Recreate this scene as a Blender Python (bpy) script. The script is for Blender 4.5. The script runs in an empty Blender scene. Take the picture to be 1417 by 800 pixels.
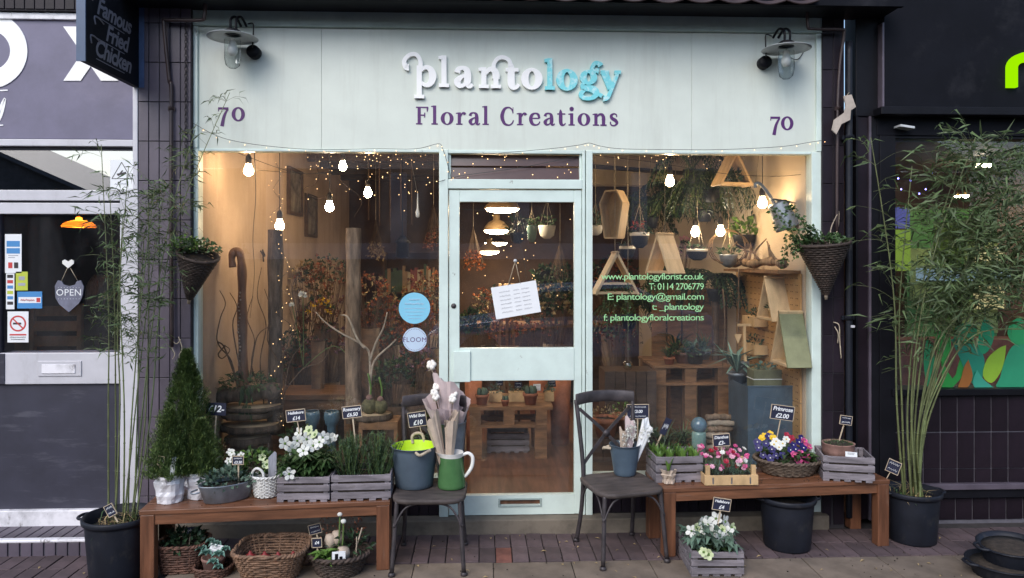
import bpy, bmesh, math, random
from mathutils import Vector, Matrix, Euler

# ------------------------------------------------------------------ camera, world, sun
SC = bpy.context.scene
COL = SC.collection
RAD = math.radians
FPX, YAW, DCAM, HCAM = 1023.0, RAD(2.2), 4.75, 1.72
cd = bpy.data.cameras.new('camera')
cam = bpy.data.objects.new('camera', cd)
COL.objects.link(cam)
cam.location = (0, -DCAM, HCAM)
cam.rotation_euler = (RAD(90), 0, -YAW)
cd.sensor_width = 36.0
cd.lens = FPX / 1417.0 * 36.0
cd.shift_y = -40.0 / 1417.0
cd.clip_start, cd.clip_end = 0.05, 600
SC.camera = cam
SUN_EL, SUN_AZ = RAD(42), RAD(-150)          # behind the camera, over its left shoulder
W = bpy.data.worlds.new('World')
SC.world = W
W.use_nodes = True
nt = W.node_tree
nt.nodes.clear()
sky = nt.nodes.new('ShaderNodeTexSky')
sky.sky_type = 'NISHITA'
sky.sun_disc = False
sky.sun_elevation = SUN_EL
sky.sun_rotation = RAD(210)
sky.air_density, sky.dust_density, sky.ozone_density = 1.0, 1.7, 1.8
bg = nt.nodes.new('ShaderNodeBackground')
bg.inputs['Strength'].default_value = 0.11
ow = nt.nodes.new('ShaderNodeOutputWorld')
nt.links.new(sky.outputs[0], bg.inputs['Color'])
nt.links.new(bg.outputs[0], ow.inputs['Surface'])
sl = bpy.data.lights.new('sun', 'SUN')
sl.energy, sl.angle, sl.color = 0.9, RAD(40), (1.0, 0.97, 0.93)
sun = bpy.data.objects.new('sun', sl)
COL.objects.link(sun)
sun.rotation_euler = Vector((0.36, 0.74, -0.66)).to_track_quat('-Z', 'Y').to_euler()
SC.view_settings.view_transform = 'Standard'
SC.view_settings.look = 'None'
SC.view_settings.gamma = 1.0
SC.view_settings.exposure = 1.12
SC.view_settings.use_curve_mapping = False
SC.render.engine = 'CYCLES'
SC.cycles.use_denoising = True
try:
    SC.cycles.denoiser = 'OPENIMAGEDENOISE'
except Exception:
    pass
SC.cycles.max_bounces = 10
SC.cycles.transparent_max_bounces = 24
SC.cycles.diffuse_bounces = 4
SC.cycles.sample_clamp_indirect = 4.0
SC.cycles.caustics_reflective = False
SC.cycles.caustics_refractive = False

# ------------------------------------------------------------------ measuring: where a sight line meets a depth plane or a height
def ray(px, py):
    u, v = (px - 708.5) / FPX, (360.0 - py) / FPX
    c, s = math.cos(YAW), math.sin(YAW)
    return Vector((c * u + s, -s * u + c, v))
def P(px, py, Y=0.0):
    d = ray(px, py)
    t = (Y + DCAM) / d.y
    return Vector((d.x * t, Y, HCAM + d.z * t))
def PG(px, py, z=0.0):
    d = ray(px, py)
    t = (z - HCAM) / d.z
    return Vector((d.x * t, d.y * t - DCAM, z))
def PX(px, py, X):                       # on a side wall at a given X
    d = ray(px, py)
    t = X / d.x
    return Vector((X, d.y * t - DCAM, HCAM + d.z * t))

# ------------------------------------------------------------------ materials
def _n(t, k):
    return t.nodes.new(k)
def pm(name, col, rough=.6, var=.18, scale=9.0, bump=0.0, metal=0.0, stretch=(1, 1, 1), isl=0.0, objr=0.0,
       col2=None, spec=0.5, sss=0.0, trans=0.0, mixlo=.35, mixhi=.68, dirt=None):
    m = bpy.data.materials.new(name)
    m.use_nodes = True
    t = m.node_tree
    b = t.nodes['Principled BSDF']
    tc = _n(t, 'ShaderNodeTexCoord')
    mp = _n(t, 'ShaderNodeMapping')
    mp.inputs['Scale'].default_value = stretch
    t.links.new(tc.outputs['Object'], mp.inputs['Vector'])
    no = _n(t, 'ShaderNodeTexNoise')
    no.inputs['Scale'].default_value = scale
    no.inputs['Detail'].default_value = 6
    no.inputs['Roughness'].default_value = .62
    t.links.new(mp.outputs[0], no.inputs['Vector'])
    rp = _n(t, 'ShaderNodeValToRGB')
    a = tuple(max(0, c * (1 - var)) for c in col)
    z = col2 if col2 else tuple(min(1, c * (1 + var)) for c in col)
    rp.color_ramp.elements[0].position = mixlo
    rp.color_ramp.elements[1].position = mixhi
    rp.color_ramp.elements[0].color = a + (1,)
    rp.color_ramp.elements[1].color = tuple(z) + (1,)
    t.links.new(no.outputs['Fac'], rp.inputs[0])
    out = rp.outputs[0]
    if dirt:                                    # chips, scuffs or streaks: (colour, scale, threshold, softness, stretch, amount)
        mp2 = _n(t, 'ShaderNodeMapping')
        mp2.inputs['Scale'].default_value = dirt[4]
        mp2.inputs['Location'].default_value = (3.1, 1.7, 5.3)
        t.links.new(tc.outputs['Object'], mp2.inputs['Vector'])
        n2 = _n(t, 'ShaderNodeTexNoise')
        n2.inputs['Scale'].default_value = dirt[1]
        n2.inputs['Detail'].default_value = 8
        n2.inputs['Roughness'].default_value = .7
        t.links.new(mp2.outputs[0], n2.inputs['Vector'])
        m2 = _n(t, 'ShaderNodeMapRange')
        m2.inputs['From Min'].default_value = dirt[2]
        m2.inputs['From Max'].default_value = dirt[2] + dirt[3]
        m2.inputs['To Max'].default_value = dirt[5]
        t.links.new(n2.outputs['Fac'], m2.inputs['Value'])
        mxc = _n(t, 'ShaderNodeMixRGB')
        mxc.inputs[2].default_value = tuple(dirt[0]) + (1,)
        t.links.new(m2.outputs[0], mxc.inputs[0])
        t.links.new(out, mxc.inputs[1])
        out = mxc.outputs[0]
    if isl or objr:
        hs = _n(t, 'ShaderNodeHueSaturation')
        mr = _n(t, 'ShaderNodeMapRange')
        k = isl or objr
        mr.inputs['To Min'].default_value = 1 - k
        mr.inputs['To Max'].default_value = 1 + k
        if isl:
            g = _n(t, 'ShaderNodeNewGeometry')
            t.links.new(g.outputs['Random Per Island'], mr.inputs['Value'])
        else:
            g = _n(t, 'ShaderNodeObjectInfo')
            t.links.new(g.outputs['Random'], mr.inputs['Value'])
        t.links.new(mr.outputs[0], hs.inputs['Value'])
        t.links.new(out, hs.inputs['Color'])
        out = hs.outputs[0]
    t.links.new(out, b.inputs['Base Color'])
    b.inputs['Roughness'].default_value = rough
    b.inputs['Metallic'].default_value = metal
    b.inputs['Specular IOR Level'].default_value = spec
    if bump:
        bp = _n(t, 'ShaderNodeBump')
        bp.inputs['Strength'].default_value = bump
        bp.inputs['Distance'].default_value = .01
        t.links.new(no.outputs['Fac'], bp.inputs['Height'])
        t.links.new(bp.outputs[0], b.inputs['Normal'])
    if trans:                                   # thin leaf or petal: some light passes through
        tl = _n(t, 'ShaderNodeBsdfTranslucent')
        mx = _n(t, 'ShaderNodeMixShader')
        mx.inputs[0].default_value = trans
        t.links.new(out, tl.inputs['Color'])
        t.links.new(b.outputs[0], mx.inputs[1])
        t.links.new(tl.outputs[0], mx.inputs[2])
        t.links.new(mx.outputs[0], t.nodes['Material Output'].inputs['Surface'])
    return m
def em(name, col, strength, sample=True):
    m = bpy.data.materials.new(name)
    m.use_nodes = True
    t = m.node_tree
    t.nodes.clear()
    e = _n(t, 'ShaderNodeEmission')
    e.inputs['Color'].default_value = tuple(col) + (1,)
    e.inputs['Strength'].default_value = strength
    o = _n(t, 'ShaderNodeOutputMaterial')
    t.links.new(e.outputs[0], o.inputs['Surface'])
    if not sample:
        m.cycles.emission_sampling = 'NONE'
    return m
def glassm(name, tint=(.96, .97, .97), gain=1.6, rough=0.0, base=0.0, dust_haze=0.0):
    m = bpy.data.materials.new(name)
    m.use_nodes = True
    t = m.node_tree
    t.nodes.clear()
    tr = _n(t, 'ShaderNodeBsdfTransparent')
    tr.inputs[0].default_value = tuple(tint) + (1,)
    gl = _n(t, 'ShaderNodeBsdfGlossy')
    gl.inputs['Roughness'].default_value = rough
    fr = _n(t, 'ShaderNodeFresnel')
    fr.inputs['IOR'].default_value = 1.5
    ge = _n(t, 'ShaderNodeNewGeometry')
    m1 = _n(t, 'ShaderNodeMath'); m1.operation = 'MULTIPLY_ADD'
    m1.inputs[1].default_value = gain
    m1.inputs[2].default_value = base
    inv = _n(t, 'ShaderNodeMath'); inv.operation = 'SUBTRACT'
    inv.inputs[0].default_value = 1.0
    m2 = _n(t, 'ShaderNodeMath'); m2.operation = 'MULTIPLY'; m2.use_clamp = True
    t.links.new(fr.outputs[0], m1.inputs[0])
    t.links.new(ge.outputs['Backfacing'], inv.inputs[1])
    t.links.new(m1.outputs[0], m2.inputs[0])
    t.links.new(inv.outputs[0], m2.inputs[1])
    mx = _n(t, 'ShaderNodeMixShader')
    t.links.new(m2.outputs[0], mx.inputs[0])
    t.links.new(tr.outputs[0], mx.inputs[1])
    t.links.new(gl.outputs[0], mx.inputs[2])
    o = _n(t, 'ShaderNodeOutputMaterial')
    if dust_haze:                                    # painted haze veil with dust and wiping smears on the pane
        tc = _n(t, 'ShaderNodeTexCoord')
        mp = _n(t, 'ShaderNodeMapping')
        mp.inputs['Scale'].default_value = (1.0, 1.0, .45)
        no = _n(t, 'ShaderNodeTexNoise')
        no.inputs['Scale'].default_value = 3.2
        no.inputs['Detail'].default_value = 9
        no.inputs['Distortion'].default_value = 1.4
        mr = _n(t, 'ShaderNodeMapRange')
        mr.inputs['From Min'].default_value = .38
        mr.inputs['From Max'].default_value = .75
        mr.inputs['To Min'].default_value = dust_haze * .35
        mr.inputs['To Max'].default_value = dust_haze * 2.2
        df = _n(t, 'ShaderNodeBsdfDiffuse')
        df.inputs[0].default_value = (.8, .8, .82, 1)
        md = _n(t, 'ShaderNodeMixShader')
        t.links.new(tc.outputs['Object'], mp.inputs['Vector'])
        t.links.new(mp.outputs[0], no.inputs['Vector'])
        t.links.new(no.outputs['Fac'], mr.inputs['Value'])
        t.links.new(mr.outputs[0], md.inputs[0])
        t.links.new(mx.outputs[0], md.inputs[1])
        t.links.new(df.outputs[0], md.inputs[2])
        mx = md
    t.links.new(mx.outputs[0], o.inputs['Surface'])
    return m

M = {}
M['mint'] = pm('mint paint', (.655, .705, .635), .35, .05, 3, .03, dirt=((.40, .40, .34), 2.2, .50, .30, (4.5, 4.5, .4), .34))
M['mint2'] = pm('mint frame paint', (.64, .75, .70), .35, .08, 5, .05, dirt=((.20, .19, .16), 16, .655, .05, (1, 1, .6), .75))
M['mintdark'] = pm('grey green trim paint', (.34, .42, .40), .45, .12, 6, .05)
M['white'] = pm('white paint', (.575, .57, .61), .4, .08, 5, .04, dirt=((.30, .28, .27), 7, .57, .2, (1, 1, .5), .5))
M['grubby'] = pm('weathered white paint', (.62, .61, .64), .5, .35, 7, .1, mixlo=.25, mixhi=.55, dirt=((.14, .12, .11), 13, .60, .08, (1, 1, .5), .8))
M['letter_white'] = pm('white acrylic', (.93, .93, .92), .3, .03)
M['turq'] = pm('turquoise worn paint', (.22, .72, .78), .35, .06, 26, col2=(.55, .82, .84), mixlo=.5, mixhi=.66)
M['purple'] = pm('purple vinyl', (.085, .016, .13), .5, .1)
M['black'] = pm('black paint', (.006,.006,.009), .5, .25, 6, .05, spec=.2)
M['blacksat'] = pm('black satin board', (.006,.0065,.010), .6, .2, 4, spec=.12, dirt=((.03, .03, .035), 3, .55, .2, (1, 1, 1), .6))
M['iron'] = pm('gunmetal', (.060, .052, .056), .5, .35, 14, .1, .35, dirt=((.17, .13, .10), 26, .62, .08, (1, 1, 1), .6))
M['greypanel'] = pm('grey board', (.16, .15, .225), .55, .12, 5, .06, dirt=((.24, .22, .30), 2.6, .55, .25, (1, 1, 1.6), .5))
M['greydoor'] = pm('slate blue grey panel', (.036, .036, .055), .5, .18, 4, .05, dirt=((.13, .13, .16), 5, .56, .12, (.5, 1, 3), .4))
M['tile_l'] = pm('purple grey tile', (.100, .083, .108), .45, .22, 6, .08, objr=.16, dirt=((.22, .20, .24), 6, .60, .15, (1, 1, .5), .5))
M['tile_r'] = pm('aubergine tile', (.014, .009, .014), .4, .25, 6, .06, objr=.22, spec=.25)
M['tile_d'] = pm('dark plum tile', (.017, .012, .018), .45, .3, 6, .06, objr=.25, spec=.25)
M['grout_d'] = pm('dark grout', (.028,.025,.03), .9)
M['grout_l'] = pm('pale grout', (.11,.105,.125), .9, .25, 12)
M['brown'] = pm('brown painted pipe', (.045,.028,.028), .4, .3, 8, .05)
M['stone'] = pm('step stone', (.145, .122, .095), .8, .3, 7, .25, mixlo=.3, mixhi=.6, dirt=((.07, .062, .05), 5, .56, .16, (1, 1, 1.6), .7))
M['slab'] = pm('concrete slab', (.150, .118, .092), .85, .38, 5, .35, objr=.10, mixlo=.28, mixhi=.62, dirt=((.06, .05, .042), 4, .58, .16, (1, 1, 1), .7))
M['brick'] = pm('purple paving brick', (.088, .062, .067), .8, .3, 8, .3, objr=.24, dirt=((.19, .15, .15), 10, .62, .12, (1, 1, 1), .5))
M['brickred'] = pm('red worn paving brick', (.17, .065, .05), .8, .4, 8, .3, objr=.2)
M['joint'] = pm('dark sand joint', (.035, .03, .03), .95, .3, 20)
M['teak'] = pm('stained hardwood', (.165, .070, .036), .42, .4, 5, .12, stretch=(.6, 6, 6), objr=.12, dirt=((.26, .19, .15), 9, .58, .14, (.5, 4, 4), .55))
M['teakz'] = pm('stained hardwood leg', (.14, .058, .030), .42, .4, 5, .12, stretch=(6, 6, .6), objr=.1, dirt=((.24, .17, .13), 9, .60, .14, (4, 4, .6), .5))
M['greywood'] = pm('grey weathered wood', (.19, .17, .188), .8, .4, 6, .3, stretch=(1, 5, 6), objr=.16, dirt=((.09, .075, .065), 12, .58, .12, (1, 3, 3), .7))
M['pine'] = pm('pale pine', (.55, .37, .19), .55, .25, 5, .1, stretch=(2, 5, 1), objr=.12)
M['ply'] = pm('light plywood', (.60, .43, .25), .5, .18, 5, .05, stretch=(2, 5, 1), objr=.08)
M['pallet'] = pm('pallet wood', (.21, .105, .046), .7, .4, 6, .2, stretch=(1, 5, 5), objr=.2)
M['darkwood'] = pm('dark wood', (.075, .042, .025), .6, .4, 6, .15, stretch=(1, 5, 5), objr=.2)
M['bark'] = pm('bark', (.12, .085, .06), .9, .6, 14, .8, stretch=(2, 2, .5))
M['barkl'] = pm('pale bark', (.20, .135, .088), .9, .6, 14, .8, stretch=(2, 2, .4))
M['endgrain'] = pm('cut wood', (.42, .30, .18), .7, .3, 14, .1)
M['soil'] = pm('soil', (.035, .026, .02), .95, .5, 40, .5)
M['plastic'] = pm('black plastic', (.011, .013, .02), .5, .25, 9, .05, spec=.3, dirt=((.075, .068, .06), 11, .56, .2, (1, 1, .6), .55))
M['terra'] = pm('terracotta', (.36, .13, .065), .75, .3, 9, .15)
M['terrapale'] = pm('limed terracotta', (.25,.14,.115), .8, .35, 10, .25)
M['zinc'] = pm('galvanised zinc', (.24, .27, .31), .42, .25, 12, .05, .45, dirt=((.15, .15, .15), 12, .58, .12, (1, 1, .6), .6))
M['bluezinc'] = pm('blue grey painted zinc', (.085, .125, .17), .4, .15, 9, .04, .15, dirt=((.20, .22, .24), 9, .58, .16, (1, 1, .6), .5))
M['rubber'] = pm('blue grey rubber', (.07, .098, .13), .5, .12, 9, .05, dirt=((.20, .19, .17), 12, .60, .15, (1, 1, .5), .45))
M['lime'] = pm('lime lining', (.50, .74, .02), .5, .06)
M['enamel'] = pm('green enamel', (.062, .155, .056), .22, .12, 8)
M['enamelw'] = pm('white enamel', (.80, .79, .76), .25, .05)
M['silver'] = pm('silver foil paper', (.70, .70, .74), .36, .1, 12, .2, .08)
M['kraft'] = pm('kraft paper', (.45, .36, .285), .75, .15, 12, .15)
M['lilac'] = pm('lilac tissue wrap', (.64, .52, .52), .7, .12, 10, .15, trans=.2)
M['paper'] = pm('white paper', (.80, .82, .84), .6, .03)
M['wicker'] = pm('willow wicker', (.20, .115, .07), .7, .45, 30, .2, isl=.25)
M['wickerr'] = pm('reddish willow', (.105, .05, .034), .7, .45, 30, .2, isl=.25)
M['wickerd'] = pm('dark vine wicker', (.050, .034, .027), .75, .45, 30, .2, isl=.3)
M['wickerw'] = pm('white painted wicker', (.66, .66, .64), .6, .15, 30, .1)
M['rushb'] = pm('grey brown coiled rush', (.115, .085, .062), .8, .4, 30, .3)
M['rope'] = pm('rope', (.45, .38, .28), .9, .3, 40, .3)
M['slate'] = pm('blackboard', (.012, .015, .04), .6, .2, 10)
M['chalk'] = pm('chalk lettering', (.80, .82, .84), .8, .05)
M['tagwood'] = pm('pale tag wood', (.52, .42, .30), .7, .2, 10)
M['leaf'] = pm('mid green leaf', (.05, .10, .032), .5, .25, 10, isl=.4, trans=.2)
M['leafb'] = pm('bright green leaf', (.13, .24, .05), .45, .25, 10, isl=.3, trans=.25)
M['leafd'] = pm('dark green leaf', (.028, .060, .028), .45, .25, 10, isl=.4, trans=.1)
M['bamboo'] = pm('bamboo leaf', (.095, .14, .058), .5, .3, 10, isl=.45, trans=.2)
M['cane'] = pm('bamboo cane', (.115, .135, .055), .45, .35, 12)
M['canel'] = pm('light bamboo cane', (.135, .17, .065), .45, .35, 12)
M['conifer'] = pm('conifer needles', (.068, .118, .030), .6, .3, 5, isl=.5)
M['conifertip'] = pm('conifer young tips', (.17, .24, .065), .6, .3, 5, isl=.35)
M['herb'] = pm('rosemary needles', (.055, .105, .05), .55, .3, 10, isl=.45, trans=.1)
M['glauc'] = pm('blue green leaf', (.13, .24, .20), .5, .25, 10, isl=.3)
M['sage'] = pm('grey green leaf', (.085, .14, .10), .55, .25, 10, isl=.35)
M['petalw'] = pm('white petal', (.80, .81, .76), .5, .05, isl=.08, trans=.25)
M['petalp'] = pm('pink petal', (.62,.09,.26), .5, .2, isl=.35, trans=.2)
M['petalpp'] = pm('pale pink petal', (.80, .42, .55), .5, .15, isl=.15, trans=.2)
M['petalr'] = pm('crimson petal', (.36, .012, .04), .5, .2, isl=.3, trans=.15)
M['petalb'] = pm('violet blue petal', (.012, .006, .10), .5, .25, isl=.3, trans=.15)
M['petaly'] = pm('yellow petal', (.82, .55, .02), .5, .1, isl=.1, trans=.2)
M['petalo'] = pm('dried orange flower', (.34, .10, .025), .7, .4, isl=.5, trans=.15)
M['petalrust'] = pm('dried rust flower', (.21, .07, .034), .7, .4, isl=.5)
M['petalmv'] = pm('dried mauve flower', (.26, .14, .18), .7, .4, isl=.4)
M['straw'] = pm('dried straw', (.38, .28, .14), .8, .3, isl=.3)
M['cotton'] = pm('cotton boll', (.80, .76, .70), .9, .08, 20, .3)
M['stem'] = pm('green stem', (.11, .17, .05), .6, .3, 12)
M['twig'] = pm('brown twig', (.12, .075, .045), .8, .4, 16)
M['twigp'] = pm('pale bare twig', (.36, .29, .22), .8, .35, 16)
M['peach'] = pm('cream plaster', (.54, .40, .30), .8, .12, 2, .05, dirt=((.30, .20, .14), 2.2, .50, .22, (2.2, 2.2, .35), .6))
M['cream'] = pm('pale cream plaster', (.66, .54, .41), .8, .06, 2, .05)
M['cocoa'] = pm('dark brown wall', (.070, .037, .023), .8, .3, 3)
M['boardfloor'] = pm('red brown boards', (.17, .075, .04), .4, .35, 4, .08, stretch=(6, .6, 1))
M['louvre'] = pm('brown louvre glass', (.075,.04,.036), .2, .2, 4)
M['peg'] = pm('pegboard', (.50, .29, .12), .6, .15, 4)
M['cord'] = pm('dark cord', (.02, .017, .016), .6)
M['wirem'] = pm('green black wire', (.03, .035, .03), .6)
M['brass'] = pm('brass', (.45, .30, .12), .35, .2, 8, 0, .9)
M['steel'] = pm('steel', (.50, .50, .52), .3, .15, 8, 0, .9)
M['lampshade'] = pm('pale grey lamp shade', (.50,.52,.54), .35, .1)
M['skyblue'] = pm('sky blue sticker', (.22, .56, .74), .5, .04)
M['floomw'] = pm('pale blue sticker', (.50, .62, .76), .5, .04)
M['limesign'] = em('lit lime sign', (.40, .95, .0), .42)
M['txtgreen'] = pm('pale green vinyl', (.36, .72, .34), .5, .08)
M['bulb'] = em('lit bulb', (1.0, .69, .38), 50.0)
M['bulbc'] = em('lit cool bulb', (1.0, .80, .56), 60.0)
M['fairy'] = em('fairy bulb', (1.0, .60, .26), 2.2, False)
M['led'] = em('pendant light disc', (1.0, .76, .48), 30.0)
M['bulbw'] = em('lit back bulb', (1.0, .69, .38), 120.0)
M['glass'] = glassm('shop window glass', gain=2.2, dust_haze=.0075)
M['seatwood'] = pm('worn grey brown seat', (.078, .064, .060), .6, .4, 7, .15, stretch=(1, 3, 1), spec=.3)
M['glassdk'] = glassm('door glass', (.80, .80, .84), 2.2, dust_haze=.010)
M['film'] = glassm('coated fanlight glass', (.25, .25, .28), 1.0, 0.0, .46)
M['jar'] = glassm('lamp jar glass', (.90, .93, .93), 2.6, .03, .04)
M['blueglass'] = pm('blue glass', (.10, .18, .24), .15, .2, 5, spec=.8)
M['vase'] = pm('clear green glass', (.18, .30, .28), .1, .2, 5, spec=.9)

# ------------------------------------------------------------------ mesh building
def ortho(d):
    d = d.normalized()
    a = Vector((0, 0, 1)) if abs(d.z) < .9 else Vector((1, 0, 0))
    u = d.cross(a).normalized()
    return u, d.cross(u).normalized()
def V(*a):
    return Vector(a[0]) if len(a) == 1 else Vector(a)
class MB:
    def __init__(s):
        s.v, s.f, s.s = [], [], []
    def add(s, vs, fs, smooth=False, mtx=None):
        o = len(s.v)
        s.v += [tuple(mtx @ Vector(p)) if mtx else tuple(p) for p in vs]
        s.f += [tuple(o + i for i in f) for f in fs]
        s.s += [smooth] * len(fs)
    def box(s, x0, x1, y0, y1, z0, z1, mtx=None):
        vs = [(x, y, z) for x in (x0, x1) for y in (y0, y1) for z in (z0, z1)]
        s.add(vs, [(0, 1, 3, 2), (4, 6, 7, 5), (0, 4, 5, 1), (2, 3, 7, 6), (0, 2, 6, 4), (1, 5, 7, 3)], False, mtx)
    def bar(s, a, b, w, h, up=(0, 0, 1)):          # rectangular bar between two points
        a, b = V(a), V(b)
        d = (b - a).normalized()
        u = d.cross(V(up))
        if u.length < 1e-4:
            u = d.cross(Vector((0, 1, 0)))
        u.normalize()
        n = u.cross(d).normalized()
        vs = [p + u * i * w / 2 + n * j * h / 2 for p in (a, b) for i in (-1, 1) for j in (-1, 1)]
        s.add(vs, [(0, 1, 3, 2), (4, 6, 7, 5), (0, 4, 5, 1), (2, 3, 7, 6), (0, 2, 6, 4), (1, 5, 7, 3)])
    def tube(s, pts, r, n=6, caps=True, closed=False):
        pts = [V(p) for p in pts]
        k = len(pts)
        rs = r if isinstance(r, (list, tuple)) else [r] * k
        vs, fs = [], []
        u = None
        for i, p in enumerate(pts):
            a = pts[i - 1] if (i or closed) else p
            b = pts[(i + 1) % k] if (i < k - 1 or closed) else p
            d = (b - a)
            d = d.normalized() if d.length > 1e-9 else Vector((0, 0, 1))
            if u is None:
                u, w = ortho(d)
            else:
                u = u - d * u.dot(d)
                if u.length < 1e-6:
                    u, w = ortho(d)
                u.normalize()
                w = d.cross(u)
            for j in range(n):
                t = 2 * math.pi * j / n
                vs.append(p + (u * math.cos(t) + w * math.sin(t)) * rs[i])
        for i in range(k if closed else k - 1):
            for j in range(n):
                a, b = i * n + j, i * n + (j + 1) % n
                c = ((i + 1) % k) * n
                fs.append((a, b, c + (j + 1) % n, c + j))
        if caps and not closed:
            fs.append(tuple(range(n))[::-1])
            fs.append(tuple((k - 1) * n + j for j in range(n)))
        s.add(vs, fs, True)
    def lathe(s, prof, n=24, c=(0, 0, 0), sx=1, sy=1, mtx=None, smooth=True, wob=None):
        vs, fs = [], []
        for i, (r, z) in enumerate(prof):
            for j in range(n):
                t = 2 * math.pi * j / n
                q = r * (wob(t, z) if wob else 1)
                vs.append((c[0] + q * math.cos(t) * sx, c[1] + q * math.sin(t) * sy, c[2] + z))
        for i in range(len(prof) - 1):
            for j in range(n):
                a, b = i * n + j, i * n + (j + 1) % n
                fs.append((a, b, b + n, a + n))
        if prof[0][0] > 1e-5 and prof[0][1] <= prof[-1][1]:      # closed at the foot; linings and open tops stay open
            fs.append(tuple(range(n))[::-1])
        s.add(vs, fs, smooth, mtx)
    def ball(s, c, r, n=10, m=6, sq=(1, 1, 1)):
        prof = [(max(1e-6, r * math.sin(math.pi * i / m)), -r * math.cos(math.pi * i / m) * sq[2]) for i in range(m + 1)]
        s.lathe(prof, n, c, sq[0], sq[1])
    def leaf(s, b, d, L, w, nrm=None, bend=.25, fold=.15):
        b, d = V(b), V(d).normalized()
        if nrm is None:
            nrm = Vector((0, 0, 1))
        u = d.cross(V(nrm))
        if u.length < 1e-3:
            u = ortho(d)[0]
        u.normalize()
        n = u.cross(d)
        m = b + d * L * .45 + n * L * bend * .25
        t = b + d * L * (1 - abs(bend) * .3) - n * L * bend * .6
        s.add([b, m + u * w / 2 + n * w * fold, m - u * w / 2 + n * w * fold, t, m - n * w * fold],
              [(0, 4, 1), (0, 2, 4), (1, 4, 3), (4, 2, 3)], True)
    def sliver(s, b, d, L, w):
        b, d = V(b), V(d).normalized()
        u, n = ortho(d)
        s.add([b + u * w / 2, b - u * w / 2, b + d * L], [(0, 1, 2)])
    def poly(s, pts, y0, y1):                      # XZ outline extruded from y0 (front) to y1 (back)
        k = len(pts)
        a = sum(pts[i][0] * pts[(i + 1) % k][1] - pts[(i + 1) % k][0] * pts[i][1] for i in range(k))
        if a < 0:
            pts = pts[::-1]
        vs = [(x, y0, z) for x, z in pts] + [(x, y1, z) for x, z in pts]
        fs = [tuple(range(k)), tuple(range(2 * k - 1, k - 1, -1))]
        fs += [(i, i + k, (i + 1) % k + k, (i + 1) % k) for i in range(k)]
        s.add(vs, fs)
    def build(s, name, mat, parent=None, bevel=0.0, kind=None, loc=None, rot=None):
        me = bpy.data.meshes.new(name)
        me.from_pydata(s.v, [], s.f)
        me.polygons.foreach_set('use_smooth', s.s)
        mats = mat if isinstance(mat, (list, tuple)) else [mat]
        for m in mats:
            me.materials.append(M[m] if isinstance(m, str) else m)
        me.update()
        return ob(name, me, parent, loc, rot, bevel, kind)
def ob(name, me, parent=None, loc=None, rot=None, bevel=0.0, kind=None):
    o = bpy.data.objects.new(name, me)
    COL.objects.link(o)
    if parent:
        o.parent = parent
    if loc is not None:
        o.location = loc
    if rot is not None:
        o.rotation_euler = rot
    if bevel:
        b = o.modifiers.new('bevel', 'BEVEL')
        b.width, b.segments, b.limit_method, b.angle_limit = bevel, 2, 'ANGLE', RAD(40)
    if kind:
        o['kind'] = kind
    return o
def tag(o, label, cat, group=None):
    o['label'], o['category'] = label, cat
    if group:
        o['group'] = group
    return o
def thing(name, label, cat, loc=(0, 0, 0), rz=0.0, group=None, rot=None):
    o = bpy.data.objects.new(name, None)
    COL.objects.link(o)
    o.empty_display_size = .1
    o.location = loc
    o.rotation_euler = rot if rot else (0, 0, rz)
    return tag(o, label, cat, group)
def copy_tree(o, parent=None, loc=None, rz=None, label=None):
    c = o.copy()
    COL.objects.link(c)
    c.parent = parent
    if loc is not None:
        c.location = loc
    if rz is not None:
        c.rotation_euler = (0, 0, rz)
    if label:
        c['label'] = label
    for ch in list(o.children):
        copy_tree(ch, c)
    return c
def catmull(pts, n=6):
    pts = [V(p) for p in pts]
    out = []
    for i in range(len(pts) - 1):
        p0, p1, p2, p3 = pts[max(0, i - 1)], pts[i], pts[i + 1], pts[min(len(pts) - 1, i + 2)]
        for k in range(n):
            t = k / n
            out.append(.5 * ((2 * p1) + (p2 - p0) * t + (2 * p0 - 5 * p1 + 4 * p2 - p3) * t * t + (3 * p1 - p0 - 3 * p2 + p3) * t ** 3))
    out.append(pts[-1])
    return out
def lerp(a, b, t):
    return a + (b - a) * t

# ------------------------------------------------------------------ lettering
_tc = {}
def text_mesh(txt, size=1.0, shear=0.0, offset=0.0, extrude=0.0, align='CENTER', spacing=1.0, line=1.0):
    key = (txt, size, shear, offset, extrude, align, spacing, line)
    if key in _tc:
        return _tc[key]
    c = bpy.data.curves.new('lettering', 'FONT')
    c.body, c.size, c.shear, c.offset, c.extrude = txt, size, shear, offset, extrude
    c.align_x, c.align_y, c.space_character, c.space_line = align, 'CENTER', spacing, line
    c.resolution_u = 3
    o = bpy.data.objects.new('lettering', c)
    COL.objects.link(o)
    dg = bpy.context.evaluated_depsgraph_get()
    me = bpy.data.meshes.new_from_object(o.evaluated_get(dg))
    bpy.data.objects.remove(o)
    bpy.data.curves.remove(c)
    me.materials.clear()
    _tc[key] = me
    return me
def text(txt, size, mat, parent, loc, rot=(RAD(90), 0, 0), name='lettering', **k):
    me = text_mesh(txt, size, **k).copy()
    me.materials.append(M[mat])
    return ob(name, me, parent, loc, rot)
TH = .27
def _rect(x0, y0, x1, y1):
    return [[(x0, y0), (x0, y1)], [(x1, y0), (x1, y1)]]
def _ring(cx, cy, rx, ry, ix, iy, n=28):
    return [[(cx + rx * math.cos(2 * math.pi * i / n), cy + ry * math.sin(2 * math.pi * i / n)),
             (cx + ix * math.cos(2 * math.pi * i / n), cy + iy * math.sin(2 * math.pi * i / n))] for i in range(n + 1)]
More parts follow.
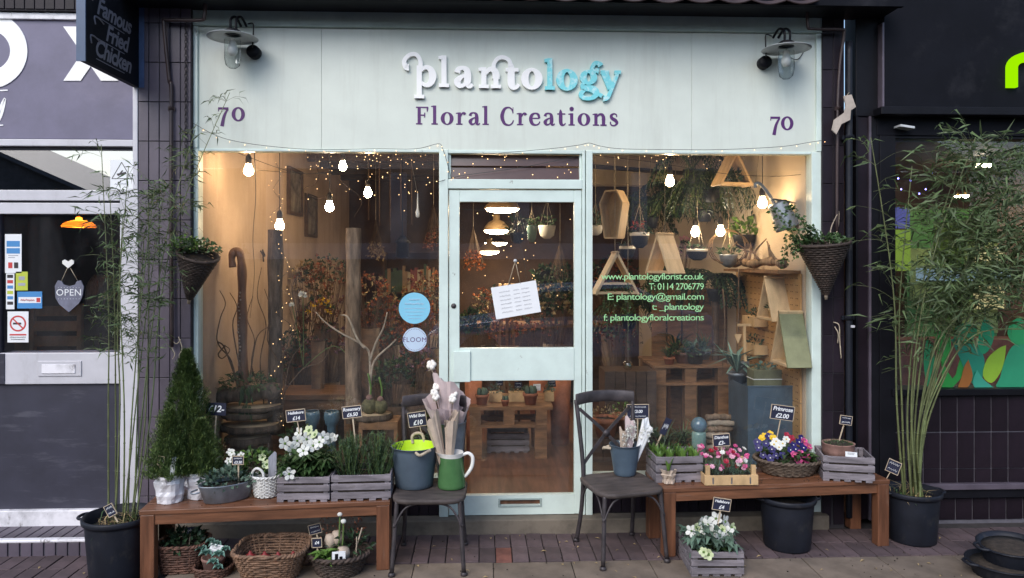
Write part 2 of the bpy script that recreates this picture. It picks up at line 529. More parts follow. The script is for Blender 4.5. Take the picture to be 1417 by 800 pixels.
def _stroke(pts, ws, n=6):
    c = catmull([(x, y, w) for (x, y), w in zip(pts, ws)], n)
    out = []
    for i, p in enumerate(c):
        a, b = c[max(0, i - 1)], c[min(len(c) - 1, i + 1)]
        d = Vector((b.x - a.x, b.y - a.y))
        d = d.normalized() if d.length > 1e-9 else Vector((1, 0))
        out.append([(p.x - d.y * p.z / 2, p.y + d.x * p.z / 2), (p.x + d.y * p.z / 2, p.y - d.x * p.z / 2)])
    return out
def _disc(cx, cy, r):
    return _ring(cx, cy, r, r, r * .02, r * .02, 16)
def _stem(x, y0, y1, foot=True, flag=True):
    o = [_rect(x, y0, x + TH, y1)]
    if foot:
        o.append(_rect(x - .13, y0, x + TH + .13, y0 + .075))
    if flag:
        o.append(_stroke([(x - .15, y1 - .07), (x + .1, y1 - .04)], [.05, .08], 2))
    return o
GLY = {
 'l': (_stem(.13, 0, 1.56), .56),
 'o': ([_ring(.54, .5, .52, .53, .23, .46)], 1.08),
 'n': (_stem(.13, 0, 1) + [_stroke([(.34, .72), (.55, .93), (.78, .92), (.9, .7), (.905, .45)], [.07, .13, .2, .26, TH])] + _stem(.77, 0, .55, True, False), 1.2),
 'a': ([_stroke([(.16, .74), (.24, .93), (.46, .99), (.66, .88), (.71, .6), (.71, .25)], [.22, .15, .1, .2, TH, TH]),
        _stroke([(.69, .3), (.74, .07), (.86, .03), (.98, .12)], [TH, .18, .1, .06]),
        _stroke([(.62, .6), (.36, .5), (.17, .27), (.28, .05), (.5, .08), (.63, .25)], [.07, .11, .26, .15, .08, .06])], .98),
 't': ([_stroke([(.27, 1.32), (.29, 1.0), (.29, .3), (.38, .06), (.56, .03), (.7, .18)], [.04, .24, TH, .22, .1, .06]), _rect(.0, .91, .68, .99)], .74),
 'g': ([_ring(.47, .66, .41, .35, .17, .28), _stroke([(.74, .88), (.86, 1.02), (1.02, 1.0)], [.07, .1, .17]),
        _stroke([(.26, .38), (.14, .24), (.25, .1), (.6, .06), (.86, -.08), (.82, -.33), (.5, -.47), (.16, -.4), (.07, -.22), (.24, -.02)],
                [.07, .1, .17, .24, .24, .15, .09, .12, .13, .08])], 1.04),
 'y': ([_stroke([(.18, .98), (.55, .1)], [.27, .26], 4), _stroke([(.93, .98), (.55, .0), (.36, -.4), (.14, -.43)], [.08, .09, .1, .22]), _rect(0, .93, .44, 1.0), _rect(.74, .93, 1.08, 1.0)], 1.06),
 'p': (_stem(.13, -.56, 1) + [_stroke([(.36, .8), (.6, .97), (.86, .85), (.97, .5), (.86, .14), (.6, .02), (.37, .16)], [.07, .1, .2, .28, .2, .1, .07])], 1.16),
 'F': (_stem(.14, 0, 1.45, True, False) + [_rect(.01, 1.38, 1.0, 1.45), _rect(.4, .73, .74, .8), _stroke([(.73, .56), (.73, .97)], [.05, .05], 2), _stroke([(.97, 1.44), (.94, 1.05)], [.12, .03], 2)], 1.08),
 'C': ([_stroke([(1.08, 1.0), (.98, 1.3), (.7, 1.46), (.35, 1.3), (.16, .72), (.35, .14), (.72, -.02), (1.0, .13), (1.12, .4)], [.06, .09, .1, .2, .28, .2, .1, .08, .05]), _rect(1.05, .97, 1.11, 1.46)], 1.2),
 'r': (_stem(.13, 0, 1) + [_stroke([(.36, .66), (.48, .9), (.64, .97), (.75, .84)], [.06, .1, .15, .22])], .8),
 'e': ([_rect(.2, .53, .87, .6), _stroke([(.86, .56), (.78, .88), (.52, .99), (.25, .85), (.15, .5), (.27, .13), (.56, .01), (.8, .1), (.92, .3)], [.16, .17, .09, .2, TH, .22, .1, .08, .05])], .98),
 'i': (_stem(.13, 0, 1) + [_disc(.26, 1.38, .17)], .55),
 's': ([_stroke([(.62, .72), (.58, .92), (.38, .99), (.16, .85), (.22, .62), (.5, .44), (.64, .22), (.46, .02), (.22, .02), (.1, .14), (.08, .33)], [.05, .08, .1, .19, .24, .26, .2, .1, .09, .08, .05])], .78),
 '7': ([_rect(.06, .86, .82, 1.0), _stroke([(.78, .9), (.5, .35), (.34, -.42)], [.1, .18, .24]), _rect(.05, .72, .11, 1.0)], .84),
 '0': ([_ring(.5, .5, .48, .53, .24, .44)], 1.0),
 ' ': ([], .5),
}
def strips_mesh(mb, strips, x, z, s, y, depth, fat=0.0):
    for q, st in enumerate(strips):
        yf = y - depth - q * .00035
        if fat:
            st2 = []
            for p, r in st:
                e = Vector((r[0] - p[0], r[1] - p[1]))
                e = e.normalized() * fat if e.length > 1e-6 else Vector((0, 0))
                st2.append(((p[0] - e.x, p[1] - e.y), (r[0] + e.x, r[1] + e.y)))
            st = st2
        L = [(x + a[0] * s, z + a[1] * s) for a, b in st]
        R = [(x + b[0] * s, z + b[1] * s) for a, b in st]
        k = len(L)
        vs = [(a, yf, b) for a, b in L] + [(a, yf, b) for a, b in R]
        fs = []
        for i in range(k - 1):
            fs.append((i, k + i, k + i + 1, i + 1))
        if depth > .002:
            vs += [(a, y, b) for a, b in L] + [(a, y, b) for a, b in R]
            for i in range(k - 1):
                fs.append((i, i + 1, 2 * k + i + 1, 2 * k + i))
                fs.append((k + i + 1, k + i, 3 * k + i, 3 * k + i + 1))
            fs.append((0, 2 * k, 3 * k, k))
            fs.append((k - 1, 2 * k - 1, 4 * k - 1, 3 * k - 1))
        mb.add(vs, fs)
def serif_width(txt, tr=0.0):
    return sum(GLY[c][1] + tr for c in txt)

def scribble(T, w, z, amp, y, mat, r=.0012, seed=0, name='lettering'):
    """handwriting too small to read in the photograph: a looping pen line"""
    rr = random.Random(seed)
    k = max(8, int(w / amp * 2.4))
    pts = [(-w / 2 + w * i / k, y, z + amp * (.55 if i % 2 else -.55) * rr.uniform(.4, 1.2)) for i in range(k + 1)]
    m = MB(); m.tube(catmull(pts, 2), r, 3, False)
    return m.build(name, mat, T)
# ------------------------------------------------------------------ ground
rng = random.Random(7)
m = MB(); m.box(-40, 40, -40, 8, -.30, -.014)
ground = m.build('pavement', 'joint', kind='structure')
m = MB(); m.box(-.0455, .0455, -.104, .104, -.012, 0)
bb = m.build('brick', 'brick', ground, bevel=.003)
def piece(src, parent, loc, mat=None, sc=None, rz=0, rot=None):
    o = src.copy()
    COL.objects.link(o)
    o.parent = parent
    o.location = loc
    o.rotation_euler = rot if rot else (0, 0, rz)
    if sc:
        o.scale = sc
    return o
first = True
mbr = bb.data.copy(); mbr.materials.clear(); mbr.materials.append(M['brickred'])
bred = bpy.data.objects.new('brick', mbr)
redx = P(702, 775, -.4).x
for r, yc in enumerate((-.213, -.428, -.643, -.858)):
    for i in range(-34, 40):
        x = i * .0965 + .02 + (.0 if r % 2 == 0 else .002)
        if r > 1 and x > -2.05:
            continue
        if x > 3.75 or x < -3.2:
            continue
        z = rng.uniform(-.003, .003)
        src = bb
        if abs(x - redx) < .17 and r in (0, 1) and rng.random() < .55:
            src = bred
        if first:
            bb.location = (x, yc, z); first = False
            continue
        o = piece(src, ground, (x, yc, z), rz=rng.uniform(-.012, .012))
        if src is bred and not o.modifiers:
            b = o.modifiers.new('bevel', 'BEVEL'); b.width = .003
m = MB(); m.box(-.2205, .2205, -.297, .297, -.012, 0)
ss = m.build('paving_slab', 'slab', ground, bevel=.004)
first = True
x0 = P(792, 790, -.6).x - .2225
for r in range(3):
    for i in range(-9, 9):
        x = x0 + i * .445 + (.2225 if r == 1 else 0)
        y = -.538 - .302 - r * .603
        if x < -2.05 + .2 and r == 0:
            continue
        if r == 1 and x < -2.4:
            y -= .0
        loc = (x, y, rng.uniform(-.002, .002))
        if first:
            ss.location = loc; first = False
        else:
            piece(ss, ground, loc, rz=rng.uniform(-.003, .003))

# ------------------------------------------------------------------ florist shop
F = thing('florist_shop', 'pale mint green florist shopfront with raised white and turquoise name letters', 'shop')
XL, XR = P(265, 400, -.03).x, P(1137, 400, -.03).x
XIL, XIR = P(277, 400, 0).x, P(1120, 400, 0).x
ZF0, ZF1 = P(700, 208, -.02).z, P(700, 42, -.02).z
def part(mb, name, mat, parent=F, **k):
    return mb.build(name, mat, parent, **k)
seams = [XL, P(445, 120, -.02).x, P(957, 120, -.02).x, XR]
for a, b in zip(seams, seams[1:]):
    m = MB(); m.box(a + .0005, b - .0005, -.022, .02, ZF0, ZF1 - .002)
    part(m, 'fascia_panel', 'mint', bevel=.002)
m = MB(); m.box(XL - .01, XR + .01, -.05, .02, ZF1, P(700, 30, -.04).z + .05)
part(m, 'cornice_board', 'mintdark', bevel=.004)
for x0, x1 in ((XL - .004, P(274, 100, -.03).x), (P(1129, 100, -.03).x, XR + .004)):
    m = MB(); m.box(x0, x1, -.04, -.0225, ZF0 + .001, ZF1 - .003)
    part(m, 'fascia_edge', 'mint2', bevel=.003)
ZS, ZR = .085, .33                       # step top, stall riser top
m = MB(); m.box(XL - .35, XR + .02, -.10, .25, -.05, ZS)
part(m, 'step', 'stone', bevel=.008)
def fx(px):
    return P(px, 400, 0).x
def fz(py):
    return P(708, py, 0).z
# window and door frame members
def frame(x0, x1, z0, z1, y0=-.035, y1=.05, name='frame', mat='mint2', bev=.004):
    m = MB(); m.box(x0, x1, y0, y1, z0, z1)
    return part(m, name, mat, bevel=bev)
frame(XL, XIL, ZS, ZF0, name='jamb')
frame(XIR, XR, ZS, ZF0, name='jamb')
frame(fx(608), fx(620.5), ZS, ZF0, name='mullion')
frame(fx(810), fx(819), ZS, ZF0, name='mullion')
frame(fx(804.8), fx(809), ZS, ZF0, -.03, .05, name='door_jamb')
frame(XIL, fx(608), ZF0 - .018, ZF0, -.03, .04, name='head_rail')
frame(fx(819), XIR, ZF0 - .018, ZF0, -.03, .04, name='head_rail')
frame(fx(620.5), fx(804.8), fz(262), fz(249), -.034, .05, name='transom')
frame(fx(620.5), fx(804.8), fz(213.5), ZF0, -.03, .04, name='head_rail')
# ventilator louvres
for a, b in ((214.5, 230), (231, 248.5)):
    m = MB(); m.box(fx(624), fx(801.5), -.004, .004, -.5 * (fz(a) - fz(b)), .5 * (fz(a) - fz(b)))
    part(m, 'louvre', 'louvre', loc=(0, .015, (fz(a) + fz(b)) / 2), rot=(RAD(-13), 0, 0))
for x0, x1 in ((620.6, 624), (801.5, 804.7)):
    frame(fx(x0), fx(x1), fz(248.9), fz(213.6), -.01, .03, 'louvre_clip', 'mint2', .002)
# stall risers with tiles, sills
for a, b in ((XIL, fx(608)), (fx(819), XIR)):
    m = MB(); m.box(a, b, .0, .12, ZS, ZR - .03)
    part(m, 'stall_riser', 'grout_d')
m = MB(); m.box(-.0285, .0285, -.008, .004, 0, .2)
rt = m.build('tile', 'tile_d', F, bevel=.002)
first = True
for a, b in ((XIL, fx(608)), (fx(819), XIR)):
    n = int((b - a) / .0625)
    for i in range(n):
        loc = (a + .036 + i * .0625, -.002, ZS + .008)
        if first:
            rt.location = loc; first = False
        else:
            piece(rt, F, loc)
for a, b in ((XIL, fx(608)), (fx(819), XIR)):
    frame(a, b, ZR - .03, ZR, -.045, .10, 'sill')
    m = MB(); m.box(a + .001, b - .001, .008, .014, ZR, ZF0 - .018)
    part(m, 'window_pane', 'glass')
# door
dx0, dx1 = fx(621.5), fx(804.2)
D = MB(); D.box(dx0, fx(636), -.022, .028, ZS + .006, fz(263.5))
door = part(D, 'door', 'mint2', bevel=.003)
def dpart(x0, x1, z0, z1, y0, y1, name, mat='mint2', bev=.003):
    m = MB(); m.box(x0, x1, y0, y1, z0, z1)
    return m.build(name, mat, door, bevel=bev)
dpart(fx(794), dx1, ZS + .006, fz(263.5), -.022, .028, 'stile')
dpart(fx(636), fx(794), fz(280), fz(263.5), -.021, .027, 'top_rail')
dpart(fx(636), fx(794), fz(526), fz(481), -.026, .027, 'middle_rail')
dpart(fx(627.5), fx(651), fz(527), fz(485), -.04, -.0265, 'lock_block')
# bottom rail with a real letter slot
lx0, lx1, lz0, lz1 = fx(692), fx(747), fz(697.5), fz(690.5)
m = MB()
for q in ((fx(636), lx0, ZS + .006, fz(684)), (lx1, fx(794), ZS + .006, fz(684)), (lx0, lx1, ZS + .006, lz0), (lx0, lx1, lz1, fz(684))):
    m.box(q[0], q[1], -.022, .027, q[2], q[3])
m.build('bottom_rail', 'mint2', door)
m = MB()
e = .012
for q in ((lx0 - e, lx1 + e, lz1, lz1 + e), (lx0 - e, lx1 + e, lz0 - e, lz0), (lx0 - e, lx0, lz0, lz1), (lx1, lx1 + e, lz0, lz1)):
    m.box(q[0], q[1], -.027, -.0222, q[2], q[3])
m.build('letter_plate', 'mintdark', door, bevel=.002)
dpart(lx0 + .001, lx1 - .001, lz0 + .001, lz1 - .001, .0, .006, 'letter_flap', 'boardfloor', 0)
m = MB(); m.box(fx(636), fx(794), .0, .006, fz(481), fz(280)); m.build('window_pane', 'glass', door)
m = MB(); m.box(fx(636), fx(794), .0, .006, fz(684), fz(526)); m.build('window_pane', 'glass', door)
m = MB(); m.lathe([(.0, -.03), (.014, -.029), (.017, -.0221)], 16, mtx=Matrix.Translation((fx(628), 0, fz(423))) @ Matrix.Rotation(RAD(-90), 4, 'X') )
m.build('lock', 'iron', door)

# ---- raised name, flat lettering
yS = -.0225
def zat(py):
    return P(708, py, yS).z
s = (zat(93) - zat(119)) / 1.0                       # x height
cx = P(574, 119, yS).x
base = zat(120.5)
for i, (c, mat, px) in enumerate(zip('plantology', ['letter_white'] * 6 + ['turq'] * 4, (577, 611, 632, 666, 703, 725, 757, 773.5, 805, 834))):
    m = MB()
    st = list(GLY[c][0])
    if i == 0:
        st = _stem(.13, -.62, 1, True, False) + GLY['p'][0][3:] + [_stroke([(.30, .85), (.33, 1.25), (.12, 1.62), (-.25, 1.6), (-.52, 1.3), (-.45, .98), (-.28, .95)], [.16, .11, .1, .1, .11, .16, .26], 8)]
    if i == 3:
        st = st + [_stroke([(.84, .8), (.78, 1.15), (.98, 1.5), (1.3, 1.58), (1.6, 1.42), (1.68, 1.1)], [.2, .1, .1, .1, .1, .14], 8)]
    if i == 8:
        st = st + [_stroke([(.74, .9), (.66, 1.15), (.82, 1.42), (1.05, 1.38), (1.13, 1.28)], [.07, .09, .1, .13, .2], 8), _stroke([(.72, -.12), (.95, -.2), (1.2, -.34)], [.1, .09, .1], 4)]
    strips_mesh(m, st, P(px, 119, yS).x - .13 * s, base - (i * .0022), s, yS + .0001, .022, .055)
    part(m, 'letter', mat)
def serif_line(txt, px0, px1, pybase, pyx, slope=0.0, name='lettering', mat='purple'):
    m = MB()
    sc = zat(pyx) - zat(pybase)
    X0, X1 = P(px0, pybase, yS).x, P(px1, pybase, yS).x
    w = serif_width(txt) * sc
    tr = (X1 - X0 - w) / max(1, len(txt) - 1)
    x = X0
    for k, c in enumerate(txt):
        strips_mesh(m, GLY[c][0], x, zat(pybase) + slope * (x - X0), sc, yS, .0012, .018)
        x += GLY[c][1] * sc + tr
    return part(m, name, mat)
serif_line('Floral Creations', 575.5, 856, 173, 156.5)
serif_line('70', 301, 339, 170, 152, name='house_number')
serif_line('70', 1065, 1098, 177, 159, name='house_number')

# ---- canopy above with tiled eaves
C = thing('tiled_canopy', 'dark tiled canopy overhanging the top of the shopfronts', 'canopy')
zc = 3.285
m = MB(); m.box(P(192, 20, 0).x, P(1213, 20, 0).x, -.30, -.02, zc, zc + .06); m.build('soffit', 'black', C)
m = MB(); m.box(P(192, 20, 0).x, P(1213, 20, 0).x, -.32, -.285, zc - .012, zc + .12); m.build('gutter_board', 'blacksat', C)
xa, xb = P(520, 5, -.34).x, P(1132, 5, -.34).x
nt_ = 13
m = MB()
w = (xb - xa) / nt_
vs, fs = [], []
for k in range(9):
    t = k / 8
    for yy, zz in ((-.36, 0), (-.24, .07)):
        for th in (0, .014):
            vs.append((w * t, yy, zz + .018 - .024 * math.sin(math.pi * t) + th))
for k in range(8):
    b = k * 4
    fs += [(b, b + 4, b + 5, b + 1), (b + 1, b + 5, b + 7, b + 3), (b, b + 2, b + 6, b + 4)]
m.add(vs, fs, True)
tl0 = m.build('roof_tile', 'brown', C, loc=(xa, 0, zc - .02))
for k in range(1, nt_):
    piece(tl0, C, (xa + k * w, 0, zc - .02 + rng.uniform(-.003, .003)))

# ---- tiled pillars
def pillar(name, label, px0, px1, yf, mat, joint, tw, th, z1, groutmat):
    T = thing(name, label, 'pillar', (0, 0, 0))
    X0, X1 = P(px0, 300, yf).x, P(px1, 300, yf).x
    m = MB(); m.box(X0, X1, yf, .25, -.02, z1); m.build('core', groutmat, T)
    m = MB(); m.box(.0012, tw - joint, -.006, .004, .0012, th - joint)
    t0 = m.build('tile', mat, T, bevel=.002)
    f = True
    n = int(round((X1 - X0) / tw)); tw2 = (X1 - X0) / n
    z = 0.01
    while z + th < z1:
        for i in range(n):
            loc = (X0 + i * tw2, yf + rng.uniform(-.001, .001), z)
            if f:
                t0.location = loc; f = False
            else:
                piece(t0, T, loc, sc=(tw2 / tw, 1, 1))
        z += th
    return T, X0, X1
LP, lpx0, lpx1 = pillar('tiled_pillar', 'purple grey tiled pillar between the chicken shop and florist', 192, 265, -.07, 'tile_l', .004, .062, .245, 3.75, 'grout_d')
RP, rpx0, rpx1 = pillar('tiled_pillar', 'dark plum tiled pillar right of the florist window', 1137.5, 1168, -.05, 'tile_d', .004, .062, .245, 3.75, 'grout_d')

# pipes and chain
def pipe(name, label, pts, r, mat, cat='pipe', clips=()):
    T = thing(name, label, cat, pts[-1])
    o = V(pts[-1])
    m = MB(); m.tube([V(p) - o for p in catmull(pts, 5)], r, 10); m.build('tube', mat, T)
    for c in clips:
        c = V(c) - o
        m = MB(); m.lathe([(r * 1.35, -.012), (r * 1.35, .012)], 12, c); m.box(c.x - r * 1.9, c.x + r * 1.9, c.y + r * .4, c.y + r * 1.2, c.z - .012, c.z + .012)
        m.build('bracket', mat, T)
    return T
yp = -.10
pipe('drain_pipe', 'brown painted pipe bending down the left tiled pillar', [P(284, -4, -.16), P(283, 22, -.16), P(276, 28, -.15), P(232, 28, -.13), P(227, 34, -.12), P(234, 110, yp), P(237, 130, yp), P(237, 300, yp), P(238, 480, yp)], .011, 'brown', clips=[P(236.5, 150, yp), P(237, 320, yp)])
pipe('drain_pipe', 'thin brown pipe bending onto the right tiled pillar', [P(1117, 8, -.15), P(1118, 36, -.15), P(1124, 40, -.14), P(1164, 41, -.12), P(1168, 47, -.11), P(1162, 90, -.09), P(1159, 160, -.09), P(1158, 330, -.09)], .010, 'brown', clips=[P(1160, 150, -.09)])
pipe('downpipe', 'black downpipe standing beside the right plum pillar', [P(1175, 58, -.1), P(1175, 200, -.1), P(1175, 500, -.1), P(1175, 716, -.1)], .021, 'plastic', clips=[P(1175, 190, -.1), P(1175, 440, -.1), P(1175, 640, -.1)])
T = thing('chain', 'dark steel chain hanging down the left pillar edge', 'chain', P(257, 210, -.09))
o = T.location
for k in range(44):
    z = P(257, 30, -.09).z - .021 * k
    mm = MB()
    a = RAD(90) * (k % 2)
    pts = [(math.cos(t) * .0075 * math.cos(a), math.cos(t) * .0075 * math.sin(a), math.sin(t) * .0145) for t in [2 * math.pi * q / 8 for q in range(8)]]
    mm.tube(pts, .0026, 5, False, True)
    mm.build('link', 'iron', T, loc=(P(257, 300, -.09).x - o.x, 0, z - o.z))

# ------------------------------------------------------------------ florist interior room
zc2, yb = 2.86, 5.4
def room(name, mat, *b):
    m = MB(); m.box(*b)
    return part(m, name, mat)
xw0, xw1 = XIL - .02, XIR + .0
room('floor', 'boardfloor', xw0 - .1, xw1 + .1, .055, yb, ZS - .2, ZS + .004)
for i in range(34):
    pass
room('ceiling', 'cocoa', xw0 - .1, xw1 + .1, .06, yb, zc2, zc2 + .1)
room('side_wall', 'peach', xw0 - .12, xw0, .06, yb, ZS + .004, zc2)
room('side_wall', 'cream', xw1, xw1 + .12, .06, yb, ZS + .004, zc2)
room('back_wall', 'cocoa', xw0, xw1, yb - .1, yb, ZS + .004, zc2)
room('bulkhead', 'cream', fx(800), xw1, 2.3, 2.45, P(880, 256, 2.3).z, zc2)
m = MB()
m.box(xw0 + .001, fx(608), .04, .75, ZR - .03, ZR - .002); m.box(fx(819), xw1 - .001, .04, .75, ZR - .03, ZR - .002)
part(m, 'display_deck', 'darkwood')
for i in range(7):
    m = MB(); y = 1.1 + i * .6
    m.box(xw0 + .001, xw1 - .001, y, y + .09, zc2 - .12, zc2 - .001)
    if not (1.9 < y < 2.9):
        part(m, 'ceiling_beam', 'darkwood')
m = MB(); m.bar(P(815, 230, 2.0), P(1000, 244, 2.0), .05, .035); part(m, 'pipe', 'brown')

# ------------------------------------------------------------------ left neighbour: chicken shop
L = thing('takeaway_shop', 'grey and white chicken takeaway front on the left edge', 'shop')
yl = -.05
def lx(px): return P(px, 400, yl).x
def lz(py): return P(90, py, yl).z
def lp(x0, x1, pt, pb, y0, y1, name, mat, bev=.004, parent=L):
    m = MB(); m.box(lx(x0), lx(x1), y0, y1, lz(pb), lz(pt))
    return m.build(name, mat, parent, bevel=bev)
lp(-160, 186, 29, 193, yl - .01, .1, 'fascia_panel', 'greypanel')
lp(-160, 193, 20, 29, yl - .03, .1, 'fascia_trim', 'grubby')
lp(186, 193, 29, 262, yl - .025, .1, 'post', 'white')
lp(-160, 186, 193.5, 203, yl - .02, .1, 'fascia_trim', 'white')
lp(-160, 186, 203, 207.5, yl + .02, .1, 'shadow_gap', 'greydoor', 0)
lp(-160, 167.8, 263.5, 278, yl - .02, .1, 'transom', 'white')
lp(-160, 167.8, 278, 281, yl + .02, .1, 'shadow_gap', 'greydoor', 0)
lp(168, 193, 262, 704, yl - .02, .1, 'post', 'white')
m = MB(); m.box(lx(-160), lx(186), -.003, .003, -.13, .13)
m.build('fanlight_pane', 'film', L, loc=(0, yl + .03, (lz(208) + lz(263)) / 2), rot=(0, 0, 0))
lp(-160, 186, 207.5, 263.5, yl + .06, yl + .07, 'fanlight_backing', 'greydoor', 0)
# door
dl = lp(-160, 168, 281, 296.5, yl - .015, .08, 'door', 'white')
lp(-160, 168, 488, 531, yl - .015, .08, 'middle_rail', 'white', .004, dl)
lp(-160, 2, 296.5, 488, yl - .014, .08, 'stile', 'greydoor', .004, dl)
lp(-160, 168, 704, 735, yl - .03, .08, 'bottom_rail', 'grubby', .006, dl)
lp(-160, 168, 531, 704, yl + .005, .07, 'lower_panel', 'greydoor', 0, dl)
lp(2, 168, 296.5, 488, yl + .01, yl + .016, 'window_pane', 'glassdk', 0, dl)
lp(55, 115, 499, 520, yl - .022, yl - .0151, 'letter_plate', 'white', .003, dl)
lp(61, 107, 503.5, 516, yl - .027, yl - .0221, 'letter_flap', 'grubby', .002, dl)
lp(0, 9, 488.5, 530.5, yl - .022, yl - .0152, 'keep', 'greydoor', .002, dl)
# letters O X and a script tail
m = MB()
oc = (P(-14, 73, yl).x, lz(72)); R_ = P(40, 73, yl).x - oc[0]
strips_mesh(m, [_ring(0, 0, 1, 1, .56, .53, 48)], oc[0], oc[1], R_, yl - .0101, .006)
m.build('letter', 'letter_white', L)
def lpt(px, py):
    q = P(px, py, yl - .012); return (q.x, q.z)
m = MB(); m.poly([lpt(88, 112), lpt(138, 37), lpt(164, 37), lpt(112, 112)], yl - .016, yl - .0101); m.poly([lpt(88, 37), lpt(114, 37), lpt(164, 112), lpt(140, 112)], yl - .0165, yl - .0101)
m.build('letter', 'letter_white', L)
m = MB()
sc_ = .1
strips_mesh(m, [_stroke([((a - 0) / 20, (160 - b) / 20) for a, b in ((-12, 140), (-4, 160), (8, 138), (4, 158), (-4, 176))], [.2, .25, .12, .2, .12]),
                _stroke([(-.6, (160 - 128) / 20), (.6, (160 - 127) / 20)], [.08, .08], 2), _stroke([(-.6, (160 - 175) / 20), (.3, (160 - 174) / 20)], [.08, .08], 2)],
            lx(0), lz(160), .092, yl - .0101, .003)
m.build('lettering', 'letter_white', L)
# pillar tiles above the fascia, overhang shade painted in as a darker tile
m = MB(); m.box(lx(-160), lx(192), -.10, .2, lz(19), 3.95); m.build('upper_wall', 'grout_d', L)
m = MB(); m.box(.001, .056, -.006, .003, 0, .5); t0 = m.build('tile', 'tile_d', L, bevel=.002)
k = 0
x = lx(192) - .06
while x > lx(-30):
    loc = (x, -.101, lz(17))
    if k == 0: t0.location = loc
    else: piece(t0, L, loc)
    k += 1; x -= .06
# brick step with a worn edge
m = MB(); m.box(lx(-160), lx(192), -.345, .1, -.05, .078); m.build('step', 'grout_l', L)
m = MB(); m.box(.003, .062, -.006, .01, 0, .082); t0 = m.build('brick', 'tile_l', L, bevel=.003)
k = 0; x = lpx0 - .07
while x > -3.4:
    loc = (x, -.348, -.004)
    if k == 0: t0.location = loc
    else: piece(t0, L, loc)
    k += 1; x -= .068
m = MB(); m.box(.003, .064, 0, .20, 0, .012); t1 = m.build('brick', 'tile_l', L, bevel=.003)
k = 0; x = lpx0 - .07
while x > -3.4:
    loc = (x, -.312, .0785)
    if k == 0: t1.location = loc
    else: piece(t1, L, loc)
    k += 1; x -= .068
m = MB(); m.box(lx(-160), lpx0 - .004, -.358, -.315, .0785, .096); m.build('step_edge', 'grubby', L, bevel=.006)
# room behind
m = MB()
x0, x1 = lx(-170), lpx0
m.box(x0, x1, 2.6, 2.7, 0, 2.6); m.box(x0 - .1, x0, .1, 2.6, 0, 2.6); m.box(x1 + .16, x1 + .24, .1, 2.6, 0, 2.6); m.box(x0, x1 + .16, .1, 2.7, 2.45, 2.5); m.box(x0, x1 + .16, .1, 2.7, -.04, .05)
m.build('room', pm('takeaway wall', (.16, .115, .10), .7, .3, 2), L)

# ------------------------------------------------------------------ right neighbour: black fronted cafe
R = thing('cafe_shop', 'black cafe front with a lit lime letter at the right edge', 'shop')
yr = -.02
def rx(px): return P(px, 400, yr).x
def rz_(py): return P(1300, py, yr).z
def rp(x0, x1, pt, pb, y0, y1, name, mat, bev=.004, parent=R):
    m = MB(); m.box(rx(x0), rx(x1), y0, y1, rz_(pb), rz_(pt))
    return m.build(name, mat, parent, bevel=bev)
rp(1214, 1600, -30, 153, yr - .08, .1, 'fascia_panel', 'blacksat')
rp(1211.5, 1214, 38, 153, yr - .085, .1, 'fascia_edge', 'tile_l', .001)
rp(1181, 1211.5, -30, 163, yr - .03, .1, 'fascia_return', 'black')
rp(1205, 1600, 153.5, 164, yr - .13, .1, 'lip', 'black')
rp(1210, 1600, 164, 189, yr - .03, .1, 'shutter_box', 'blacksat')
rp(1214, 1236, 189, 690, yr - .03, .1, 'post', 'black')
rp(1181, 1184, 163, 700, yr - .035, .1, 'trim', 'black', .001)
rp(1184, 1199, 163, 716, yr - .02, .1, 'panel', 'tile_r')
rp(1199, 1202, 163, 716, yr - .035, .1, 'trim', 'tile_l', .001)
rp(1202, 1214, 163, 716, yr - .025, .1, 'panel', 'black')
rp(1236, 1600, 189, 193, yr - .02, .1, 'window_frame', 'black')
rp(1230, 1600, 537, 546, yr - .05, .1, 'window_frame', 'black')
rp(1236, 1600, 193, 537, yr + .03, yr + .036, 'window_pane', 'glass', 0)
m = MB(); m.box(rx(1214), rx(1600), yr, .12, rz_(668), rz_(546)); m.build('stall_riser', 'grout_l', R)
m = MB(); m.box(rx(1214), rx(1600), yr + .02, .12, -.02, rz_(676)); m.build('plinth', 'grout_l', R)
rp(1205, 1600, 668, 676, yr - .04, .1, 'ledge', 'tile_l', .004)
rp(1205, 1600, 676.5, 688, yr - .02, .1, 'plinth_gap', 'black', 0)
tw, th = .114, (rz_(598) - rz_(649))
m = MB(); m.box(.0035, tw - .0035, -.006, .004, .0035, th - .0035)
t0 = m.build('tile', 'tile_r', R, bevel=.003)
k = 0
for r in range(3):
    ztop = rz_(547 + 51 * r) - th
    for i in range(9):
        loc = (rx(1237) + (i - .3) * tw, yr - .001, ztop)
        if r == 2:
            sc = (1, 1, (rz_(649) - rz_(668)) / th); loc = (loc[0], loc[1], rz_(668) + .001)
        else:
            sc = None
        if k == 0: t0.location = loc
        else: piece(t0, R, loc, sc=sc)
        k += 1
for i in range(9):
    piece(t0, R, (rx(1237) + (i - .3) * tw, yr + .018, .012), sc=(1, 1, (rz_(690) - .014) / th))
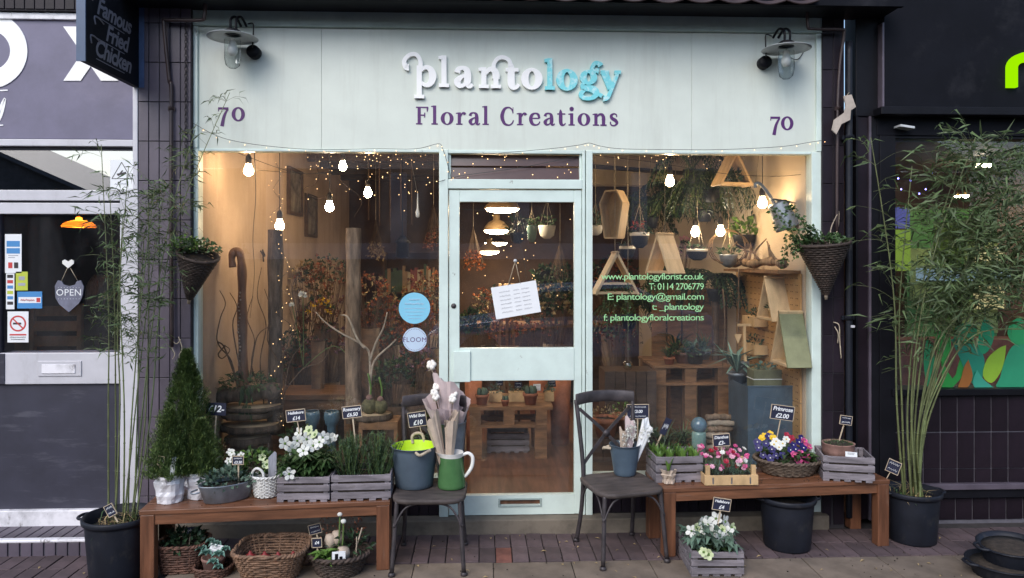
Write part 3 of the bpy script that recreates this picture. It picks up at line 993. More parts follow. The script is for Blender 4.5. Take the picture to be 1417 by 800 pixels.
# lime letter n (arch)
m = MB()
nx0, nx1, nx2 = P(1391, 100, yr - .08).x, P(1404, 100, yr - .08).x, P(1450, 100, yr - .08).x
nzt, nzb = P(1400, 73, yr - .08).z, P(1400, 122, yr - .08).z
rad_o = (nx2 - nx0) / 2; rad_i = rad_o - (nx1 - nx0)
st = [[(nx0, nzb), (nx1, nzb)]]
for i in range(17):
    t = math.pi - math.pi * i / 16
    st.append([(nx0 + rad_o + rad_o * math.cos(t), nzt - rad_o * .72 + rad_o * .72 * math.sin(t)), (nx0 + rad_o + rad_i * math.cos(t), nzt - rad_o * .72 + (rad_o * .72 - (nx1 - nx0)) * math.sin(t))])
st.append([(nx2, nzb), (nx2 - (nx1 - nx0), nzb)])
strips_mesh(m, [st], 0, 0, 1, yr - .081, .03)
m.build('letter', 'limesign', R)
# cafe room
m = MB()
x0, x1 = rx(1180), rx(1700)
m.box(x0, x1, 3.2, 3.3, 0, 2.7); m.box(x0 - .08, x0, .1, 3.2, 0, 2.7); m.box(x1, x1 + .1, .1, 3.2, 0, 2.7); m.box(x0, x1, .1, 3.3, 2.6, 2.7); m.box(x0, x1, .1, 3.3, -.05, .04)
m.build('room', pm('cafe brown wall', (.13, .055, .035), .7, .3, 2), R)
# ------------------------------------------------------------------ street furniture and plants outside
rng = random.Random(21)
def U(a, b): return rng.uniform(a, b)
def rdir(zmin=-1, zmax=1):
    z = U(zmin, zmax); t = U(0, 6.2832); q = math.sqrt(max(0, 1 - z * z))
    return Vector((q * math.cos(t), q * math.sin(t), z))
def local(T, p):
    return T.matrix_basis.inverted() @ V(p)
def settle(T):
    bpy.context.view_layer.update()

# ---- benches
def bench(label, pl, pr, zt, depth):
    a, b = PG(pl[0], pl[1], zt), PG(pr[0], pr[1], zt)
    d = b - a
    rz = math.atan2(d.y, d.x)
    Lg = d.length
    T = thing('bench', label, 'bench', (a.x, a.y, 0), rz, 'stained wood benches in front of the windows')
    nb = 3
    w = depth / nb
    for i in range(nb):
        m = MB(); m.box(0, Lg, i * w + .002, (i + 1) * w - .002, zt - .026, zt - rng.uniform(0, .001))
        m.build('seat_board', 'teak', T, bevel=.004)
    for y in (.012, depth - .034):
        m = MB(); m.box(.07, Lg - .07, y, y + .022, zt - .082, zt - .0265)
        m.build('apron', 'teak', T, bevel=.003)
    for x in (.004, Lg - .076):
        for y in (.004, depth - .07):
            m = MB(); m.box(x, x + .072, y, y + .066, 0, zt - .0265)
            m.build('leg', 'teakz', T, bevel=.004)
        m = MB(); m.box(x + .02, x + .042, .0705, depth - .0705, zt - .082, zt - .0265); m.build('end_rail', 'teak', T, bevel=.003)
    return T
BZ1, BZ2 = .385, .40
BL = bench('long reddish wooden bench left of the door, carrying conifers and hellebores', (192, 707), (540, 693), BZ1, .36)
BR = bench('reddish wooden bench right of the door, carrying pink and violet flowers', (918, 676), (1232, 664), BZ2, .36)

# ---- bistro chairs
def make_chair(label, loc, rz):
    T = thing('chair', label, 'chair', loc, rz, 'gunmetal cross back bistro chairs')
    zs = .415
    m = MB()
    def sup(t, r, e=.42):
        c, s_ = math.cos(t), math.sin(t)
        return (math.copysign(abs(c) ** e, c) * r, math.copysign(abs(s_) ** e, s_) * r)
    prof = [(.193, -.03), (.203, -.024), (.205, -.008), (.198, 0), (.18, -.001), (.0001, -.004)]
    n = 40
    vs = []; fs = []
    for r, z in prof:
        for j in range(n):
            x, y = sup(2 * math.pi * j / n, r)
            vs.append((x, y * 1.02, zs + z))
    for i in range(len(prof) - 1):
        for j in range(n):
            fs.append((i * n + j, i * n + (j + 1) % n, (i + 1) * n + (j + 1) % n, (i + 1) * n + j))
    fs.append(tuple(range(n))[::-1])
    m.add(vs, fs, True)
    m.build('seat', 'seatwood', T)
    for s_ in (-1, 1):
        m = MB(); m.tube(catmull([(s_ * .172, -.168, zs - .02), (s_ * .178, -.175, .3), (s_ * .196, -.2, .02)], 5), .0125, 10)
        l = m.build('leg', 'iron', T)
        m = MB(); m.lathe([(.019, 0), (.019, .012), (.014, .02)], 12, (s_ * .197, -.201, 0)); m.build('foot', 'iron', l)
        m = MB(); m.tube(catmull([(s_ * .185, .235, .01), (s_ * .172, .19, .2), (s_ * .165, .175, zs - .02), (s_ * .168, .18, .52), (s_ * .178, .205, .7), (s_ * .188, .235, .865)], 5), [.013] * 26, 10)
        l = m.build('back_leg', 'iron', T)
        m = MB(); m.lathe([(.018, 0), (.018, .012), (.014, .02)], 12, (s_ * .186, .237, 0)); m.build('foot', 'iron', l)
        m = MB(); m.tube(catmull([(s_ * .188, -.19, .26), (s_ * .183, -.1, .365), (s_ * .178, 0, .383), (s_ * .176, .1, .365), (s_ * .168, .185, .27)], 6), .006, 8); m.build('arch_brace', 'iron', T)
        # cross bar
        z0 = .0 if s_ > 0 else .008
        p = [(s_ * .166, .178 + z0, .475), (s_ * .0, .205 + z0, .655), (-s_ * .176, .215 + z0, .815)]
        c = catmull(p, 6)
        m = MB()
        for q in range(len(c) - 1):
            m.bar(c[q], c[q + 1], .020, .006, up=(0, 1, 0))
        m.build('cross_bar', 'iron', T)
    m = MB(); m.lathe([(.0001, -.009), (.022, -.007), (.022, .007), (.0001, .009)], 16, mtx=Matrix.Translation((0, .205, .655)) @ Matrix.Rotation(RAD(90), 4, 'X')); m.build('rosette', 'iron', T)
    m = MB()
    c = catmull([(-.192, .225, .868), (-.1, .262, .874), (0, .275, .876), (.1, .262, .874), (.192, .225, .868)], 6)
    k = len(c)
    vs = []; fs = []
    sec = [(-.008, -.036), (-.013, -.02), (-.013, .024), (-.006, .034), (.006, .034), (.013, .024), (.013, -.02), (.008, -.036)]
    for q in c:
        for dy, dz in sec:
            vs.append((q.x, q.y + dy, q.z + dz))
    e = len(sec)
    for i in range(k - 1):
        for j in range(e):
            fs.append((i * e + j, i * e + (j + 1) % e, (i + 1) * e + (j + 1) % e, (i + 1) * e + j))
    fs += [tuple(range(e))[::-1], tuple((k - 1) * e + j for j in range(e))]
    m.add(vs, fs, True)
    m.build('top_rail', 'iron', T, bevel=.003)
    m = MB(); m.tube(catmull([(-.186, -.188, .26), (-.12, -.178, .365), (0, -.172, .386), (.12, -.178, .365), (.186, -.188, .26)], 6), .006, 8); m.build('arch_brace', 'iron', T)
    return T
cl = (PG(642, 796) + PG(540, 801)) / 2 + Vector((0, .215, 0))
CHL = make_chair('dark metal bistro chair holding the green jug and lime lined bucket', (cl.x + .005, cl.y, 0), RAD(-1))
cr = (PG(928, 784) + PG(800, 745)) / 2
CHR = make_chair('dark metal bistro chair in front of the door edge, blue bucket on its seat', (cr.x - .012, cr.y - .01, 0), RAD(14))
SEAT = .415

# ---- crates
def crate(label, loc, rz, w, d, h, mat='greywood', nsl=3, group='grey slatted wooden crates', name='crate'):
    T = thing(name, label, 'crate', loc, rz, group)
    t = .010
    foot = .012
    sh = (h - foot - .012 * (nsl - 1)) / nsl
    for i in range(nsl):
        z0 = foot + i * (sh + .012)
        for y in (-d / 2, d / 2 - t):
            m = MB(); m.box(-w / 2, w / 2, y, y + t, z0, z0 + sh); m.build('slat', mat, T, bevel=.002)
        for x in (-w / 2, w / 2 - t):
            m = MB(); m.box(x, x + t, -d / 2 + t + .0005, d / 2 - t - .0005, z0, z0 + sh); m.build('slat', mat, T, bevel=.002)
    for x in (-w / 2 + t + .0005, w / 2 - t - .0255):
        for y in (-d / 2 + t + .0005, d / 2 - t - .0255):
            m = MB(); m.box(x, x + .025, y, y + .025, .012, h - .004); m.build('corner_post', mat, T)
    for i in range(5):
        x = -w / 2 + (w - .05) * i / 4
        m = MB(); m.box(x, x + .05 * .72, -d / 2 + .001, d / 2 - .001, 0, foot - .001); m.build('base_board', mat, T)
    m = MB(); m.box(-w / 2 + t + .026, w / 2 - t - .026, -d / 2 + t + .001, d / 2 - t - .001, .0125, h * .72); m.build('soil', 'soil', T)
    return T
def front_crate(label, pl, pr, zb, ztop_py, d, **k):
    a, b = PG(pl[0], pl[1], zb), PG(pr[0], pr[1], zb)
    v = b - a
    rz = math.atan2(v.y, v.x)
    if 'rz' in k: rz = k.pop('rz')
    w = v.length
    n = Vector((-math.sin(rz), math.cos(rz), 0))
    c = (a + b) / 2 + n * d / 2
    sc = FPX / ((a.y + b.y) / 2 + DCAM)
    h = ((pl[1] + pr[1]) / 2 - ztop_py) / sc
    return crate(label, (c.x, c.y, zb), rz, w, d, h, **k), w, d, h
K1, *k1 = front_crate('grey slatted crate of white hellebores on the left bench', (383, 695), (456, 694.5), BZ1, 661, .25)
K2, *k2 = front_crate('grey slatted crate of rosemary, right end of the left bench', (458, 694), (541, 692), BZ1, 658, .26)
K3, *k3 = front_crate('grey slatted crate of hyacinth shoots, left end of the right bench', (908, 668.5), (973, 667), BZ2, 632, .24)
K4, *k4 = front_crate('grey slatted crate holding a terracotta bowl, right end of the bench', (1139, 665), (1211, 669), BZ2, 632, .26)
K5, *k5 = front_crate('grey slatted crate of cream hellebores on the paving under the right bench', (957, 798), (1030, 798), 0, 764, .32)

# ---- plants
def foliage(name, label, loc, leaves, cat='plant', group=None):
    """leaves: list of (mesh builder, part name, material)"""
    T = thing(name, label, cat, loc, 0, group)
    for mb, n, mat in leaves:
        mb.build(n, mat, T, kind='stuff')
    return T
def bush(mb, c, r, n, L, w, up=.35, bend=.35, zmin=-.15):
    for _ in range(n):
        d = rdir(zmin, 1)
        k = U(.25, 1) ** .6
        p = V(c) + Vector((d.x * r[0] * k, d.y * r[1] * k, d.z * r[2] * k))
        dd = (Vector((d.x, d.y, d.z * .6 + up)) + rdir() * .55)
        mb.leaf(p, dd, L * U(.6, 1.2), w * U(.7, 1.2), rdir(.2, 1), bend * U(.3, 1.4))
def flower_mesh(name, r, n, mat, cup=.25, wid=.95, layers=1, eye=None, eyer=.2):
    m = MB()
    for l in range(layers):
        rr = r * (1 - .28 * l)
        for i in range(n):
            t = 2 * math.pi * (i + .5 * l) / n
            d = Vector((math.cos(t), math.sin(t), cup + .35 * l))
            d.normalize()
            u = Vector((-math.sin(t), math.cos(t), 0)) * rr * wid * math.pi / n * .62
            b = Vector((0, 0, .002 * l))
            m1 = d * rr * .62 + Vector((0, 0, -.04 * rr)); tip = d * rr
            m.add([b, m1 - u, m1 + u, tip - u * .55 + Vector((0, 0, -.05 * rr)), tip + u * .55 + Vector((0, 0, -.05 * rr)), m1 + Vector((0, 0, .06 * rr)), tip * 1.05],
                  [(0, 1, 5), (0, 5, 2), (1, 3, 5), (3, 6, 5), (5, 6, 4), (5, 4, 2)], True)
    me = m.build(name, mat)
    data = me.data
    bpy.data.objects.remove(me)
    ed = None
    if eye:
        m = MB(); m.ball((0, 0, .10 * r), r * eyer, 8, 4, (1, 1, .6))
        e = m.build('flower_eye', eye); ed = e.data
        bpy.data.objects.remove(e)
    return data, ed
def put_flower(T, fm, p, nrm, sc=1.0):
    o = ob('flower', fm[0], T, p)
    q = V(nrm).normalized().to_track_quat('Z', 'Y')
    o.rotation_euler = (q @ Euler((0, 0, U(0, 6)), 'XYZ').to_quaternion()).to_euler()
    o.scale = (sc, sc, sc)
    if fm[1]:
        ob('flower_eye', fm[1], o)
    return o
HEL = flower_mesh('flower', .037, 5, 'petalw', .22, .98, 1, 'leafb', .2)
HELg = flower_mesh('flower', .029, 5, pm('green white petal', (.62, .70, .42), .5, .12, 20, isl=.1, trans=.25), .4, 1.2, 1, 'leafb', .3)
DIA = flower_mesh('flower', .0165, 7, 'petalp', .3, 1.25, 2)
DIApp = flower_mesh('flower', .0165, 7, 'petalpp', .3, 1.25, 2)
DIAr = flower_mesh('flower', .0155, 7, 'petalr', .3, 1.25, 2)
DIAw = flower_mesh('flower', .0155, 7, 'petalw', .3, 1.25, 2)
PRb = flower_mesh('flower', .0225, 5, 'petalb', .12, 1.35, 1, 'petalw', .2)
PRw = flower_mesh('flower', .0225, 6, 'petalw', .12, 1.35, 1, 'petaly', .24)
PRy = flower_mesh('flower', .0215, 5, 'petaly', .12, 1.35, 2)
PRp = flower_mesh('flower', .0235, 6, 'petalp', .12, 1.35, 2, 'petaly', .16)
PRr = flower_mesh('flower', .021, 5, 'petalr', .12, 1.35, 2)

def world_at(T, p):
    return V(p) - T.location
def hellebore(label, K, kd, spots, nleaf, hh, extra=(), dark='leaf'):
    w, d, h = kd
    loc = K.matrix_basis @ Vector((0, 0, h * .72))
    T = thing('hellebore', label, 'plant', loc, K.rotation_euler.z, 'white hellebore plants')
    a = MB()
    for _ in range(nleaf):
        x, y = U(-w * .46, w * .46), U(-d * .45, d * .45)
        z = U(.01, hh) * (1 - .5 * (2 * x / w) ** 2)
        t = U(0, 6.28)
        d0 = Vector((math.cos(t), math.sin(t), U(-.1, .6)))
        for f in (-.7, 0, .7):
            c, s_ = math.cos(f), math.sin(f)
            a.leaf((x, y, z), Vector((d0.x * c - d0.y * s_, d0.x * s_ + d0.y * c, d0.z)), U(.05, .085), U(.022, .032), (0, 0, 1), U(.2, .7))
    a.build('foliage', dark, T, kind='stuff')
    st = MB()
    for px, py, yy, g in spots:
        p = P(px, py, yy)
        lp_ = T.matrix_basis.inverted() @ p
        nr = Vector((U(-1.1, 1.1), -1, U(-.1, 1.2)))
        put_flower(T, HELg if g else HEL, lp_, Euler((0, 0, -K.rotation_euler.z)).to_matrix() @ nr, U(.85, 1.12))
        st.tube(catmull([(lp_.x * .4, lp_.y * .4, 0), (lp_.x * .8, lp_.y * .8 + .01, lp_.z * .7), (lp_.x, lp_.y + .004, lp_.z - .002)], 3), .0022, 5)
    st.build('stem', 'stem', T, kind='stuff')
    return T
y1 = K1.location.y
hellebore('bushy hellebore with large white star flowers in the left bench crate', K1, k1,
          [(420, 649 - 25, y1 - .09, 0), (411, 610, y1, 0), (424, 608, y1 + .02, 0), (436, 602, y1 - .02, 1), (446, 606, y1, 0), (455, 606, y1 + .03, 0), (404, 622, y1 - .05, 0),
           (394, 614, y1 + .03, 0), (414, 599, y1 + .06, 0), (428, 596, y1 + .05, 1), (442, 612, y1 - .06, 0), (400, 656, y1 - .12, 0), (462, 607, y1 + .08, 0),
           (433, 617, y1 - .05, 0)], 240, .175)
y5 = K5.location.y
hellebore('low hellebore with small cream flowers in the ground level crate', K5, k5,
          [(px, py, y5 + dy, g) for px, py, dy, g in ((963, 730, .0, 1), (973, 722, .04, 0), (980, 726, -.02, 0), (991, 718, .05, 0), (985, 738, -.05, 0), (1000, 733, -.02, 1), (1008, 737, .0, 0), (1003, 722, .05, 0), (969, 741, -.04, 1), (996, 742, -.08, 0), (957, 735, .02, 0), (1012, 730, .03, 1), (976, 734, -.04, 0))], 120, .13, dark='sage')
m = MB()
T = hellebore('pair of cream blossoms drooping over the front slats of the ground crate', K5, (k5[0], .05, .05), [(966, 768, y5 - .175, 1), (972, 771, y5 - .178, 1)], 3, .02)
T.location = K5.matrix_basis @ Vector((0, -.12, k5[2] * .75))
bpy.context.view_layer.update()

# rosemary
w, d, h = k2
T = thing('rosemary', 'upright needle leaved rosemary bushes filling a grey crate', 'plant', K2.matrix_basis @ Vector((0, 0, h * .72)), K2.rotation_euler.z)
a, st = MB(), MB()
for cxx in (-.075, .085):
    for _ in range(80):
        t, q = U(0, 6.28), U(.0, 1.25)
        b = Vector((cxx + math.cos(t) * .05 * q, math.sin(t) * .07 * q, 0))
        top = b + Vector((math.cos(t) * .075 * q + U(-.02, .02), math.sin(t) * .06 * q, U(.16, .27) * (1 - .25 * q)))
        mid = (b + top) / 2 + Vector((U(-.01, .01), U(-.01, .01), 0))
        c = catmull([b, mid, top], 7)
        st.tube(c, .0014, 4)
        for i in range(2, len(c)):
            for __ in range(5):
                dd = (top - b).normalized() * .7 + rdir()
                a.sliver(c[i] + rdir() * .002, dd, U(.018, .032), .0036)
a.build('foliage', 'herb', T, kind='stuff'); st.build('stem', 'stem', T, kind='stuff')

# hyacinth shoots in crate 3
w, d, h = k3
T = thing('hyacinths', 'fat green hyacinth shoots packed in the grey crate', 'plant', K3.matrix_basis @ Vector((0, 0, h * .72)), K3.rotation_euler.z)
for i in range(11):
    x, y = -w * .38 + w * .76 * (i % 4) / 3 + U(-.01, .01), -d * .3 + d * .3 * (i // 4) + U(-.01, .01)
    m = MB()
    hh = U(.06, .095)
    for q in range(6):
        t = q * 1.05 + U(-.2, .2)
        dd = Vector((math.cos(t) * .22, math.sin(t) * .22, 1))
        m.leaf((x + math.cos(t) * .008, y + math.sin(t) * .008, 0), dd, hh * U(.85, 1.15), .024, (math.cos(t), math.sin(t), .1), -.12, -.25)
    m.lathe([(.013, 0), (.017, hh * .35), (.012, hh * .7), (.002, hh * .92)], 8, (x, y, 0))
    m.build('shoot', 'leafb', T)
a = MB(); bush(a, (-.02, .04, .0), (w * .5, d * .45, .09), 60, .05, .014); a.build('foliage', 'leaf', T, kind='stuff')

# dianthus tray
a, b = PG(976, 673.5, BZ2), PG(1051, 673.5, BZ2)
wd = (b - a).length
T = thing('seed_tray', 'pale pine tray with corner posts holding pink dianthus', 'tray', ((a.x + b.x) / 2, a.y + .12 + .006, BZ2), RAD(0))
for y in (-.12, .11):
    m = MB(); m.box(-wd / 2, wd / 2, y, y + .009, .004, .062); m.build('side_board', 'pine', T, bevel=.0015)
for x in (-wd / 2, wd / 2 - .009):
    m = MB(); m.box(x, x + .009, -.1105, .1095, .004, .062); m.build('side_board', 'pine', T, bevel=.0015)
for sx in (-1, 1):
    for y in (-.1105, .0855):
        m = MB(); m.box(min(sx * (wd / 2 - .0095), sx * (wd / 2 - .034)), max(sx * (wd / 2 - .0095), sx * (wd / 2 - .034)), y, y + .024, .001, .115); m.build('corner_post', 'pine', T, bevel=.002)
m = MB(); m.box(-wd / 2 + .01, wd / 2 - .01, -.11, .109, .001, .05); m.build('soil', 'soil', T)
for x in (-.11, 0, .11):
    m = MB(); m.box(x - .004, x + .004, -.1215, -.1203, .012, .05); m.build('staple', 'steel', T)
TT = T
T = thing('dianthus', 'low dianthus plants with pink, crimson and white frilled flowers', 'plant', TT.location + Vector((0, 0, .05)))
a = MB()
for _ in range(900):
    x, y = U(-wd * .47, wd * .47), U(-.105, .12)
    a.sliver((x, y, U(0, .05)), rdir(.1, 1), U(.035, .06), .0042)
a.build('foliage', 'sage', T, kind='stuff')
st = MB()
for i in range(52):
    x, y = U(-wd * .52, wd * .5), U(-.10, .13)
    z = U(.055, .115) + y * .25
    put_flower(T, (DIA, DIApp, DIAr, DIA, DIApp, DIAw)[i % 6], (x, y, z), (U(-.4, .4), U(-1, -.2), U(.4, 1)), U(.8, 1.15))
    st.tube([(x * .9, y + .01, 0), (x, y + .004, z - .002)], .0013, 4)
st.build('stem', 'stem', T, kind='stuff')

# woven baskets
def weave(mb, ring, rows, seg, amp, r, sides=4, rowjit=0.0):
    """ring(k in 0..1) -> list of Vector points round the basket at that height"""
    for i in range(rows):
        pts = ring((i + .5) / rows, seg)
        c = sum(pts, Vector()) / len(pts)
        out = []
        for j, p in enumerate(pts):
            n = Vector((p.x - c.x, p.y - c.y, 0)).normalized()
            out.append(p + n * (amp if (j + i) % 2 else -amp) + Vector((0, 0, U(-rowjit, rowjit))))
        mb.tube(out, r, sides, False, True)
def basket(name, label, loc, rz, ring, mat, rows, seg, amp, r, rim_r, cat='basket', group=None, bottom=True, soil=None, roll=None):
    T = thing(name, label, cat, loc, rz, group, rot=roll)
    m = MB(); weave(m, ring, rows, seg, amp, r, 4, r * .15)
    m.build('weave', mat, T, kind='stuff')
    m = MB()
    for j in range(0, seg, 2):
        m.tube([ring(0.02 + .96 * q / 4, seg)[j] for q in range(5)], r * .9, 4)
    m.build('stakes', mat, T, kind='stuff')
    m = MB()
    pts = ring(1.0, seg * 2)
    c = sum(pts, Vector()) / len(pts)
    for ph in (0, math.pi):
        m.tube([p + Vector((0, 0, math.sin(j * 1.3 + ph) * rim_r * .6)) + (p - c).normalized() * math.cos(j * 1.3 + ph) * rim_r * .6 for j, p in enumerate(pts)], rim_r * .75, 5, False, True)
    m.build('rim', mat, T)
    if bottom:
        pts = ring(0.03, 24)
        m = MB(); m.add(pts, [tuple(range(24))]); m.build('base', mat, T)
    if soil is not None:
        pts = [p for p in ring(soil, 24)]
        c = sum(pts, Vector()) / 24
        m = MB(); m.add([c + (p - c) * .95 for p in pts], [tuple(range(24))]); m.build('soil', 'soil', T)
    return T
def ell(rx0, ry0, rx1, ry1, h, e=1.0):
    def f(k, n):
        o = []
        for j in range(n):
            t = 2 * math.pi * j / n
            c, s_ = math.cos(t), math.sin(t)
            c = math.copysign(abs(c) ** e, c); s_ = math.copysign(abs(s_) ** e, s_)
            o.append(Vector(((rx0 + (rx1 - rx0) * k) * c, (ry0 + (ry1 - ry0) * k) * s_, h * k)))
        return o
    return f
c = PG(1092, 655, BZ2)
PB = basket('basket', 'shallow grey brown coiled basket planted with violet and pink primulas', (c.x, c.y + .02, BZ2 + .004), 0, ell(.15, .12, .205, .16, .085), 'rushb', 8, 44, .002, .0068, .010, soil=.8)
T = thing('primulas', 'mixed primulas, violet, pink, white, red and yellow, in a round basket', 'plant', PB.location + Vector((0, 0, .075)))
a = MB()
for _ in range(130):
    t, q = U(0, 6.28), U(.1, 1) ** .6
    a.leaf((math.cos(t) * .15 * q, math.sin(t) * .12 * q, U(0, .05)), (math.cos(t), math.sin(t), U(.1, .9)), U(.05, .08), U(.026, .036), (0, 0, 1), U(.2, .6))
a.build('foliage', 'leaf', T, kind='stuff')
yp_ = PB.location.y
for px, py, fm, dy in [(1050, 620, PRb, .0), (1060, 614, PRb, .03), (1068, 622, PRb, -.03), (1056, 630, PRb, -.05), (1074, 631, PRb, -.08), (1083, 630, PRb, -.09), (1066, 634, PRb, -.09), (1064, 604, PRb, .08), (1048, 612, PRb, .05),
                       (1058, 603, PRy, .1), (1066, 600, PRy, .11), (1070, 606, PRy, .07), (1054, 606, PRy, .09),
                       (1074, 611, PRw, .03), (1083, 614, PRw, .01), (1088, 608, PRw, .05), (1078, 619, PRw, -.02), (1071, 615, PRw, .02),
                       (1089, 602, PRr, .1), (1096, 606, PRr, .08), (1092, 610, PRr, .07),
                       (1098, 616, PRb, .02), (1106, 612, PRb, .05), (1101, 622, PRb, -.02), (1112, 620, PRb, .0), (1094, 623, PRb, -.03), (1109, 606, PRb, .08),
                       (1103, 632, PRp, -.07), (1099, 629, PRp, -.06), (1116, 637, PRp, -.08), (1119, 633, PRp, -.06), (1108, 628, PRp, -.05), (1113, 611, PRp, .06), (1119, 618, PRp, .03), (1105, 637, PRp, -.09)]:
    p = P(px, py, yp_ + dy) - T.location
    put_flower(T, fm, p, (p.x * 2, -1, .8), U(.9, 1.15))
bpy.context.view_layer.update()

# terracotta bowl with moss in crate 4
w, d, h = k4
q = K4.matrix_basis @ Vector((-.02, .05, h * .72 + .001))
T = thing('bowl', 'limed terracotta bowl topped with moss in the end crate', 'bowl', q)
m = MB(); m.lathe([(.075, 0), (.088, .01), (.094, .04), (.095, .078), (.098, .082), (.09, .084), (.084, .07)], 28, wob=lambda t, z: 1 + .015 * math.sin(5 * t + z * 40)); m.build('body', 'terrapale', T)
a = MB()
a.lathe([(.0001, .09), (.05, .086), (.084, .07)], 16)
a.build('soil', 'soil', T)
a = MB()
for _ in range(420):
    t, r_ = U(0, 6.28), U(0, 1) ** .5 * .085
    a.sliver((math.cos(t) * r_, math.sin(t) * r_, .072 + .018 * (1 - r_ / .085)), rdir(.2, 1), U(.012, .028), .004)
a.build('moss', 'leaf', T, kind='stuff')

# ---- pots
def nursery_pot(label, loc, r, h, name='plant_pot', mat='plastic', tilt=None, soil=True):
    T = thing(name, label, 'pot', loc, 0, 'black plastic nursery pots', rot=tilt)
    m = MB(); m.lathe([(r * .80, 0), (r * .82, .01), (r * .93, h * .86), (r * .93, h * .9), (r * 1.0, h * .905), (r * 1.02, h * .93), (r * 1.02, h * .985), (r * 1.0, h), (r * .96, h), (r * .90, h * .86), (r * .86, h * .8)], 40,
                      wob=lambda t, z: 1 + (.004 * math.cos(18 * t) if z < h * .85 else .0))
    m.build('body', mat, T)
    for s_ in (-1, 1):
        m = MB(); m.tube(catmull([(s_ * r * .95, -.05, h * .96), (s_ * r * 1.14, -.03, h * .965), (s_ * r * 1.14, .03, h * .965), (s_ * r * .95, .05, h * .96)], 4), .008, 6); m.build('handle', mat, T)
    if soil:
        m = MB(); m.lathe([(r * .9, h * .80), (r * .5, h * .825), (.0001, h * .815)], 24); m.build('soil', 'soil', T)
    return T
def ground_pot(px, py_front, r, off=0):
    p = PG(px, py_front)
    v = Vector((p.x, p.y + DCAM, 0)).normalized()
    return Vector((p.x + v.x * r * .85, p.y + v.y * r * .85 + off, 0))
pl = PG(164, 786); pl.y = -.60
pl = Vector((PG(166, 792).x, -.60, 0))
nursery_pot('big black nursery pot of bamboo left of the left bench', pl, .185, .325)
pr_ = ground_pot(1262, 757, .165)
nursery_pot('black nursery pot of bamboo right of the right bench', pr_, .165, .31)
pu = ground_pot(1089, 767, .165)
nursery_pot('black nursery pot in shadow under the right bench', pu, .165, .305)
q = PG(1420, 806, 0)
nursery_pot('squat black pot at the right edge, lower one of the two', Vector((q.x - .055, q.y + .10, 0)), .18, .075)
nursery_pot('glossy black pot stacked askew on top at the bottom right corner', Vector((q.x + .015, q.y + .13, .062)), .165, .10, tilt=(RAD(3), RAD(-4), 0))

# ---- bamboo
def bamboo(label, base, canes, nleaf, Ls, Ws, spread, ymin, mat='bamboo', cane='cane', r=.006, brl=.22, start=.3, low=.0):
    T = thing('bamboo', label, 'bamboo', base)
    leaves = MB(); br = MB()
    for cane_ in canes:
        (bx, by), pts = cane_[0], cane_[1]
        fac = cane_[2] if len(cane_) > 2 else 1.0
        pts = [V((bx, by, 0))] + [V(p) - V(base) for p in pts]
        c = catmull(pts, 8)
        n = len(c)
        m = MB()
        m.tube(c, [lerp(r, r * .35, i / (n - 1)) for i in range(n)], 7)
        for i in range(2, n - 2, 2):
            rr = lerp(r, r * .35, i / (n - 1))
            dd = (c[i + 1] - c[i - 1]).normalized()
            m.tube([c[i] - dd * .003, c[i] + dd * .003], rr * 1.35, 7)
        m.build('cane', cane if rng.random() < .6 else 'canel', T)
        for _ in range(int(nleaf * fac)):
            t = start + (1 - start) * (U(0, 1) ** .75)
            i = min(n - 2, int(t * (n - 1)))
            b = c[i]
            d = rdir(-.1, .7)
            Lb = brl * U(.3, 1) * (1.15 - .5 * t)
            e = b + Vector((d.x * spread, d.y * spread * .8, d.z)) * Lb
            if e.y + base[1] > ymin: e.y = ymin - base[1]
            mid = (b + e) / 2 + Vector((0, 0, Lb * .12))
            cc = catmull([b, mid, e], 3)
            br.tube(cc, .0010, 3, False)
            for k in range(rng.randint(3, 6)):
                p = cc[rng.randint(2, len(cc) - 1)]
                ld = (e - b).normalized() * .8 + rdir(-.9, .35)
                leaves.leaf(p, ld, Ls * U(.55, 1.2), Ws * U(.7, 1.15), rdir(.1, 1), U(.1, .8), .12)
    leaves.build('foliage', mat, T, kind='stuff')
    br.build('twigs', cane, T, kind='stuff')
    return T
Yb = -.60
def W_(px, py, y): return P(px, py, y)
pb = pl + Vector((0, 0, .262))
bamboo('thin straggly bamboo with bare lower canes against the left tiled pillar', pb,
       [((-.06, .0), [W_(150, 560, Yb), W_(150, 420, Yb), W_(140, 200, Yb + .03)]),
        ((-.035, .03), [W_(160, 560, Yb + .03), W_(158, 400, Yb + .02), W_(152, 270, Yb)]),
        ((-.01, -.03), [W_(166, 560, Yb), W_(163, 430, Yb), W_(178, 230, Yb)]),
        ((.01, .02), [W_(172, 570, Yb), W_(166, 400, Yb), W_(170, 300, Yb)]),
        ((.02, .05), [W_(182, 580, Yb + .1), W_(197, 400, Yb + .15), W_(215, 250, Yb + .2)], 1.6),
        ((.03, -.02), [W_(186, 580, Yb + .1), W_(204, 420, Yb + .2), W_(228, 260, Yb + .25)], 1.8),
        ((.05, .03), [W_(196, 580, Yb + .15), W_(212, 440, Yb + .25), W_(236, 300, Yb + .3), W_(270, 180, Yb + .38)], 1.8),
        ((.06, .0), [W_(201, 580, Yb + .15), W_(206, 400, Yb + .2), W_(205, 280, Yb + .2)]),
        ((.05, .06), [W_(190, 580, Yb + .12), W_(193, 430, Yb + .2), W_(200, 320, Yb + .2)]),
        ((.075, .02), [W_(210, 560, Yb + .2), W_(222, 420, Yb + .3), W_(250, 290, Yb + .35), W_(318, 128, Yb + .42)])],
       24, .085, .0088, .95, -.14, r=.0052, brl=.28, start=.46)
pb2 = pr_ + Vector((0, 0, .25))
Y2 = pr_.y
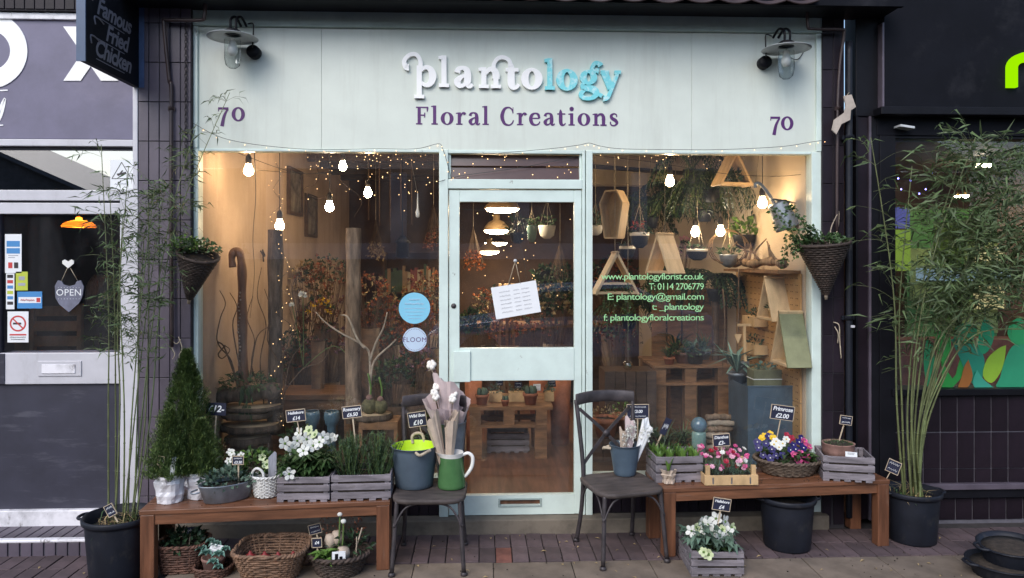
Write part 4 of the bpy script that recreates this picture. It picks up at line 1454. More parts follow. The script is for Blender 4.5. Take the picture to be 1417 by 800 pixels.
bamboo('dense leafy bamboo arching to the right in front of the cafe window', pb2,
       [((-.05, .0), [W_(1241, 560, Y2), W_(1236, 400, Y2), W_(1205, 190, Y2 - .02)], .3),
        ((-.02, -.03), [W_(1256, 560, Y2), W_(1275, 400, Y2 - .03), W_(1330, 215, Y2 - .1)], .85),
        ((.0, -.05), [W_(1262, 540, Y2 - .06), W_(1290, 360, Y2 - .1), W_(1350, 190, Y2 - .15)], 1.55),
        ((.02, .0), [W_(1268, 560, Y2), W_(1300, 380, Y2 - .06), W_(1390, 230, Y2 - .12)], 1.55),
        ((.03, .03), [W_(1276, 560, Y2), W_(1320, 400, Y2 - .05), W_(1420, 260, Y2 - .1)], 1.55),
        ((.03, -.02), [W_(1285, 560, Y2), W_(1345, 360, Y2 - .05), W_(1405, 200, Y2 - .1)], 1.7),
        ((.045, .02), [W_(1288, 570, Y2), W_(1360, 430, Y2 - .05), W_(1450, 380, Y2 - .1)], 1.6),
        ((.04, .04), [W_(1284, 560, Y2), W_(1370, 390, Y2 - .04), W_(1480, 270, Y2 - .08)], 1.7),
        ((.02, -.05), [W_(1280, 580, Y2), W_(1340, 470, Y2 - .06), W_(1420, 455, Y2 - .1)], .5),
        ((.035, .03), [W_(1282, 560, Y2), W_(1330, 380, Y2 - .05), W_(1440, 215, Y2 - .1)], 1.55),
        ((.025, .04), [W_(1278, 560, Y2), W_(1345, 400, Y2 - .05), W_(1470, 330, Y2 - .1)]),
        ((.04, .0), [W_(1280, 570, Y2), W_(1335, 420, Y2 - .06), W_(1440, 320, Y2 - .12)], 1.55),
        ((-.03, .02), [W_(1248, 560, Y2), W_(1245, 420, Y2), W_(1262, 230, Y2 - .05)], .35),
        ((.01, .03), [W_(1262, 580, Y2), W_(1282, 440, Y2), W_(1360, 300, Y2 - .08)], .85),
        ((.05, -.03), [W_(1270, 600, Y2 - .05), W_(1300, 470, Y2 - .1), W_(1385, 390, Y2 - .15)])],
       45, .125, .0135, 1.05, -.14, r=.0075, brl=.44, start=.54)
# fallen straw and low shoots at the pot tops
for c0, lab in ((pb, 'tuft of dry bamboo litter and shoots in the left pot'), (pb2, 'tuft of dry bamboo litter and shoots in the right pot')):
    T = thing('grass_tuft', lab, 'plant', c0)
    a, b = MB(), MB()
    for _ in range(70):
        t, r_ = U(0, 6.28), U(0, .12)
        (a if rng.random() < .6 else b).leaf((math.cos(t) * r_, math.sin(t) * r_, 0), rdir(.05, 1), U(.05, .16), .006, None, U(.2, 1))
    a.build('dry_blades', 'straw', T, kind='stuff'); b.build('green_blades', 'leaf', T, kind='stuff')

# ---- conifers in silver bags
def silver_bag(label, px, py, r, h, seed, mat='silver'):
    p = PG(px, py, BZ1)
    T = thing('paper_bag', label, 'bag', (p.x, p.y + r * .9, BZ1), 0, 'crumpled silver bags round the little conifers')
    m = MB()
    rr = random.Random(seed)
    n, rows = 22, 7
    ph = [rr.uniform(0, 6.28) for _ in range(6)]
    def wob(t, z):
        k = z / h
        return 1 + .10 * math.sin(3 * t + ph[0] + 5 * k) * k + .05 * math.sin(6 * t + ph[1] - 6 * k) + .025 * math.sin(11 * t + ph[2] + 9 * k)
    prof = [(r * .02, 0), (r * .86, .002)] + [(r * (.86 + .16 * i / rows + .04 * math.sin(i * 2.1 + ph[4])), h * i / rows) for i in range(1, rows + 1)]
    prof += [(r * 1.09, h * 1.0), (r * 1.1, h * .93), (r * 1.06, h * .86)]
    m.lathe(prof, n, wob=wob, smooth=False)
    m.build('bag', mat, T)
    m = MB(); m.lathe([(.0001, h * .86), (r * .85, h * .84)], 16); m.build('soil', 'soil', T)
    return T, p
def conifer(label, base, H, R, n, seed):
    rr = random.Random(seed)
    T = thing('conifer', label, 'conifer', base, 0, 'small cone shaped conifers on the left bench')
    m = MB(); m.tube([(0, 0, -.05), (0, 0, H * .9)], [.010, .002], 6); m.build('trunk', 'twig', T)
    a, t2 = MB(), MB()
    ph = rr.uniform(0, 6)
    for _ in range(n):
        k = rr.random() ** 1.5
        t = rr.uniform(0, 6.283)
        lump = 1 + .26 * math.sin(5 * t + ph + k * 9) + .10 * math.sin(9 * t - k * 21) 
        rad = R * (1 - k) ** .8 * lump * (.5 + .5 * rr.random() ** .5)
        p = Vector((rad * math.cos(t), rad * math.sin(t), .01 + k * H * .95))
        d = Vector((math.cos(t) * .8, math.sin(t) * .8, .75 + rr.uniform(-.3, .5))).normalized()
        L = .030 * (1.1 - .4 * k) * (1.9 if rr.random() < .10 else 1.0)
        tip = rr.random() < .26 and rad > R * (1 - k) * .72
        mb = t2 if tip else a
        for s_ in range(7):
            q = p + d * L * s_ / 7
            mb.sliver(q, d * .8 + Vector((rr.uniform(-1, 1), rr.uniform(-1, 1), rr.uniform(-.6, .8))), .017, .0036)
    core = MB()
    core.lathe([(R * (.46 * (1 - i / 12) ** .85), H * .92 * i / 12) for i in range(13)], 22, wob=lambda t, z: 1 + .14 * math.sin(5 * t + ph + z / H * 9) + .10 * math.sin(11 * t - z / H * 30), smooth=False)
    core.build('inner_branches', 'conifer', T)
    a.build('crown', 'conifer', T, kind='stuff'); t2.build('young_tips', 'conifertip', T, kind='stuff')
    return T
BA, pA = silver_bag('crumpled silver bag at the far left end of the bench', 228, 699, .078, .155, 3)
BB, pB = silver_bag('crumpled silver bag beside the oval zinc tub', 271, 693, .075, .15, 5)
BC, pC = silver_bag('crumpled silver bag behind the other two, mostly hidden by conifers', 268, 676, .10, .16, 8)
def apex_h(px, py, T, top):
    return P(px, py, T.location.y).z - top
conifer('squat little conifer in the far left silver bag', BA.location + Vector((0, 0, .13)), apex_h(236, 566, BA, .515), .105, 3200, 1)
conifer('small young conifer in the silver bag beside the zinc tub', BB.location + Vector((0, 0, .125)), apex_h(264, 582, BB, .51), .10, 2800, 2)
conifer('tallest conifer, standing behind the two smaller ones against the jamb', Vector((P(258, 600, BC.location.y).x, BC.location.y, .52)), P(258, 481, BC.location.y).z - .52, .175, 9500, 3)

# ---- oval zinc tub
pt = PG(306, 696, BZ1)
T = thing('oval_tub', 'oval galvanised tub of grey green foliage on the left bench', 'tub', (pt.x + .015, pt.y + .055, BZ1), RAD(33))
m = MB(); m.lathe([(.001, .002), (.105, .002), (.112, .006), (.138, .095), (.141, .098), (.141, .103), (.136, .103), (.128, .085)], 36, sx=1.1, sy=.62); m.build('body', 'zinc', T)
m = MB(); m.lathe([(.128, .085), (.0001, .088)], 24, sx=1.1, sy=.62); m.build('soil', 'soil', T)
for s_ in (-1, 1):
    m = MB(); m.tube(catmull([(s_ * .150, -.03, .075), (s_ * .185, -.02, .07), (s_ * .185, .02, .07), (s_ * .150, .03, .075)], 4), .005, 6); m.build('handle', 'zinc', T)
tub = T
T = thing('cyclamen_plant', 'dark grey green foliage spilling from the oval zinc tub', 'plant', tub.location + Vector((0, 0, .09)))
a = MB(); bush(a, (0, .01, .0), (.15, .10, .085), 260, .036, .022); a.build('foliage', 'sage', T, kind='stuff')
for k in range(7):
    put_flower(T, HEL, (U(-.03, .05), U(.05, .09), U(.10, .16)), (U(-.3, .3), -1, .4), .55)

# ---- white wicker basket
pt = PG(364, 692, BZ1)
WB = basket('basket', 'small white painted wicker basket with a loop handle', (pt.x, pt.y + .07, BZ1 + .003), RAD(10), ell(.062, .055, .083, .072, .115), 'wickerw', 13, 30, .003, .0042, .008, soil=.8)
m = MB()
for k in range(2):
    m.tube(catmull([(-.075, -.02, .10), (-.072, -.03, .145), (-.045, -.045, .168), (-.015, -.055, .145), (-.01, -.06, .10)], 6), .008 if k == 0 else .006, 6)
m.build('handle', 'wickerw', WB)
T = thing('ivy', 'fresh green leafy plant with lime flowers behind the white basket', 'plant', WB.location + Vector((-.03, .04, .09)))
a, b = MB(), MB()
bush(a, (-.06, .03, .03), (.16, .08, .12), 150, .045, .03); bush(b, (-.04, 0, .06), (.10, .05, .10), 60, .042, .028)
a.build('foliage', 'leaf', T, kind='stuff'); b.build('young_leaves', 'leafb', T, kind='stuff')
put_flower(T, HELg, (.03, -.04, .085), (0, -1, .5), .95); put_flower(T, HELg, (.0, -.02, .12), (0, -1, .5), .8)
sl_ = P(377, 660, WB.location.y - .01)
T = thing('slate_marker', 'pointed grey slate plant marker standing in the white basket', 'marker', (sl_.x, sl_.y, sl_.z - .02), RAD(8))
m = MB(); m.poly([(-.022, 0), (.022, 0), (.022, .155), (.012, .165), (-.022, .13)], -.003, .003); m.build('plate', pm('pale slate', (.30, .31, .36), .7, .35, 12, .3, stretch=(4, 1, .6)), T)

# ---- buckets and jug on the left chair
def bucket(name, label, loc, r0, r1, h, mat, inner, rz=0, rope=True, ridges=0, cat='bucket'):
    T = thing(name, label, cat, loc, rz)
    prof = [(r0 * .96, 0), (r0, .004)]
    for i in range(1, 9):
        k = i / 9
        prof.append((lerp(r0, r1, k) + (.0018 if (ridges and i in (5, 7)) else 0), h * k))
    prof += [(r1, h * .985), (r1 * 1.03, h * .99), (r1 * 1.03, h), (r1 * .985, h)]
    m = MB(); m.lathe(prof, 40); m.build('body', mat, T)
    m = MB(); m.lathe([(r1 * .985, h - .0005), (lerp(r0, r1, .9) - .006, h * .9), (lerp(r0, r1, .35) - .006, h * .3), (.0001, h * .3)], 40); m.build('lining', inner, T)
    return T
sx_ = PG(571, 679, SEAT)
BK = bucket('bucket', 'blue grey tub bucket with lime green lining and rope handles', (sx_.x, sx_.y + .105, SEAT), .108, .132, .232, 'rubber', 'lime', ridges=1)
for s_, yy in ((1, -.13), (0, .13)):
    m = MB()
    if s_:
        m.tube(catmull([(.02, -.135, .222), (.045, -.155, .212), (.075, -.14, .222), (.10, -.105, .228)], 5), .0085, 7)
    else:
        m.tube(catmull([(-.02, .125, .21), (-.025, .13, .25), (.0, .13, .27), (.035, .13, .262), (.05, .125, .21)], 5), .0095, 7)
    m.build('rope_handle', 'rope', BK)
jx = PG(624, 680, SEAT)
JS = .94
JG = thing('jug', 'green enamel jug with white rim and white handle on the chair', 'jug', (jx.x, jx.y + .085, SEAT))
def spout(t, z):
    k = max(0, (z - .17) / .045)
    dt = math.atan2(math.sin(t - math.pi), math.cos(t - math.pi))
    return 1 + .38 * k * math.exp(-(dt / .5) ** 2)
m = MB(); m.lathe([(.080, 0), (.086, .004), (.0855, .02), (.080, .09), (.071, .155), (.066, .186)], 36, wob=spout); m.build('body', 'enamel', JG)
m = MB(); m.lathe([(.0665, .1862), (.068, .19), (.072, .212), (.0735, .214), (.070, .213), (.064, .185), (.0001, .15)], 36, wob=spout); m.build('rim', 'enamelw', JG)
m = MB(); m.tube(catmull([(.064, -.01, .195), (.10, -.012, .208), (.128, -.014, .185), (.125, -.014, .13), (.10, -.012, .085), (.078, -.01, .062)], 6), [.009 + .0025 * math.sin(math.pi * i / 30) for i in range(31)], 9); m.build('handle', 'enamelw', JG)
JG.scale = (JS, JS, JS)
zx = P(622, 640, JG.location.y + .16)
ZB = bucket('bucket', 'tall galvanised flower bucket standing behind the green jug', (zx.x, zx.y, SEAT), .068, .098, .345, 'zinc', 'zinc', ridges=1)
def cone_wrap(T, base, tip, r0, r1, mat, name='paper_wrap', seed=0, n=22):
    rr = random.Random(seed)
    base, tip = V(base), V(tip)
    d = (tip - base).normalized()
    u, w = ortho(d)
    L = (tip - base).length
    m = MB()
    vs, fs = [], []
    ph = rr.uniform(0, 6)
    for i in range(7):
        k = i / 6
        for j in range(n):
            t = 2 * math.pi * j / n
            r_ = lerp(r0, r1, k ** 1.2) * (1 + .10 * math.sin(3 * t + ph + 3 * k) + .07 * math.sin(8 * t + ph * 2))
            ex = (.16 * L * math.sin(t * 1.0 + ph) + .05 * L * math.sin(4 * t + ph)) * k * k
            vs.append(base + d * (L * k + ex) + (u * math.cos(t) + w * math.sin(t)) * r_)
    for i in range(6):
        for j in range(n):
            fs.append((i * n + j, i * n + (j + 1) % n, (i + 1) * n + (j + 1) % n, (i + 1) * n + j))
    m.add(vs, fs, False)
    return m.build(name, mat, T)
def boll(T, p, r, seed):
    m = MB()
    rr = random.Random(seed)
    for k in range(5):
        t = k * 1.257 + rr.uniform(-.2, .2)
        m.ball((p[0] + math.cos(t) * r * .55, p[1] + math.sin(t) * r * .4, p[2] + math.sin(t) * r * .5), r * .62, 8, 6)
    m.build('cotton_boll', 'cotton', T)
    m = MB()
    for k in range(5):
        t = k * 1.257
        m.leaf((p[0], p[1] - .002, p[2] - r * .7), (math.cos(t), -.3, math.sin(t) * .8 - .2), r * 1.1, r * .5, (0, -1, 0), .3)
    m.build('bract', 'twigp', T)
yz = ZB.location.y
T = thing('cotton_bouquet', 'dried cotton stems in lilac tissue wraps standing in the tall zinc bucket', 'bouquet', (ZB.location.x, yz, SEAT + .2))
O = T.location
cone_wrap(T, (-.01, 0, .02), P(604, 556, yz - .03) - O, .03, .072, 'lilac', seed=1)
cone_wrap(T, (0, -.01, .02), P(619, 530, yz - .02) - O, .03, .078, 'lilac', seed=2)
cone_wrap(T, (.02, 0, .02), P(634, 555, yz - .02) - O, .03, .075, 'lilac', seed=4)
m = MB()
for i, (px, py, dy) in enumerate([(597, 505, .0), (601, 543, -.10), (604, 535, -.06), (626, 552, -.10), (603, 549, -.11), (628, 545, -.07)]):
    q = P(px, py, yz + dy) - O
    boll(T, q, .021 if i else .027, i)
    m.tube(catmull([(0, 0, 0), (q.x * .6, q.y * .6, q.z * .5), (q.x, q.y, q.z - .01)], 4), .0026, 5)
q = P(593, 484, yz) - O
m.tube(catmull([P(597, 502, yz) - O, P(594, 492, yz) - O, q], 3), .002, 5)
m.build('stem', 'twig', T, kind='stuff')
m = MB()
for _ in range(60):
    b = P(U(612, 628), 585, yz - .1) - O
    m.sliver(b, (U(-.3, .3), -.2, 1), U(.06, .11), .004)
m.build('lavender', pm('dusty lavender', (.20, .17, .30), .8, .3, 10, isl=.4), T, kind='stuff')
yj = JG.location.y
for i, (x0, y0, x1, y1_) in enumerate([(613, 634, 598, 580), (622, 636, 625, 578)]):
    b0, b1 = P(x0, y0, yj), P(x1, y1_, yj + .02)
    T = thing('kraft_bouquet', ('kraft paper cone leaning left in the green jug', 'kraft paper cone standing upright in the green jug')[i], 'bouquet', b0, 0, 'kraft paper flower cones in the jug')
    cone_wrap(T, (0, 0, -.03), b1 - b0, .020, .042, 'kraft', seed=10 + i)
    m = MB(); m.tube([( (0, 0, -.03)), (b1 - b0) * .8], .012, 6); m.build('stem_bundle', 'stem', T)

# ---- blue bucket on the right chair
p = PG(868, 661, SEAT)
RB = bucket('bucket', 'small blue grey zinc bucket of white bouquets on the right chair', (p.x, p.y + .075, SEAT), .066, .094, .185, 'bluezinc', 'bluezinc', ridges=0)
for s_ in (-1, 1):
    m = MB(); m.tube(catmull([(s_ * .09, -.03, .165), (s_ * .125, -.02, .168), (s_ * .128, .01, .155), (s_ * .09, .03, .165)] if s_ < 0 else [(.09, .02, .165), (.10, .03, .15), (.09, .045, .14), (.08, .05, .165)], 5), .0095, 7); m.build('rope_handle', 'rope', RB)
yb_ = RB.location.y
for i, (x0, x1, y1_, mat) in enumerate([(868, 872, 580, 'lilac'), (878, 896, 583, 'paper'), (862, 862, 592, 'kraft')]):
    b0 = P(x0, 630, yb_ - .01 * i); b1 = P(x1, y1_ + 6, yb_ + .02 - .02 * i)
    T = thing('flower_bouquet', ('lilac wrapped bunch of white blossom in the blue bucket', 'white paper cone leaning right in the blue bucket', 'short kraft cone at the left of the blue bucket')[i], 'bouquet', b0, 0, 'wrapped bouquets in the blue bucket')
    cone_wrap(T, (0, 0, -.05), b1 - b0, .014, (.034, .036, .022)[i], mat, seed=20 + i)
    a = MB()
    for _ in range((60, 40, 12)[i]):
        q = (b1 - b0) * U(.55, 1.02) + Vector((U(-.03, .03), U(-.055, -.02), U(-.02, .02)))
        for k in range(5):
            a.leaf(q, rdir(), .011, .008)
    a.build('blossom', 'petalw', T, kind='stuff')
    m = MB(); m.tube([(0, 0, -.06), (b1 - b0) * .7], .008, 6); m.build('stem_bundle', 'twigp', T)

# ---- paper bag with a bulb shoot
p = PG(927, 671, BZ2)
T = thing('paper_bag', 'small crumpled kraft bag with a green bulb shoot, front of the bench', 'bag', (p.x, p.y + .035, BZ2))
m = MB()
m.lathe([(.02, 0), (.036, .004), (.032, .03), (.042, .055), (.037, .06), (.045, .085), (.038, .078)], 22, wob=lambda t, z: 1 + .14 * math.sin(5 * t + z * 60) + .09 * math.sin(9 * t - z * 80), smooth=False)
m.build('bag', 'kraft', T)
m = MB(); m.lathe([(.036, .07), (.0001, .072)], 14); m.build('soil', 'soil', T)
for k in range(5):
    m = MB(); t = k * 1.3
    m.leaf((math.cos(t) * .006, math.sin(t) * .006, .065), (math.cos(t) * .2, math.sin(t) * .2, 1), U(.075, .11), .024, (math.cos(t), math.sin(t), 0), -.15, -.2); m.build('leaf', 'leafb', T)

# ---- under the left bench
p = PG(241, 800, 0)
RW = basket('basket', 'square reddish wicker basket of dark greenery under the bench', (p.x, p.y + .13, .002), RAD(4), ell(.105, .09, .13, .11, .15, .55), 'wickerr', 11, 40, .004, .0065, .009, soil=.8)
T = thing('fern', 'dark leafy plant in the reddish basket under the bench', 'plant', RW.location + Vector((0, 0, .12)))
a = MB(); bush(a, (0, 0, .01), (.13, .11, .08), 170, .05, .022); a.build('foliage', 'leafd', T, kind='stuff')
p = PG(288, 803, 0)
SB = basket('basket', 'low brown wicker basket supporting the blue green succulent', (p.x, p.y + .09, .002), 0, ell(.09, .08, .10, .09, .045, .7), 'wickerr', 4, 32, .004, .0062, .007)
T = thing('plant_pot', 'small pale clay pot standing in the low wicker basket', 'pot', SB.location + Vector((0, -.01, .004)))
m = MB(); m.lathe([(.045, 0), (.06, .075), (.064, .078), (.064, .09), (.056, .09), (.05, .07), (.0001, .07)], 24); m.build('body', 'terrapale', T)
pp = T
T = thing('succulent', 'blue green frilly rosette plant under the left bench', 'plant', pp.location + Vector((0, 0, .07)))
for (x, y, z, r_) in [(-.03, -.03, .05, .045), (.04, -.035, .045, .045), (0, .03, .075, .045), (.065, .0, .06, .035), (-.065, .0, .065, .04), (.02, -.06, .015, .04), (.05, -.07, -.01, .035), (-.03, .04, .09, .035)]:
    m = MB()
    for k in range(14):
        t = k * 2.4; q = .3 + .7 * k / 13
        m.leaf((x, y, z), (math.cos(t) * q, math.sin(t) * q - .2, 1.1 - q), r_ * q * 1.1, r_ * .75, (0, 0, 1), .4, .3)
    m.build('rosette', 'glauc', T)
pf0, pf1 = PG(318, 772, .15), PG(414, 770, .15)
cxm = (pf0.x + pf1.x) / 2
wv = (pf1.x - pf0.x) / 2
BW = basket('basket', 'large flared brown wicker basket holding red onions', (cxm, pf0.y + .155, .002), 0, ell(wv * .78, .11, wv * 1.06, .165, .15, .5), 'wicker', 11, 56, .005, .0072, .011)
m = MB(); m.add(ell(wv * .86, .13, wv * .86, .13, .05, .5)(1, 24), [tuple(range(24))]); m.build('cloth', 'soil', BW)
for i, (dx, dy) in enumerate([(.045, -.06), (.125, -.055), (-.03, -.05), (-.11, -.04)]):
    T = thing('onion', ('middle right red onion in the brown wicker basket', 'rightmost red onion in the brown wicker basket', 'middle left red onion in the brown wicker basket', 'leftmost red onion in the brown wicker basket')[i], 'onion', (BW.location.x + dx, BW.location.y + dy, .052), 0, 'red onions in the wicker basket')
    m = MB(); m.lathe([(.0001, 0), (.025, .004), (.041, .022), (.043, .04), (.033, .062), (.012, .075), (.005, .088), (.0001, .09)], 20); m.build('bulb', pm('red onion skin', (.22, .022, .022), .5, .25, 6, stretch=(4, 4, .5)) if i == 0 else bpy.data.materials['red onion skin'], T)
p = PG(462, 806, 0)
BO = basket('basket', 'round dark wicker bowl of spring bulbs under the bench', (p.x, p.y + .15, .002), 0, ell(.12, .11, .165, .15, .105), 'wickerd', 9, 40, .003, .0062, .012, soil=.7)
T = thing('spring_plants', 'leafy primrose and bulb plants growing in the dark round bowl', 'plant', BO.location + Vector((0, 0, .075)))
a = MB()
for _ in range(34):
    t = U(0, 6.28)
    a.leaf((-.06 + U(-.02, .02), -.09 + U(-.02, .02), U(.0, .05)), (math.cos(t), math.sin(t) * .8 - .2, U(.1, .9)), U(.06, .10), U(.028, .04), (0, 0, 1), U(.2, .7))
a.build('foliage', 'leafb', T, kind='stuff')
a = MB()
bush(a, (.06, .03, .04), (.10, .07, .11), 70, .06, .016); a.build('dark_foliage', 'leafd', T, kind='stuff')
for (x, z, mat) in ((.0, .24, 'petalw'), (.02, .20, 'petalw')):
    m = MB(); m.tube(catmull([(x - .01, .0, 0), (x, .0, z * .5), (x + .005, -.01, z)], 5), .005, 6); m.build('stem', 'stem', T)
    m = MB(); m.ball((x + .005, -.012, z), .016, 8, 6, (1, 1, .8)); m.build('bud', mat, T)
a = MB()
for _ in range(160):
    q = Vector((U(-.12, .13), U(.03, .10), U(.08, .24)))
    a.leaf(q, rdir(), .018, .010)
a.build('red_flowers', 'petalrust', T, kind='stuff')
m = MB(); m.tube([(.08, -.02, 0), (.13, -.03, .17)], .004, 6); m.tube([(.10, -.04, 0), (.10, -.03, .12)], .003, 6); m.build('dry_stalk', 'twigp', T)
for k, (x, y, z) in enumerate([(-.05, .02, .085), (.03, -.05, .04), (-.015, .03, .10)]):
    m = MB(); m.lathe([(.0001, -.045), (.03, -.04), (.037, 0), (.028, .03), (.0001, .035)], 12, (x, y, z), wob=lambda t, z: 1 + .1 * math.sin(3 * t)); m.build('bulb', 'kraft', T)
q = thing('paper_packet', 'white paper packet with black print in the dark bowl', 'packet', BO.location + Vector((.02, -.12, .095)), RAD(8))
m = MB(); m.box(-.035, .035, -.004, .004, 0, .055); m.build('packet', 'paper', q)
m = MB(); m.box(-.02, -.003, -.0052, -.0042, .01, .045); m.box(.004, .02, -.0052, -.0042, .008, .03); m.build('print', 'black', q)

# ---- cone baskets hanging on the pillars
def cone_basket(label, rim, tip, r, mat, tilt):
    v = V(tip) - V(rim)
    H = v.length
    T = thing('hanging_basket', label, 'basket', tip, 0, 'dark cone baskets hanging on the pillars', rot=(-v).to_track_quat('Z', 'Y').to_euler())
    def ring(k, n):
        return [Vector((math.cos(2 * math.pi * j / n) * (.012 + (r - .012) * k), math.sin(2 * math.pi * j / n) * (.012 + (r - .012) * k), H * k)) for j in range(n)]
    m = MB(); weave(m, ring, 22, 36, .003, .0075, 4); m.build('weave', mat, T, kind='stuff')
    m = MB()
    for j in range(0, 36, 3):
        m.tube([ring(q, 36)[j] * 1.0 for q in (0, .5, 1.0)] + [ring(1.06, 36)[j]], .0045, 4)
    m.build('stakes', mat, T, kind='stuff')
    m = MB(); m.tube(ring(1.0, 40), .010, 6, False, True); m.build('rim', mat, T)
    m = MB(); pts = ring(.9, 20); m.add(pts, [tuple(range(20))]); m.build('soil', 'soil', T)
    m = MB(); m.tube([(0, 0, -.03), (0, 0, .04)], [.009, .018], 8); m.build('tip', 'twigp', T)
    return T
r0 = (P(248, 361, -.24) + P(300, 345, -.24)) / 2
HB = cone_basket('dark cone basket tilting on the left pillar beside the bamboo', r0, P(262, 414, -.16), .118, 'wickerd', 0)
T = thing('trailing_plant', 'small leaved green plant in the left cone basket', 'plant', r0)
a, b = MB(), MB()
bush(a, (0, 0, .02), (.13, .10, .08), 220, .026, .02); bush(b, (-.06, -.03, .04), (.10, .07, .08), 90, .025, .02)
a.build('foliage', 'leaf', T, kind='stuff'); b.build('young_leaves', 'leafb', T, kind='stuff')
T = thing('wire_hook', 'dark wire hook holding the left cone basket to the pillar', 'hook', P(247, 335, -.12))
m = MB(); m.tube(catmull([(0, .05, .06), (0, -.02, .06), (0, -.03, .0), (.01, -.02, -.06)], 5), .004, 6); m.build('wire', 'iron', T)
r1 = P(1139, 337, -.20)
HB2 = cone_basket('dark cone basket hanging on the right pillar, pale tip', r1, P(1143, 408, -.17), .158, 'wickerd', 0)
T = thing('trailing_plant', 'leafy climber reaching left from the right cone basket across the glass', 'plant', r1)
a, st = MB(), MB()
bush(a, (0, 0, .0), (.16, .12, .06), 240, .032, .022, zmin=-.1)
for pts in ([(1120, 335), (1100, 318), (1080, 300), (1066, 290)], [(1125, 335), (1112, 310), (1098, 292), (1090, 284)], [(1120, 338), (1115, 322), (1128, 318), (1110, 312)], [(1110, 340), (1106, 345), (1100, 325), (1072, 312)], [(1118, 340), (1092, 330), (1086, 350), (1084, 366)], [(1112, 336), (1098, 340), (1100, 355)]):
    c = catmull([P(x, y, -.2 - .02 * i) - r1 for i, (x, y) in enumerate(pts)], 6)
    st.tube(c, .002, 4)
    for i in range(2, len(c)):
        for _ in range(4):
            a.leaf(c[i] + rdir() * .02, rdir(-.6, .6), U(.02, .036), U(.016, .024), rdir(.1, 1), .3)
a.build('foliage', 'leaf', T, kind='stuff'); st.build('stem', 'stem', T, kind='stuff')
T = thing('wire_hook', 'bent pale wire hook above the right cone basket', 'hook', P(1152, 320, -.08))
m = MB(); m.tube(catmull([P(1148, 338, -.2) - T.location, P(1150, 316, -.15) - T.location, P(1158, 298, -.1) - T.location, P(1161, 294, -.07) - T.location, P(1159, 318, -.09) - T.location, P(1150, 338, -.18) - T.location], 6), .0035, 6); m.build('wire', 'twigp', T)
T = thing('rope_tie', 'loop of pale string hanging on the right plum pillar', 'string', P(1157, 448, -.06))
m = MB(); m.tube(catmull([P(1153, 446, -.065) - T.location, P(1161, 450, -.08) - T.location, P(1162, 470, -.075) - T.location, P(1164, 496, -.07) - T.location], 6), .0035, 5)
m.tube(catmull([P(1155, 452, -.07) - T.location, P(1160, 462, -.08) - T.location, P(1159, 475, -.07) - T.location], 5), .0035, 5); m.build('string', 'rope', T)
T = thing('rope_tie', 'knotted white string hanging below the left cone basket', 'string', P(244, 468, -.09))
m = MB()
for q in ([(240, 466), (238, 480), (242, 490), (239, 497)], [(247, 466), (252, 482), (248, 492), (251, 502)], [(238, 470), (244, 476), (250, 470)]):
    m.tube(catmull([P(x, y, -.1) - T.location for x, y in q], 5), .003, 5)
m.build('string', 'rope', T)
# plywood stocking
T = thing('wooden_stocking', 'pale plywood christmas stocking cut-out tied to the downpipe', 'ornament', P(1165, 160, -.14))
m = MB(); m.poly([((P(x, y, -.14) - T.location).x, (P(x, y, -.14) - T.location).z) for x, y in ((1167, 133), (1178, 131), (1184, 148), (1177, 153), (1176, 166), (1164, 172), (1157, 186), (1151, 180), (1154, 166), (1168, 156), (1170, 146))], -.005, .005)
m.build('cutout', pm('weathered plywood', (.42, .36, .31), .8, .2, 10, .1), T)
m = MB(); m.tube([P(1170, 135, -.14) - T.location, P(1175, 128, -.125) - T.location], .002, 4); m.build('tie', 'rope', T)
T = thing('cable_clip', 'small white cable clip on the black downpipe', 'clip', P(1180, 452, -.125))
m = MB(); m.box(-.012, .012, -.008, .008, -.008, .008); m.build('clip', 'white', T, bevel=.003)
T = thing('security_sensor', 'small pale sensor under the black cafe lip', 'sensor', P(1252, 176, -.10))
m = MB(); m.box(-.045, .05, -.03, .05, -.008, .008, Matrix.Rotation(RAD(8), 4, 'Y')); m.build('housing', 'lampshade', T, bevel=.003)

# ---- swan neck lamps on the fascia (unlit)
def wall_lamp(label, px, py, mir, wires):
    o = P(px, py, -.19)
    T = thing('wall_lamp', label, 'lamp', o, 0, 'swan neck lamps on the mint fascia')
    m = MB(); m.lathe([(.052, .012), (.055, .016), (.10, .006), (.148, -.008), (.150, -.011), (.10, -.001), (.05, .006)], 36); m.build('shade', 'lampshade', T)
    m = MB(); m.lathe([(.045, -.015), (.048, -.03), (.048, -.14), (.040, -.178), (.02, -.195), (.0001, -.198)], 28); m.build('jar', 'jar', T)
    m = MB(); m.lathe([(.05, .014), (.05, .03), (.035, .04), (.0001, .042)], 20); m.build('cap', 'black', T)
    m = MB(); m.lathe([(.014, -.02), (.02, -.045), (.03, -.075), (.03, -.095), (.018, -.118), (.0001, -.122)], 16); m.build('bulb', 'enamelw', T)
    m = MB()
    for dx in (-.012, .022):
        m.tube(catmull([(dx, 0, .03), (dx + mir * .0, .0, .10), (dx + mir * .01, .06, .135), (dx + mir * .02, .13, .10)], 5), .008, 8)
    m.build('arm', 'black', T)
    m = MB(); m.lathe([(.038, -.02), (.041, .0), (.041, .05), (.035, .056), (.0001, .058)], 24, mtx=Matrix.Translation((mir * .085, .165, -.058)) @ Matrix.Rotation(RAD(90), 4, 'X')); m.build('wall_box', 'black', T)
    m = MB(); m.tube(catmull([(mir * .085, .11, -.04), (mir * .10, .08, .05), (mir * .09, .1, .11), (mir * .03, .16, .12)], 5), .0045, 6)
    if wires:
        m.tube(catmull([(.02, .05, .0), (.08, .12, -.03), (.14, .15, -.03), (.18, .16, .02)], 5), .003, 5)
    m.build('cable', 'cord', T)
    return T
wall_lamp('swan neck lamp with glass jar, left end of the fascia', 322, 50, 1, False)
